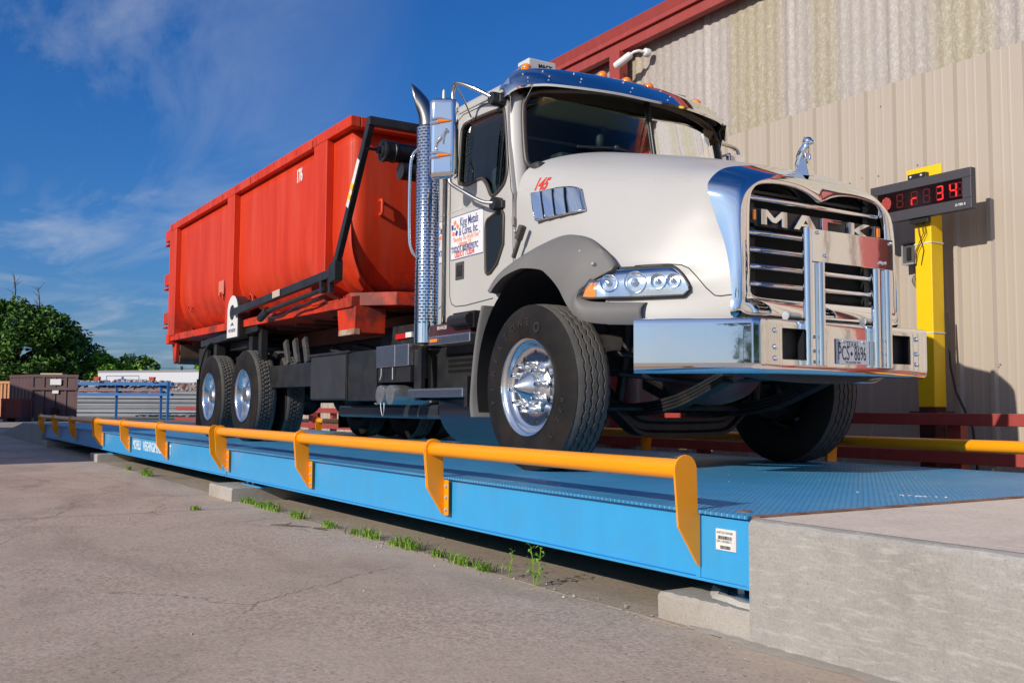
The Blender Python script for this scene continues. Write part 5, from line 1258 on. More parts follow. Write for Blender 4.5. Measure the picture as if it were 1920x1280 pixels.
mb = MB(); mb.box(-6.24, -6.06, Yf(.56), Yf(.80), 2.90, 2.985); mb.build('roof_beacon_box', ALU, T, bevel=.012, seg=2)
# near mirror: shell turned outwards towards the camera side
MC = Vector((-6.335, 3.345, 2.362)); MA = R(-38)
mu, mv = Vector((math.cos(MA), math.sin(MA), 0)), Vector((-math.sin(MA), math.cos(MA), 0))   # shell normal, towards the cab
def trn(u, v, w): q_ = MC + mu * u + mv * v + Vector((0, 0, w)); return (q_.x, q_.y, q_.z)
mb = MB(); mb.obox(MC, (mu, mv, (0, 0, 1)), (.062, .105, .300)); ms = mb.build('mirror_shell', CHROME, T, smooth=30, bevel=.045, seg=6)
mb = MB(); mb.obox(trn(-.0635, 0, 0), (mu, mv, (0, 0, 1)), (.002, .085, .27)); mb.build('mirror_glass', mat('mirror_glass', (.8, .85, .85), .02, 1.0), ms, bevel=.001)
for w in (.118, -.135):
    mb = MB(); G = []
    for i in range(9):
        u = i / 8; wd = .017 * (1 - u) ** .6 + .0008
        G.append([trn(.064 + .012 * math.sin(math.pi * v) * (1 - u * .6) + .003, -.035 + .10 * u, w + (v - .5) * 2 * wd) for v in (0, .2, .4, .6, .8, 1)])
    mb.grid(G); mb.build('mirror_marker', AMBER, ms, smooth=60)
    mb = MB(); mb.tube([trn(.068, -.085, w + .014), trn(.074, -.02, w + .019), trn(.066, .072, w + .002)], [.012, .007, .003], 8); mb.tube([trn(.064, -.090, w - .016), trn(.074, -.05, w - .016), trn(.066, -.02, w - .020)], [.012, .008, .002], 8); mb.build('marker_trim', CHROME, ms, smooth=60)
mb = MB()
P = [trn(.074, -.048, -.088), trn(.078, -.042, -.045), trn(.080, -.014, -.012), trn(.080, .012, .012), trn(.078, .022, .036)]
mb.tube(P, [.006, .009, .010, .012, .009], 10); mb.ball(trn(.078, .028, .046), .014, 10, 8); mb.ball(trn(.082, .040, .042), .009, 8, 6); mb.tube([trn(.080, .012, .012), trn(.078, .008, -.02), trn(.078, .006, -.045), trn(.080, .012, -.048)], [.008, .007, .006, .006], 8); mb.tube([trn(.074, -.048, -.088), trn(.078, -.036, -.092)], [.007, .006], 8); mb.build('mirror_emblem', CHROME, ms, smooth=60)
def arm(pts, r, name='mirror_arm', mt=STEEL):
    mb = MB(); mb.tube(cr_spline(pts, 28), r, 12); return mb.build(name, mt, T, smooth=60)
arm([(-6.30, 3.40, 2.64), (-6.30, 3.40, 2.73), (-6.24, 3.40, 2.765), (-6.12, 3.46, 2.71), (-5.985, 3.56, 2.615)], .0145)
arm([(-6.30, 3.38, 2.08), (-6.29, 3.38, 2.03), (-6.20, 3.42, 1.965), (-6.04, 3.50, 1.865), (-5.94, 3.56, 1.845)], .0145)
arm([(-6.245, 3.37, 2.77), (-6.32, 3.50, 2.68), (-6.40, 3.61, 2.585)], .006)
for x, z in ((-5.985, 2.610), (-5.955, 1.84)):
    mb = MB(); mb.lathe([(.001, -.03), (.045, -.03), (.050, 0), (.048, .045), (.055, .06), (.055, .075)], (x, 3.565, z), (0, 1, 0), 18); mb.tube([(x + .045, 3.60, z + .02), (x + .045, 3.60, z - .03)], .022, 8); mb.build('mirror_mount', BLACKPL, T, smooth=40)
# far mirror
mb = MB(); mb.tube(cr_spline([(-5.96, 5.66, 2.60), (-5.97, 5.80, 2.60), (-5.96, 5.92, 2.58), (-5.95, 5.95, 2.53)], 16), .015, 10); mb.build('mirror_arm', STEEL, T, smooth=60)
mb = MB(); mb.box(-6.05, -5.92, 5.80, 6.0, 2.05, 2.53); mb.build('mirror_shell', CHROME, T, bevel=.03, seg=4)
mb = MB(); mb.lathe([(.001, 0), (.012, .001), (.010, .07), (.001, .085)], (-6.345, 3.345, 2.655), (0, 0, 1), 10); mb.build('antenna_tip', CAMWHITE, T, smooth=50)
# ------------------------------------------------------------------ exhaust stack with slotted guard
def slotmat():
    M = mat('slotted_chrome_guard', (0.88, 0.89, 0.90), 0.10, 1.0); N, L, b = nodes(M)
    s = N.new('ShaderNodeSeparateXYZ'); L.new(mapping(N, L), s.inputs[0])
    # object coords relative to the truck root
    cx, cy = EXX - truck.location.x, EXY - truck.location.y
    ang = mth(N, L, 'ARCTAN2', mth(N, L, 'SUBTRACT', s.outputs[1], cy), mth(N, L, 'SUBTRACT', s.outputs[0], cx))
    u = mth(N, L, 'MULTIPLY', ang, 15 / (2 * math.pi)); v = mth(N, L, 'DIVIDE', mth(N, L, 'ADD', s.outputs[2], 3.0), .0235)
    row = mth(N, L, 'FLOOR', v); odd = mth(N, L, 'MULTIPLY', mth(N, L, 'MODULO', row, 2.0), 0.5)
    fu = mth(N, L, 'FRACT', mth(N, L, 'ADD', mth(N, L, 'ADD', u, odd), 50)); fv = mth(N, L, 'FRACT', v)
    a = mth(N, L, 'LESS_THAN', mth(N, L, 'ABSOLUTE', mth(N, L, 'SUBTRACT', fu, .5)), .36); c = mth(N, L, 'LESS_THAN', mth(N, L, 'ABSOLUTE', mth(N, L, 'SUBTRACT', fv, .5)), .22)
    k = mth(N, L, 'MULTIPLY', a, c)
    L.new(mixrgb(N, L, k, (0.88, 0.89, 0.90), (0.012, 0.012, 0.014)), b.inputs['Base Color']); L.new(mth(N, L, 'SUBTRACT', 1.0, k), b.inputs['Metallic']); L.new(mth(N, L, 'ADD', mth(N, L, 'MULTIPLY', k, .6), .10), b.inputs['Roughness'])
    return M
EXX, EXY = -6.90, 3.50
SLOT = slotmat()
mb = MB(); mb.lathe([(.084, 1.04), (.092, 1.045), (.092, 2.60), (.088, 2.605)], (EXX, EXY, 0), (0, 0, 1), 40); mb.build('exhaust_guard', SLOT, T, smooth=50)
mb = MB(); mb.lathe([(.080, .89), (.094, .895), (.094, 1.044), (.084, 1.05)], (EXX, EXY, 0), (0, 0, 1), 40); mb.build('exhaust_elbow_cover', CHROME, T, smooth=50)
G = []
on_ = Vector((-.66, -.75, 0)).normalized(); os_ = Vector((-on_.y, on_.x, 0))
for i in range(13):
    t = i / 12; row = []
    for j in range(41):
        a = 2 * math.pi * j / 40; base = Vector((EXX, EXY, 2.60)) + (on_ * math.cos(a) + os_ * math.sin(a)) * .070
        end = Vector((EXX, EXY, 2.845)) + on_ * (.105 + .03 * math.cos(a) * -1) + Vector((0, 0, -math.cos(a) * .125)) + os_ * math.sin(a) * .074
        mid = Vector((base.x, base.y, end.z * .55 + 2.62 * .45)) 
        row.append(tuple(base * (1 - t) ** 2 + mid * 2 * t * (1 - t) + end * t * t))
    G.append(row)
mb = MB(); mb.grid(G); mb.build('exhaust_tip', mat('heat_stained_steel', (.34, .32, .30), .28, 1.0), T, smooth=60, thick=.004)
G2 = [[tuple(Vector(p) * .97 + Vector((EXX, EXY, 2.75)) * .03) for p in r_] for r_ in G]
mb = MB(); mb.grid(G2); mb.build('exhaust_soot_lining', mat('black_soot', (.006, .006, .006), .9), T, smooth=60)
mb = MB(); mb.tube(cr_spline([(EXX + .02, EXY - .095, 2.42), (EXX + .0, EXY - .135, 2.36), (EXX - .01, EXY - .15, 2.2), (EXX - .01, EXY - .15, 1.75), (EXX + .0, EXY - .135, 1.62), (EXX + .02, EXY - .095, 1.56)], 30), .012, 10); mb.build('grab_rail', CHROME, T, smooth=60)
# cab rear corner trims: polished strip and tread-plate strip
mb = MB(); mb.box(-6.90 + .10, -6.90 + .145, 3.53, 3.56, .90, 2.30); mb.build('stack_bracket_strip', CHROME_WAVY, T, bevel=.003)
TP = mat('bright_tread_plate', (0.62, 0.63, 0.63), 0.3, 0.9, bump=(60, .8, .006))
mb = MB(); mb.box(-6.845, -6.795, Yn(OC + .018), Yn(OC + .002), 1.10, 2.30); mb.build('corner_guard_strip', TP, T, bevel=.002)
# steps and battery / tool boxes
for x0, x1, z0, z1, y0 in ((-6.70, -6.06, .862, .925, 3.42), (-7.05, -6.16, .472, .532, 3.42)):
    mb = MB(); mb.box(x0, x1, y0, y0 + .24, z0, z1); st_ = mb.build('step', ALU, T, bevel=.006)
    mb = MB(); 
    for k in range(int((x1 - x0) / .03)): mb.box(x0 + .02 + k * .03, x0 + .035 + k * .03, y0 + .01, y0 + .22, z1, z1 + .006)
    mb.build('step_grip', GALV, st_)
mb = MB(); mb.box(-6.665, -6.545, 3.412, 3.4195, .882, .908); mb.build('side_marker', AMBER, T, bevel=.004)
mb = MB(); mb.box(-7.08, -6.10, 3.60, 3.62, .52, .86); 
mb.box(-7.10, -7.00, 3.52, 3.58, .45, .86); mb.prism([(-6.98, 3.50, .86), (-6.90, 3.50, .86), (-6.88, 3.50, .62), (-6.93, 3.50, .62)], (0, .02, 0))
mb.box(-6.92, -6.86, 3.44, 3.48, .53, .86); mb.box(-6.17, -6.13, 3.44, 3.60, .40, .62)
mb.build('step_frame', BLACK, T, bevel=.004)
mb = MB(); 
for zz in (.66, .70, .74, .78):
    for k in range(24):
        mb.box(-6.70 + k * .026, -6.688 + k * .026, 3.592, 3.599, zz, zz + .022)
mb.build('grille_openings', mat('open_mesh_dark', (0.003, 0.003, 0.003), 1.0), T)
mb = MB(); mb.box(-6.84, -6.20, 3.50, 3.9, .93, 1.03); mb.build('side_fairing_dark', mat('dark_maroon_panel', (0.05, 0.008, 0.012), 0.4), T, bevel=.01)
text('warning_decal', '800-454-5281', .040, (-6.70, 3.495, .985), X, Z, WHTLET, T, .0005, sx=.7)
mb = MB(); mb.tube([(-6.40, 3.46, 1.03), (-6.12, 3.46, 1.03)], .045, 12); mb.box(-6.42, -6.10, 3.48, 3.62, .97, 1.09); mb.build('air_canister', BLACKPL, T, smooth=40)
mb = MB(); mb.tube([(-7.05, 4.0, .40), (-5.95, 4.0, .40)], .30, 40); mb.build('fuel_tank', mat('dull_tank_metal', (0.20, 0.21, 0.23), 0.3, 1.0), T, smooth=50)
mb = MB(); mb.box(-7.73, -7.36, 3.45, 3.80, .725, .905); mb.box(-7.359, -7.11, 3.452, 3.80, .727, .903); mb.build('battery_box_cover', ALU, T, bevel=.006)
mb = MB(); mb.box(-7.73, -7.11, 3.47, 3.80, .60, .724); mb.box(-7.10, -7.0, 3.50, 3.8, .45, .85); mb.build('battery_box', BLACK, T, bevel=.004)
mb = MB(); mb.tube([(-7.60, 3.445, .72), (-7.60, 3.445, .66), (-7.62, 3.44, .62)], .007, 6); mb.tube([(-7.38, 3.445, .72), (-7.38, 3.445, .62)], .006, 6); mb.build('latch_strap', GALV, T, smooth=50)
for x in (-7.545, -7.345):
    mb = MB(); mb.lathe([(.001, 0), (.078, .004), (.080, .012), (.080, .45)], (x, 3.40, .495), (0, 1, 0), 28); mb.build('air_reservoir', GALV, T, smooth=40)
mb = MB(); mb.tube([(-7.60, 3.39, .425), (-7.55, 3.385, .42)], .008, 6); mb.tube(cr_spline([(-7.49, 3.39, .43), (-7.46, 3.385, .36), (-7.43, 3.385, .32), (-7.41, 3.385, .37), (-7.42, 3.39, .43)], 16), .004, 6); mb.build('drain_valve', GALV, T, smooth=50)
mb = MB(); mb.box(-9.27, -8.37, 3.45, 3.95, .46, .878); tb = mb.build('hydraulic_tank_box', BLACK, T, bevel=.006)
mb = MB(); mb.box(-9.26, -8.38, 3.442, 3.449, .47, .868); mb.build('box_door', mat('dark_box_door', (0.028, 0.030, 0.034), 0.42, noise=(4, .5, (0.045, 0.045, 0.048))), tb, bevel=.004)
mb = MB(); mb.box(-8.365, -7.74, 3.46, 3.95, .45, .885); mb.build('side_tool_box', BLACK, T, bevel=.006)
mb = MB(); mb.box(-9.30, -8.30, 3.44, 3.97, .880, .905); mb.build('box_lid', BLACK, tb, bevel=.004)
mb = MB(); mb.box(-9.3, -6.1, 3.75, 4.25, .30, .42); mb.build('under_tank', mat('tank_bottom_paint', (0.03, 0.032, 0.036), 0.25, coat=.5), T, bevel=.03, seg=3)
# ------------------------------------------------------------------ chassis
mb = MB()
for s in (-1, 1):
    mb.box(-14.3, -4.15, YC + s * .43 - .04, YC + s * .43 + .04, .66, .92)
for x in (-13.6, -12.0, -10.5, -8.8, -7.4): mb.box(x, x + .12, YC - .39, YC + .39, .70, .88)
mb.build('chassis_rails', FRAME, T, bevel=.006)
mb = MB()
P = [(-5.27, YC - .95, .52), (-5.27, YC - .72, .50), (-5.27, YC - .56, .40), (-5.27, YC - .42, .295), (-5.27, YC - .25, .27), (-5.27, YC + .25, .27), (-5.27, YC + .42, .295), (-5.27, YC + .56, .40), (-5.27, YC + .72, .50), (-5.27, YC + .95, .52)]
Pc = cr_spline(P, 40)
for a, b_ in zip(Pc[:-1], Pc[1:]): mb.bar(a, b_, .10, .115, (1, 0, 0)) if False else None
G = [[(p.x + dx, p.y, p.z + dz) for dx, dz in ((-.06, -.065), (.06, -.065), (.06, -.04), (.03, -.02), (.03, .02), (.06, .04), (.06, .065), (-.06, .065))] for p in Pc]
mb.grid(G, True); mb.build('front_axle_beam', FRAME, T, smooth=40)
for s in (-1, 1):
    mb = MB()
    for k in range(4):
        pp_ = [(-6.15 + .0 * k, YC + s * .43, .62 - .02 * k), (-5.7, YC + s * .43, .47 - .022 * k), (-5.27, YC + s * .43, .42 - .022 * k), (-4.8, YC + s * .43, .47 - .022 * k), (-4.35, YC + s * .43, .62 - .02 * k)]
        Q = cr_spline(pp_, 14)
        for a, b_ in zip(Q[:-1], Q[1:]): mb.bar(a, b_, .085, .016)
    mb.build('leaf_spring', FRAME, T)
mb = MB(); mb.ball((-4.95, YC - .02, .62), .27, 24, 14, (1.5, .95, .75)); mb.build('engine_oil_pan', mat('dusty_red_oil_pan', (0.17, 0.05, 0.045), 0.6, noise=(4, .8, (0.19, 0.15, 0.13))), T, smooth=60)
mb = MB(); mb.box(-5.7, -4.5, YC - .35, YC + .35, .75, 1.6); mb.build('engine_block', FRAME, T, bevel=.05)
mb = MB(); mb.tube([(-5.1, YC - 1.0, .40), (-5.1, YC + 1.0, .40)], .022, 8); mb.tube([(-5.0, YC - .75, .62), (-4.75, YC - .3, .56), (-4.45, YC + .1, .60)], .02, 8); mb.tube([(-4.9, YC - .85, .74), (-4.5, YC - .5, .66), (-4.2, YC - .35, .66)], .018, 8)
for s in (-1, 1): mb.tube([(-5.15, YC + s * .62, .45), (-5.05, YC + s * .60, 1.1)], .035, 10); mb.lathe([(.0, 0), (.09, 0), (.10, .04), (.09, .1), (0, .1)], (-5.4, YC + s * .75, .55), (1, 0, 0), 18)
mb.build('steering_linkage', FRAME, T, smooth=40)
mb = MB(); G = []
for i in range(17):
    o_ = -.55 + 1.1 * i / 16; d = .08 * (1 - (abs(o_) / .55) ** 3)
    G.append([(-4.30, YC + o_, .66 - d * 1.0), (-4.12, YC + o_, .645 - d), (-4.02, YC + o_, .62 - d * .8), (-4.0, YC + o_, .66)])
mb.grid(G); mb.build('front_skid_bracket', mat('dusty_bracket', (0.10, 0.09, 0.085), 0.75), T, smooth=40, thick=.02)
mb = MB(); mb.tube(cr_spline([(-4.15, YC + .35, .60), (-4.1, YC + .55, .59), (-4.15, YC + .75, .62), (-4.3, YC + .9, .70)], 16), .012, 8); mb.tube(cr_spline([(-4.2, YC + .35, .58), (-4.14, YC + .6, .57), (-4.2, YC + .8, .61)], 16), .012, 8); mb.build('cooling_lines', GALV, T, smooth=60)
mb = MB()
for s in (-1, 1):
    for x0, x1 in ((-12.9, -11.9), (-11.9, -11.0)): 
        for k in range(3): mb.bar((x0, YC + s * .55, .55 + .03 * k), (x1, YC + s * .55, .55 + .03 * k), .09, .02)
mb.build('rear_springs', FRAME, T)
# hoist subframe, rear guide posts, mud guards, pivot
mb = MB()
for s in (-1, 1): mb.box(-14.0, -7.1, YC + s * .42 - .05, YC + s * .42 + .05, .93, 1.10)
mb.build('hoist_rails', FRAME, T, bevel=.006)
mb = MB(); mb.tube([(-9.6, Yn(.62), .72), (-8.45, Yn(.62), .98)], .06, 14); mb.tube([(-10.2, Yn(.62), 1.03), (-9.5, Yn(.62), .78)], .045, 12); mb.tube([(-9.9, Yn(.50), 1.05), (-8.0, Yn(.5), .80)], .03, 10); mb.build('hoist_cylinder', mat('steel_blue_cylinder', (0.10, 0.11, 0.13), 0.25, .6), T, smooth=50)
mb = MB()
mb.bar((-13.35, 3.47, 1.215), (-10.93, 3.47, 1.285), .10, .085)
for x in (-12.72, -11.23): mb.box(x - .06, x + .06, 3.44, 3.56, .92, 1.20)
mb.box(-11.0, -10.9, 3.46, 3.54, .62, 1.26); mb.box(-11.30, -9.25, 3.52, 3.60, .60, .84)
mb.box(-11.5, -11.3, 3.46, 3.56, .80, .95); mb.box(-12.6, -11.6, 3.60, 4.2, 1.10, 1.20)
mb.build('guide_frame', BLACK, T, bevel=.006)
mb = MB(); mb.box(-12.05, -11.95, 3.40, 3.50, 1.25, 1.30)
for x0 in (-10.65, -10.35, -10.05): mb.bar((x0, 3.66, 1.12), (x0 + .10, 3.66, .86), .03, .10)
mb.build('frame_gussets', mat('worn_gusset', (0.05, 0.05, 0.055), 0.5, noise=(9, .7, (0.12, .115, .11))), T)
for y in (3.40, 5.42):
    mb = MB(); G = []
    for k in range(14):
        a = R(165) - R(70) * k / 13; G.append([(-12.72 + .66 * math.cos(a), y, .52 + .66 * math.sin(a) + .03), (-12.72 + .66 * math.cos(a), y + .60, .52 + .66 * math.sin(a) + .03)])
    mb.grid(G); mb.box(-13.42, -13.40, y, y + .60, .10, .75); mb.box(-13.40, -13.0, y + .02, y + .06, .75, 1.15); mb.build('mud_flap', mat('black_flap', (0.012, 0.012, 0.013), .8) if y < 4 else bpy.data.materials['black_flap'], T, thick=.012)
mb = MB(); mb.lathe([(.001, -.02), (.035, -.02), (.04, 0), (.04, .02)], (-11.31, 3.43, .93), (0, 1, 0), 16); mb.lathe([(.001, -.02), (.035, -.02), (.04, 0), (.04, .02)], (-10.93, 3.43, .66), (0, 1, 0), 16); mb.build('side_reflector', AMBER, T, smooth=50)
mb = MB(); mb.box(-8.05, -7.85, 3.78, 3.80, 1.00, 1.045); mb.box(-7.60, -7.40, 3.78, 3.80, 1.03, 1.075); mb.build('red_reflector_tape', REDLENS, T)
mb = MB(); mb.box(-7.845, -7.73, 3.78, 3.80, 1.005, 1.05); mb.build('white_reflector_tape', WHITEREFL, T)
mb = MB(); mb.box(-8.4, -7.0, 3.802, 3.84, .93, 1.12); mb.build('subframe_plate', FRAME, T)
# pulley behind the stack
mb = MB(); mb.lathe([(.10, 0), (.13, .005), (.13, .03), (.115, .05), (.115, .09), (.13, .11), (.10, .12)], (-7.07, 3.62, 1.02), (0, 1, 0), 30); mb.build('hoist_sheave', mat('worn_sheave', (.22, .20, .18), .45, .6), T, smooth=40)
mb = MB(); mb.prism([(-7.10, 3.60, .90), (-6.985, 3.60, .90), (-6.985, 3.60, 1.12), (-7.04, 3.60, 1.13), (-7.10, 3.60, 1.05)], (0, .02, 0)); mb.build('sheave_guard', mat('tan_plate', (.42, .36, .29), .6), T)
# ------------------------------------------------------------------ tarp system: pivot housing, arms, roller
pv = MB(); P = [(-11.85, 3.335, 1.19), (-11.36, 3.335, 1.19), (-11.36, 3.335, 1.50)] + [(-11.605 + .245 * math.cos(R(a)), 3.335, 1.50 + .20 * math.sin(R(a))) for a in range(0, 181, 15)]
pv.prism(P, (0, .13, 0)); pivot = pv.build('tarp_pivot_housing', BLACK, T, bevel=.01)
pv = MB(); pv.prism([(-11.60 + (x + 11.605) * .86, 3.330, z + (.0 if z > 1.3 else .015)) for x, y, z in P], (0, .003, 0)); pvp = pv.build('pivot_label_plate', WHITED, pivot)
pv = MB(); pv.lathe([(.001, -.006), (.085, -.006), (.09, 0)], (-11.605, 3.329, 1.50), (0, 1, 0), 24); pv.build('pivot_spring_disc', BLACK, pvp, smooth=40)
text('pivot_lettering', 'PIONEER', .060, (-11.60, 3.3285, 1.265), X, Z, NAVY, pvp, .0005, sx=1.2, align='CENTER')
pv = MB(); pv.prism([(-11.68, 3.329, 1.335), (-11.60, 3.329, 1.385), (-11.52, 3.329, 1.335), (-11.60, 3.329, 1.35)], (0, .001, 0)); pv.build('pivot_logo', NAVY, pvp)
mb = MB(); mb.bar((-11.45, 3.30, 1.485), (-8.30, 3.30, 1.60), .055, .082); mb.build('tarp_arm_lower', BLACK, T, bevel=.006)
mb = MB(); mb.bar((-8.35, 3.30, 1.56), (-7.56, 3.30, 2.79), .055, .070); mb.obox((-8.30, 3.30, 1.60), ((1, 0, .2), (0, 1, 0), (0, 0, 1)), (.075, .04, .09)); au = mb.build('tarp_arm_upper', BLACK, T, bevel=.006)
d = Vector((.79, 0, 1.23)).normalized()
def decal(t0, t1, mt, nm='arm_decal', off=0.0):
    a = Vector((-8.35, 3.268 - off, 1.56)) + d * t0; b_ = Vector((-8.35, 3.268 - off, 1.56)) + d * t1; q = MB(); q.bar(a, b_, .002, .058, (-d.z, 0, d.x)); q.build(nm, mt, au)
decal(.68, .86, WHITED); decal(.84, .90, YELLOWD, off=.002); decal(.88, 1.12, WHITED, off=.0); decal(.755, .80, YELLOWD, off=.002); decal(.02, .12, YELLOWD, off=.002); decal(.845, .85, ORLET, off=.004)
mb = MB(); mb.bar((-9.95, 3.265, 1.545), (-9.72, 3.265, 1.553), .002, .07); mb.build('arm_decal', mat('tan_decal', (.48, .40, .33), .6), T)
mb = MB(); mb.tube([(-10.25, 3.30, 1.40), (-8.55, 3.30, 1.475)], .022, 12); mb.tube([(-10.45, 3.30, 1.34), (-10.2, 3.30, 1.41)], .040, 12); mb.bar((-8.62, 3.3, 1.60), (-8.60, 3.3, 1.44), .05, .05); mb.bar((-8.42, 3.3, 1.56), (-8.40, 3.3, 1.42), .04, .05); mb.build('tarp_cylinder', BLACK, T, smooth=40)
mb = MB(); mb.tube(cr_spline([(-10.2, 3.31, 1.33), (-9.8, 3.31, 1.31), (-9.4, 3.31, 1.37), (-9.0, 3.31, 1.38), (-8.7, 3.31, 1.41)], 24), .012, 8); mb.build('hydraulic_hose', BLACKPL, T, smooth=60)
mb = MB(); mb.bar((-7.56, 3.27, 2.79), (-7.56, 5.9, 2.79), .075, .075); mb.build('tarp_cross_bow', BLACK, T, bevel=.006)
mb = MB(); mb.lathe([(.001, -.02), (.03, -.02), (.03, .01), (.055, .015), (.060, .03), (.095, .03), (.098, .05), (.088, .055), (.088, .12), (.094, .125), (.094, .14), (.085, .15), (.085, 2.2)], (-7.66, 3.42, 2.585), (0, 1, 0), 36); mb.build('tarp_roller', mat('black_tarp_vinyl', (0.012, 0.012, 0.013), 0.45), T, smooth=40)
mb = MB(); mb.tube([(-7.62, 3.60, 2.42), (-7.62, 5.7, 2.42)], .075, 16); mb.bar((-7.62, 3.60, 2.60), (-7.62, 3.60, 2.38), .05, .16); mb.tube([(-7.66, 3.30, 2.585), (-7.66, 3.45, 2.585)], .014, 8); mb.build('tarp_motor_housing', BLACK, T, smooth=40)
mb = MB()
for y in (3.9, 5.5): mb.bar((-7.35, y, 1.05), (-7.50, y, 2.75), .12, .10, (0, 1, 0))
mb.build('tarp_tower', BLACK, T, bevel=.006)
# ------------------------------------------------------------------ roll-off container
XF, XB = -8.33, -15.12
def tz(x, z): return z + (XF - x) * .0098      # the box lies slightly nose-down
box = thing('roll_off_container', 'large red steel open-top roll-off container number 176 on the back of the truck', 'container', (-11.7, YC, 1.25))
W_ = 1.215
def sk(P): return [(x, y, tz(x, z)) for x, y, z in P]
# shell: side walls curve in at the bottom
prof = [(W_, 2.93), (W_, 2.4), (W_, 1.98), (W_ - .02, 1.80), (W_ - .07, 1.65), (W_ - .15, 1.53), (W_ - .26, 1.44), (W_ - .40, 1.40)]
pr = [(p.x, p.z) for p in cr_spline([(a, 0, b_) for a, b_ in prof], 28)]
ring = [(YC - o_, z) for o_, z in pr] + [(YC + o_, z) for o_, z in reversed(pr)]
mb = MB(); mb.grid([[(x, y, tz(x, z)) for y, z in ring] for x in [XF + (XB - XF) * k / 40 for k in range(41)]])
mb.build('side_shell', REDC, box, smooth=50, thick=.006)
# front wall: upper flat, lower part raked under (curved bulkhead)
G = []
for k in range(13):
    t = k / 12; z = 2.93 - 1.53 * t
    xr = XF + .002 - (.0 if t < .42 else .16 * ((t - .42) / .58) ** 2.2)
    # width follows side profile
    o_ = next((a + (b2 - a) * (z0 - z) / max(1e-6, z0 - z1) for (a, z0), (b2, z1) in zip(pr[:-1], pr[1:]) if z0 >= z >= z1), pr[-1][0])
    G.append([(xr, YC + o_ * (-1 + 2 * j / 16), tz(xr, z)) for j in range(17)])
mb = MB(); mb.grid(G); mb.build('front_wall', REDC, box, smooth=50, thick=.006)
# curved front lower lip line: reveals the side sheet edge
# top rail
mb = MB()
for s in (-1, 1):
    yo, yi = YC + s * 1.288, YC + s * 1.19
    a, b_ = XF + .125, XB - .03
    mb.add(sk([(a, yo, 2.925), (b_, yo, 2.925), (b_, yi, 2.925), (a, yi, 2.925), (a, yo, 3.028), (b_, yo, 3.028), (b_, yi, 3.028), (a, yi, 3.028)]), [(0, 3, 2, 1), (4, 5, 6, 7), (0, 1, 5, 4), (1, 2, 6, 5), (2, 3, 7, 6), (3, 0, 4, 7)])
mb.add(sk([(XF + .125, Yn(1.189), 2.926), (XF - .0, Yn(1.189), 2.926), (XF - .0, Yf(1.189), 2.926), (XF + .125, Yf(1.189), 2.926), (XF + .125, Yn(1.189), 3.027), (XF - .0, Yn(1.189), 3.027), (XF, Yf(1.189), 3.027), (XF + .125, Yf(1.189), 3.027)]), [(0, 3, 2, 1), (4, 5, 6, 7), (0, 1, 5, 4), (1, 2, 6, 5), (2, 3, 7, 6), (3, 0, 4, 7)])
mb.build('top_rail', REDC, box, bevel=.010, seg=2)
# dents and welds on the rail lip
mb = MB(); q = random.Random(8)
for k in range(26):
    x = q.uniform(XB, XF); mb.obox((x, Yn(1.289), tz(x, q.uniform(2.95, 3.0))), ((1, 0, q.uniform(-.6, .6)), (0, 1, 0), (0, 0, 1)), (q.uniform(.002, .006), .0012, q.uniform(.015, .045)))
mb.build('rail_scratches', mat('bare_dark_scratch', (0.10, 0.025, 0.02), 0.7), box)
# ribs
def rib(x0, x1, s, z1=2.924):
    mb = MB(); prf = [(a, b_) for a, b_ in pr if b_ < 1.9]
    outr = 1.29; 
    yo = YC + s * outr; yi = YC + s * (W_ + .004)
    P = [(yo, z1), (yo, 1.36), (YC + s * (W_ - .25), 1.36), (yi, 1.9), (yi, z1)]
    n = len(P); vs = [(x0, y, tz(x0, z)) for y, z in P] + [(x1, y, tz(x1, z)) for y, z in P]
    mb.add(vs, [tuple(range(n)), tuple(reversed(range(n, 2 * n)))] + [(i, i + n, (i + 1) % n + n, (i + 1) % n) for i in range(n)])
    mb.build('side_rib', REDC, box, bevel=.004, seg=1)
for s in (-1, 1):
    for a, b_ in ((-9.12, -8.78), (-12.10, -11.80), (-15.12, -14.72)): rib(a, b_, s)
# corner gusset plates behind front edge
mb = MB()
for s in (-1, 1): mb.prism([(XF + .0, YC + s * 1.222, 2.92), (XF - .05, YC + s * 1.222, 2.92), (XF - .05, YC + s * 1.10, 1.42), (XF - .16, YC + s * 1.08, 1.42), (XF + .02, YC + s * 1.222, 2.0)], (0, s * .004, 0))
# bottom side rail (sloping ledge) and floor
mb = MB()
for s in (-1, 1):
    yo, yi = YC + s * 1.275, YC + s * .80
    P = [(yo, 1.375), (yo, 1.285), (yi, 1.285), (yi, 1.40), (YC + s * 1.05, 1.42)]; n = 5
    x0, x1 = XF + .17, XB - .05
    if True:
        vs = [(x0, y, tz(x0, z)) for y, z in P] + [(x1, y, tz(x1, z)) for y, z in P]
        mb.add(vs, [tuple(range(n)), tuple(reversed(range(n, 2 * n)))] + [(i, i + n, (i + 1) % n + n, (i + 1) % n) for i in range(n)])
mb.build('bottom_rail', REDC, box, bevel=.005)
mb = MB(); mb.box(XB, XF, Yn(.82), Yf(.82), 1.36, 1.40)
for x in [XB + .3 + .55 * k for k in range(13)]: mb.box(x, x + .07, Yn(1.0), Yf(1.0), 1.27, 1.359)
mb.build('floor_crossmembers', RUSTSILL, box)
mb = MB()
for s in (-1, 1): mb.box(XB - .1, XF + .62, YC + s * .52 - .05, YC + s * .52 + .05, 1.10, 1.27)
mb.build('long_sill', RUSTSILL, box, bevel=.006)
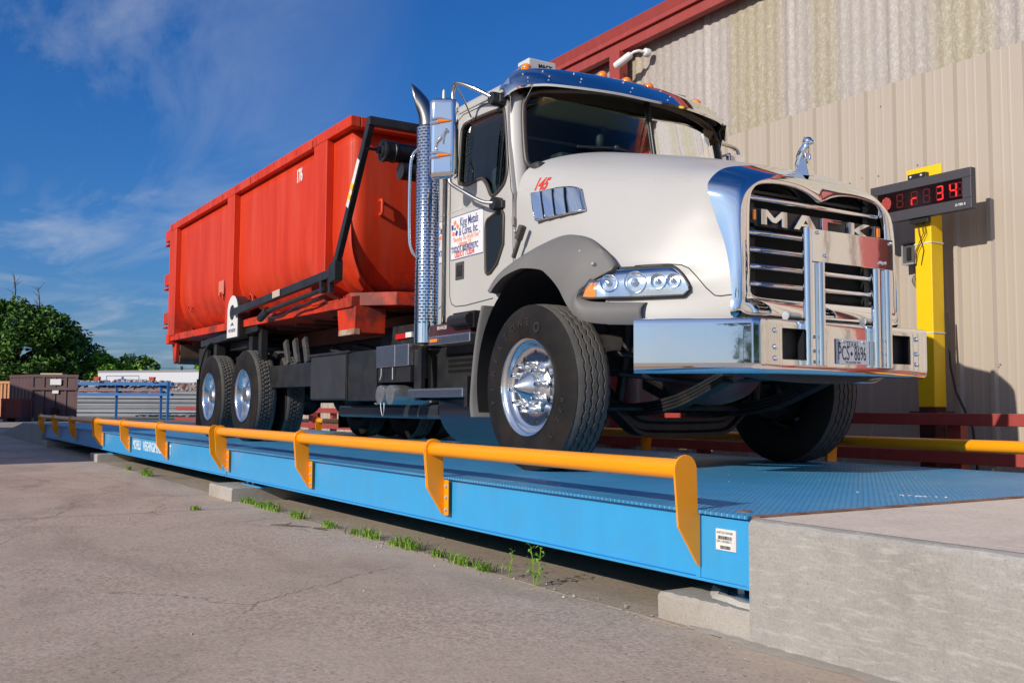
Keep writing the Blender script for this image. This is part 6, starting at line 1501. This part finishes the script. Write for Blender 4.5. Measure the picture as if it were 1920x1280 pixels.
# front bumper frame (red) sticking forward below the front wall, corner shoe
mb = MB()
mb.prism(sk([(XF + .17, Yn(1.275), 1.30), (XF + .17, Yn(1.275), 1.42), (XF + .72, Yn(.55), 1.50), (XF + .72, Yf(.55), 1.50), (XF + .17, Yf(1.275), 1.42), (XF + .17, Yf(1.275), 1.30)]) if False else [(XF + .10, Yn(1.26), 1.415), (XF + .42, Yn(.95), 1.415), (XF + .48, Yn(.60), 1.415), (XF + .48, Yf(.60), 1.415), (XF + .42, Yf(.95), 1.415), (XF + .10, Yf(1.26), 1.415), (XF - .2, Yf(1.2), 1.415), (XF - .2, Yn(1.2), 1.415)], (0, 0, -.12)); mb.build('front_frame', REDC, box, bevel=.006)
for s in (-1, 1):
    mb = MB(); y0 = YC + s * 1.25
    mb.prism([(-8.55, y0, 1.285), (-8.12, y0, 1.285), (-8.14, y0, 1.05), (-8.50, y0, 1.05)], (0, -s * .30, 0))
    mb.build('corner_shoe', REDC, box, bevel=.006)
mb = MB(); mb.box(-8.505, -8.135, Yn(1.252), Yn(1.20), 1.04, 1.09); mb.build('worn_shoe_edge', mat('bare_rusty_metal', (.42, .33, .26), .6, noise=(9, .9, (.25, .10, .05))), box)
# rear: end frame, roller bracket, hinges
mb = MB(); mb.box(XB - .06, XB, Yn(1.27), Yf(1.27), 1.42, 3.08); mb.build('tail_gate', REDC, box, bevel=.006)
mb = MB(); mb.box(XB - .05, XB + .12, Yn(1.30), Yf(1.30), 1.31, 1.46); mb.build('rear_sill', REDC, box, bevel=.01)
for s in (-1,):
    for z in (2.80, 2.13, 1.55):
        mb = MB(); zz = tz(XB, z) 
        mb.box(XB - .30, XB - .02, Yn(1.285), Yn(1.12), zz - .0, zz + .17); mb.box(XB - .32, XB - .10, Yn(1.29), Yn(1.15), zz - .06, zz - .035); mb.tube([(XB - .24, Yn(1.21), zz - .12), (XB - .24, Yn(1.21), zz + .02)], .022, 8)
        mb.build('gate_hinge', REDC, box, bevel=.004, seg=1)
mb = MB()
for s in (-1, 1): mb.prism([(-15.2, YC + s * 1.20, 1.34), (-14.9, YC + s * 1.20, 1.34), (-14.95, YC + s * 1.20, 1.05), (-15.08, YC + s * 1.20, 1.02)], (0, -s * .05, 0))
mb.build('roller_bracket', REDC, box)
mb = MB(); mb.tube([(-15.0, Yn(1.15), 1.14), (-15.0, Yn(.45), 1.14)], .13, 20); mb.box(-15.13, -14.87, Yn(1.15), Yn(.45), 1.14, 1.30); mb.build('rear_roller', mat('brown_roller_steel', (0.11, 0.07, 0.045), 0.55, noise=(5, .6, (.07, .045, .03))), box, smooth=40)
# hooks along the side
for x, z in ((-14.1, 1.70), (-12.45, 1.74), (-11.35, 1.63), (-9.5, 1.62)):
    o_ = next((a + (b2 - a) * (z0 - z) / max(1e-6, z0 - z1) for (a, z0), (b2, z1) in zip(pr[:-1], pr[1:]) if z0 >= z >= z1))
    mb = MB(); y = Yn(o_); zz = tz(x, z); mb.tube(cr_spline([(x - .05, y, zz - .05), (x - .055, y - .05, zz + .0), (x - .02, y - .07, zz + .045), (x + .03, y - .06, zz + .02), (x + .05, y - .055, zz - .04)], 14), .011, 8); mb.build('tarp_hook', REDC, box, smooth=60)
mb = MB(); mb.box(-12.62, -12.40, Yn(1.232), Yn(1.219), tz(-12.5, 1.76), tz(-12.5, 1.94)); mb.build('patch_plate', mat('faded_pink_plate', (.62, .20, .14), .5), box, bevel=.003)
mb = MB(); mb.tube(cr_spline([(XF + .006, 3.735, 2.30), (XF + .05, 3.735, 2.30), (XF + .055, 3.735, 2.24), (XF + .05, 3.735, 2.18), (XF + .006, 3.735, 2.17)], 14), .016, 8); mb.build('front_tie_hook', REDC, box, smooth=60)
text('container_number', '176', .185, (-9.80, Yn(W_ + .006), 2.715), (1, 0, .0098), (0, 0, 1), WHTLET, box, .0015, sx=.62, bold=.0065)
# ------------------------------------------------------------------ background yard
def at(px, depth, z=None, py=None):
    """world point on the ray through photo column px (1920 px wide) at camera depth"""
    c = Vector(((px - 960) / 1850 * depth, 0, depth))
    if py is not None: c.y = (py - 640) / 1850 * depth
    w = Vector((sum(CR[0][k] * c[k] for k in range(3)), sum(CR[1][k] * c[k] for k in range(3)), sum(CR[2][k] * c[k] for k in range(3)) + .395))
    if z is not None: w.z = z
    return w
vx, vy = Vector((0.529, 0.849, 0)), Vector((-.849, .529, 0))    # picture right, picture depth (horizontal)
def dumpster(name, label, p0, wv, dv, H, mt, ribs, cat='dumpster', lid=True, zb=.18, ribs2=6):
    """box from corner p0, wv = width vector, dv = depth vector"""
    t = thing(name, label, cat, (p0.x, p0.y, GZ)); w, d = wv.length, dv.length; wu, du = wv.normalized(), dv.normalized()
    def P(a, b_, z): q = p0 + wu * a + du * b_; return Vector((q.x, q.y, GZ + z))
    mb = MB(); mb.obox(P(w / 2, d / 2, zb + (H - zb) / 2), (wu, du, (0, 0, 1)), (w / 2 - .08, d / 2 - .08, (H - zb) / 2)); mb.build('body', mt, t)
    mb = MB()
    for k in range(ribs + 1):
        mb.obox(P(w * k / ribs * .96 + .02 * w, .04, zb + (H - zb) / 2), (wu, du, (0, 0, 1)), (.06, .04, (H - zb) / 2 - .02))
    for k in range(ribs2 + 1):
        mb.obox(P(.04, d * k / ribs2 * .96 + .02 * d, zb + (H - zb) / 2), (wu, du, (0, 0, 1)), (.04, .06, (H - zb) / 2 - .02))
    mb.build('ribs', mt, t)
    mb = MB(); mb.obox(P(w / 2, d / 2, H), (wu, du, (0, 0, 1)), (w / 2 + .03, d / 2 + .03, .07)); mb.build('top_rim', mt, t)
    mb = MB()
    for a in (.15, .85): mb.obox(P(w * a, d / 2, zb / 2), (wu, du, (0, 0, 1)), (.12, d / 2 - .1, zb / 2)); 
    mb.build('skids', BLACK, t)
    return t, P
BROWN = mat('maroon_brown_paint', (0.085, 0.040, 0.045), 0.55, noise=(.8, .6, (0.11, 0.055, 0.055)))
t, P = dumpster('brown_dumpster', 'tall dark maroon two-tier waste container behind the far end of the scale', at(62, 54), vx * 2.52, vy * 1.6 - vx * 2.0, 2.45, BROWN, 4)
mb = MB(); mb.obox(P(1.26, -.02, 1.75), (vx, vy, (0, 0, 1)), (1.27, .06, .07)); mb.build('mid_rail', BROWN, t)
mb = MB(); mb.obox(P(1.30, -.05, 2.12), (vx, vy, (0, 0, 1)), (.30, .01, .16)); s1 = mb.build('container_sign', WHITED, t)
mb = MB(); mb.obox(P(1.30, -.05, 1.58), (vx, vy, (0, 0, 1)), (.17, .01, .09)); mb.build('container_sign', WHITED, t)
mb = MB(); mb.obox(P(1.28, -.05, .50), (vx, vy, (0, 0, 1)), (.20, .01, .22)); mb.build('port_opening', BLACK, t)
mb = MB(); mb.obox(P(1.5, .6, 2.56), (vx, vy, (0, 0, 1)), (.6, .3, .04)); mb.build('timber_load', mat('pale_timber', (.5, .42, .28), .8), t)
ORC = mat('tan_orange_sheet', (0.62, 0.30, 0.13), 0.6, streak=((0.55, 0.36, 0.22), .6, 2))
dumpster('orange_bin', 'tan orange corrugated scrap bin at the left edge of the picture', at(-30, 57), vx * 2.0, vy * 2.5, 2.15, ORC, 9, 'scrap bin')
dumpster('red_bin', 'small dark red waste bin in front of the orange bin', at(8, 51), vx * .95, vy * 1.4, 1.12, mat('dark_red_paint', (0.16, 0.018, 0.018), .5), 7, 'waste bin')
# corrugated wall and rack
CW = mat('grey_corrugated_steel', (0.27, 0.285, 0.315), 0.5, noise=(.5, .6, (0.20, 0.22, 0.25)))
wl0, wl1 = at(100, 66), at(520, 66)
mb = MB(); G = []; du = (wl1 - wl0); du.z = 0
nz = 60
for k in range(nz + 1):
    z = GZ + .12 + 2.3 * k / nz; d = .05 * (1 if (k % 8) < 4 else -1) + .02 * math.sin(k)
    G.append([Vector((wl0.x, wl0.y, z)) + vy * -d, Vector((wl1.x, wl1.y, z)) + vy * -d])
mb.grid(G); single(mb, 'corrugated_fence', CW, 'grey corrugated steel fence behind the blue rack', 'fence', base=(wl0.x, wl0.y, GZ))
RB = mat('rack_blue_paint', (0.03, 0.16, 0.42), 0.5)
rk = thing('scrap_rack', 'long blue steel rack loaded with scrap in front of the grey fence', 'rack', tuple(at(240, 61, GZ)))
mb = MB()
a0, a1 = at(120, 62, 0), at(326, 62, 0)
for z, th in ((GZ + 2.22, .20), (GZ + 1.56, .17)): mb.bar((a0.x, a0.y, z), (a1.x, a1.y, z), .5, th)
for px in (222, 305, 318): p = at(px, 62 - (px == 318) * 2, 0); mb.box(p.x - .07, p.x + .07, p.y - .07, p.y + .07, GZ, GZ + 2.30)
mb.build('rack_frame', RB, rk)
SC = mat('mixed_scrap', (0.5, 0.46, 0.42), .8, noise=(1.5, 1, (0.22, .06, .04)))
sm = MB(); q = random.Random(3)
for k in range(260):
    u = q.random(); p = at(124 + 200 * u, 62.5, 0); sm.obox((p.x, p.y + q.uniform(-.3, .3), GZ + 2.0 + q.random() * .1 if k % 2 else GZ + 2.33 + q.random() * .06), ((q.random(), q.random(), .2), (0, 1, .3), (0, 0, 1)), (q.uniform(.03, .12), .05, q.uniform(.02, .06)))
tag(sm.build('scrap_pile', SC), 'small mixed metal scrap lying on the blue rack shelves', 'scrap', kind='stuff')
sm = MB()
for k in range(60):
    u = q.random(); p = at(130 + 175 * u, 62.2, 0); sm.obox((p.x, p.y, GZ + 1.67 + q.random() * .08), ((.53, .85, q.uniform(-.1, .1)), (0, 1, 0), (0, 0, 1)), (q.uniform(.15, .5), .08, .03))
tag(sm.build('pipe_pile', mat('rust_red_steel', (0.34, 0.07, 0.035), .7, noise=(2, .8, (.08, .03, .03)))), 'rust red steel bars lying along the lower shelf of the blue rack', 'scrap', kind='stuff')
for px, nm in ((183, 'left'), (286, 'right')):
    p = at(px, 61.5, 0); z = GZ + 2.40
    mb = MB(); A = [Vector((p.x, p.y, 0)) + vx * a for a in (-.14, .14, .17, -.17)]
    mb.prism([(A[0].x, A[0].y, z), (A[1].x, A[1].y, z), (A[2].x, A[2].y, z + .24), (A[3].x, A[3].y, z + .24)], tuple(vy * .3))
    single(mb, 'tote_bin', mat('red_plastic_bin', (.55, .045, .02), .5) if nm == 'left' else bpy.data.materials['red_plastic_bin'], 'small red bin on the %s end of the blue rack top' % nm, 'bin', base=(p.x, p.y, z))
# scrap heap right of the rack
sm = MB()
for k in range(300):
    p = at(320 + q.random() * 60, 64, 0); sm.obox((p.x, p.y, GZ + 1.9 + q.random() * .35), ((q.random(), q.random(), .4), (0, 1, .3), (0, 0, 1)), (q.uniform(.03, .16), .05, q.uniform(.02, .05)))
tag(sm.build('scrap_heap', SC), 'heap of rusty scrap beyond the grey fence', 'scrap', kind='stuff')
# white box trailer
p = at(186, 88, 0); q2 = at(560, 82, 0); dv = (q2 - p); dv.z = 0; L_ = dv.length; du = dv.normalized(); nn = Vector((-du.y, du.x, 0))
tr = thing('box_trailer', 'long white box trailer parked beyond the scrap rack', 'trailer', (p.x, p.y, GZ))
mb = MB(); c = p + du * L_ / 2 + nn * 1.2; mb.obox((c.x, c.y, GZ + 2.55), (du, nn, (0, 0, 1)), (L_ / 2, 1.2, 1.28)); mb.build('box_body', mat('trailer_white', (.56, .57, .60), .45), tr)
mb = MB(); mb.obox((c.x, c.y, GZ + 3.86), (du, nn, (0, 0, 1)), (L_ / 2 + .03, 1.23, .085)); mb.build('roof_rail', mat('trailer_rail_grey', (.22, .22, .23), .5), tr)
cc_ = at(223 + 10, 86.5, 0)
mb = MB(); e = .03
for a, b_, z0, z1 in ((-1.72, 1.72, 3.42, 3.47), (-1.72, -1.67, 2.2, 3.42), (1.67, 1.72, 2.2, 3.42)):
    f = cc_ + du * (a + b_) / 2 - nn * .06; mb.obox((f.x, f.y, GZ + (z0 + z1) / 2), (du, nn, (0, 0, 1)), ((b_ - a) / 2, .01, (z1 - z0) / 2))
mb.build('sign_outline', NAVY, tr)
for k in range(5):
    a = R(90 + 72 * k); f = cc_ - nn * .06 + du * .28 * math.cos(a); mb = MB(); mb.obox((f.x, f.y, GZ + 2.98 + .28 * math.sin(a)), (du, nn, (0, 0, 1)), (.12, .01, .12)); mb.build('trailer_emblem', NAVY, tr)
# utility poles and wires
pole = at(342, 118, GZ); mb = MB(); mb.tube([pole, (pole.x, pole.y, GZ + 5.6)], .16, 8); single(mb, 'utility_pole', BARK, 'thin dark utility pole standing beyond the white trailer', 'pole', base=pole, smooth=60)
wr = MB()
for z in (GZ + 5.5, GZ + 4.6): a, b_ = at(200, 122, z), at(520, 114, z); wr.tube([a, (a + b_) / 2 - Vector((0, 0, .2)), b_], .03, 5)
single(wr, 'overhead_wires', BLACKPL, 'thin overhead wires crossing the sky behind the trailer', 'wires', base=at(342, 118, GZ + 5))
# ------------------------------------------------------------------ trees
def tree(name, label, base, H, rad, mt, seed, nclump, leaf, group=None, low=.15, bare=(), lean=0):
    q = random.Random(seed); t = thing(name, label, 'tree' if 'shrub' not in name else 'shrub', tuple(base), group)
    tk = MB(); hub = Vector((base.x, base.y, GZ + H * .35)); tk.tube([base, (base.x + .1, base.y, GZ + H * .2), hub], [H * .035, H * .028, H * .022], 10)
    cl = []
    for k in range(nclump):
        a = q.random() * 2 * math.pi; h_ = low + (1 - low) * q.random() ** .8
        prof = math.sin(math.pi * min(1, (h_ - low) / (1 - low) * .80 + .20)) ** .55
        r = rad * prof * math.sqrt(q.uniform(.25, 1.0)); c = Vector((base.x + r * math.cos(a), base.y + r * math.sin(a), GZ + H * h_ * q.uniform(.93, 1)))
        cl.append((c, rad * q.uniform(.16, .30)))
        if k % 3 == 0: tk.tube([hub, hub.lerp(c, .5) + Vector((0, 0, .15 * H * q.random())), c], [H * .012, H * .007, H * .002], 6)
    for (px, pz0, pz1) in bare:
        b_ = at(px, 100, 0)
        zt = pz1; p0 = Vector((b_.x, b_.y, pz0)); p1 = Vector((b_.x, b_.y, pz1)); tk.tube([p0, p0.lerp(p1, .5) + vx * .2, p1], [.10, .06, .02], 6)
        for m_ in range(9):
            s0 = p0.lerp(p1, q.uniform(.3, .95)); tk.tube([s0, s0 + vx * q.uniform(-.9, .9) + Vector((0, 0, q.uniform(.3, 1.0)))], [.035, .008], 4)
    tk.build('trunk', BARK, t, smooth=60)
    lv = MB()
    for c, r in cl:
        n = int(70 * (r / leaf) ** 1.4 / 8) + 40
        for k in range(n):
            d = Vector((q.gauss(0, 1), q.gauss(0, 1), q.gauss(0, 1))).normalized() * r * q.random() ** .35
            d.z *= .75; p = c + d; s_ = leaf * q.uniform(.6, 1.25)
            u = Vector((q.gauss(0, 1), q.gauss(0, 1), q.gauss(0, .6))).normalized(); w = u.cross(Vector((q.gauss(0, 1), q.gauss(0, 1), q.gauss(0, 1)))).normalized()
            k0 = len(lv.v); lv.v += [tuple(p - u * s_), tuple(p + w * s_ * .45), tuple(p + u * s_), tuple(p - w * s_ * .45)]; lv.f.append((k0, k0 + 1, k0 + 2, k0 + 3))
    lv.build('crown', mt, t)
    return t
tg = 'trees beyond the yard'
tree('tall_tree', 'tallest dark green tree with dead twigs on top at the left edge', at(20, 100, GZ), 11.6, 4.9, LEAFD, 1, 95, .26, tg, .12, ((22, 10.4, 13.6),))
tree('tall_tree', 'dark green tree right of the tallest one with a bare branch tip', at(84, 101, GZ), 10.8, 4.3, LEAFD, 2, 85, .26, tg, .12, ((68, 9.2, 12.4),))
tree('tall_tree', 'lower dark green tree sloping down behind the maroon container', at(138, 104, GZ), 8.6, 4.4, LEAFD, 3, 70, .26, tg, .10)
tree('tall_tree', 'dark crown cut by the left picture edge behind the orange bin', at(-60, 102, GZ), 9.8, 5.6, LEAFD, 4, 75, .28, tg, .12)
tree('green_shrub', 'bright green bushy tree directly behind the left end of the white trailer', at(190, 104, GZ), 6.0, 3.8, LEAFB, 5, 55, .24, tg, .1)
tree('green_shrub', 'bright green bush above the middle of the white trailer', at(240, 106, GZ), 5.9, 3.4, LEAFB, 6, 45, .24, tg, .1)
tree('green_shrub', 'darker round bush above the trailer nearest the utility pole', at(277, 106, GZ), 6.3, 2.2, LEAFD, 7, 34, .24, tg, .2)
tree('green_shrub', 'sliver of green bush beside the truck mud flap', at(372, 100, GZ), 5.0, 2.4, LEAFB, 8, 25, .26, tg, .2)
# off-picture tree line towards +x that the polished bumper mirrors
for k, (x, y) in enumerate(((46, -30), (62, -10), (70, 6), (56, -42), (30, -56))):
    tree('tall_tree', ['broad tree far in front of the truck, right of the picture', 'second broad tree far in front of the truck', 'third broad tree far in front of the truck beside the building line', 'broad tree far behind the camera to the right', 'broad tree far behind the camera'][k], Vector((x, y, GZ)), 15, 4.0, LEAFD, 20 + k, 26, .5, tg, .15)
# shed behind the camera whose shade falls over the far ramp
sh = thing('storage_shed', 'large grey shed behind the camera that shades the far ramp', 'building', (-22, -13, GZ))
mb = MB(); mb.box(-38, -13.05, -22, -9.75, GZ, 7.4); mb.build('shed_wall', CW, sh)
wh = thing('shade_block', 'unseen grey block added out of view to shade the yard bins', 'building', (-70, -13, GZ))  # block added outside the view only to cast shade on the bins
w2 = MB(); w2.box(-58.6, -51.5, -24, -9, GZ, 8.2); w2.build('shade_block_body', CW, wh)
w2 = MB(); w2.box(-58.7, -51.4, -24.2, -8.9, 8.201, 8.3); w2.build('shade_block_top', CW, wh)
mb = MB(); mb.box(-38.3, -13.00, -22.2, -9.70, 7.401, 7.55); mb.build('shed_roof', mat('shed_roof_grey', (.3, .3, .3), .6), sh)
# ------------------------------------------------------------------ weeds along the joint
def weed(x, label, kind, sc, seed, y=None):
    q = random.Random(seed); y = jy(x) - .005 if y is None else y; mb = MB()
    if kind == 'tuft':
        for k in range(int(75 * sc) + 22):
            a = q.random() * 6.28; L2 = .075 * sc ** .8 * q.uniform(.35, 1.25); b0 = Vector((x + q.gauss(0, .062 * sc), y + q.gauss(0, .020), GZ)); w = .0030
            d = Vector((math.cos(a), math.sin(a) * .7, 0)); t1 = b0 + d * L2 * .35 + Vector((0, 0, L2 * .6)); t2 = b0 + d * L2 * .9 + Vector((0, 0, L2 * q.uniform(.5, .9)))
            n_ = Vector((-d.y, d.x, 0)) * w; mb.add([b0 - n_, b0 + n_, t1 + n_, t1 - n_, t2], [(0, 1, 2, 3), (3, 2, 4)])
    else:
        for st_ in range(2 if sc > .8 else 1):
            top = Vector((x + q.uniform(-.04, .04) + .03 * st_, y, GZ + .18 * sc)); b0 = Vector((x + .02 * st_, y, GZ)); mb.tube([b0, b0.lerp(top, .5) + Vector((.008, 0, 0)), top], [.0035, .003, .0015], 5)
            for k in range(13):
                u = .15 + .85 * k / 12; p = b0.lerp(top, u); a = k * 2.4 + st_; L2 = .062 * sc * (1.15 - .5 * u); d = Vector((math.cos(a), math.sin(a) * .8, 0)); n_ = Vector((-d.y, d.x, 0)) * L2 * .17
                m1_ = p + d * L2 * .5 + Vector((0, 0, L2 * .35)); e_ = p + d * L2 + Vector((0, 0, L2 * .05)); mb.add([p, m1_ + n_, e_, m1_ - n_], [(0, 1, 2, 3)])
    single(mb, 'weed', GRASS, label, 'weed', 'weeds in the pavement joint', base=(x, y, GZ))
weed(-4.02, 'tallest leafy weed stem nearest the big concrete block', 'leafy', 1.0, 1)
weed(-4.27, 'shorter leafy weed just left of the tallest one', 'leafy', .75, 2)
weed(-4.50, 'flat creeping grass clump beside the two leafy weeds', 'tuft', .8, 3)
weed(-4.75, 'dense low grass clump below the second orange post', 'tuft', .9, 4)
weed(-5.05, 'loose low grass clump directly under the second orange post', 'tuft', .7, 5)
weed(-5.42, 'yellowish broad-bladed grass tuft left of the second orange post', 'tuft', 1.3, 6)
weed(-5.60, 'thin small grass sprig left of the yellowish tuft', 'tuft', .5, 7)
weed(-5.98, 'small tuft with tall thin blades midway along the near platform', 'tuft', 1.1, 8)
weed(-6.22, 'sparse thin sprigs beside the tall thin blades', 'tuft', .6, 9)
weed(-6.62, 'low dark green tuft in the middle of the weed row', 'tuft', .8, 10)
weed(-7.32, 'low wide grass tuft beyond the third orange post', 'tuft', 1.0, 11)
weed(-7.95, 'bright low grass clump near the joint footing', 'tuft', 1.2, 12)
weed(-8.25, 'short grass fringe at the crossing of two joints', 'tuft', .8, 13)
weed(-8.62, 'dark spiky tuft touching the joint footing block', 'tuft', .9, 14)
weed(-8.30, 'tiny flat tuft alone on the cross joint', 'tuft', .5, 15, 2.12)
weed(-12.6, 'isolated low tuft between the two footing blocks', 'tuft', 1.7, 16)
weed(-13.9, 'tiny tuft near the shadowed footing block', 'tuft', .8, 17)
tw = MB(); q = random.Random(2)
tw.tube([(-6.95, 2.30, GZ + .006), (-6.86, 2.36, GZ + .012), (-6.72, 2.47, GZ + .008), (-6.66, 2.50, GZ + .01)], [.003, .006, .004, .002], 6); tw.tube([(-6.85, 2.365, GZ + .01), (-6.90, 2.44, GZ + .015)], .003, 5)
single(tw, 'twig', BARK, 'small dark forked twig lying on the pavement', 'twig', base=(-6.8, 2.4, GZ), smooth=60)
tw = MB(); tw.tube([(-6.62, 2.50, GZ + .006), (-6.52, 2.52, GZ + .014), (-6.47, 2.54, GZ + .006)], [.004, .007, .003], 6); tw.tube([(-6.55, 2.50, GZ + .01), (-6.50, 2.58, GZ + .016)], .003, 5)
single(tw, 'twig', BARK, 'curled dead leaf stalk just beyond the forked twig', 'twig', base=(-6.5, 2.5, GZ), smooth=60)
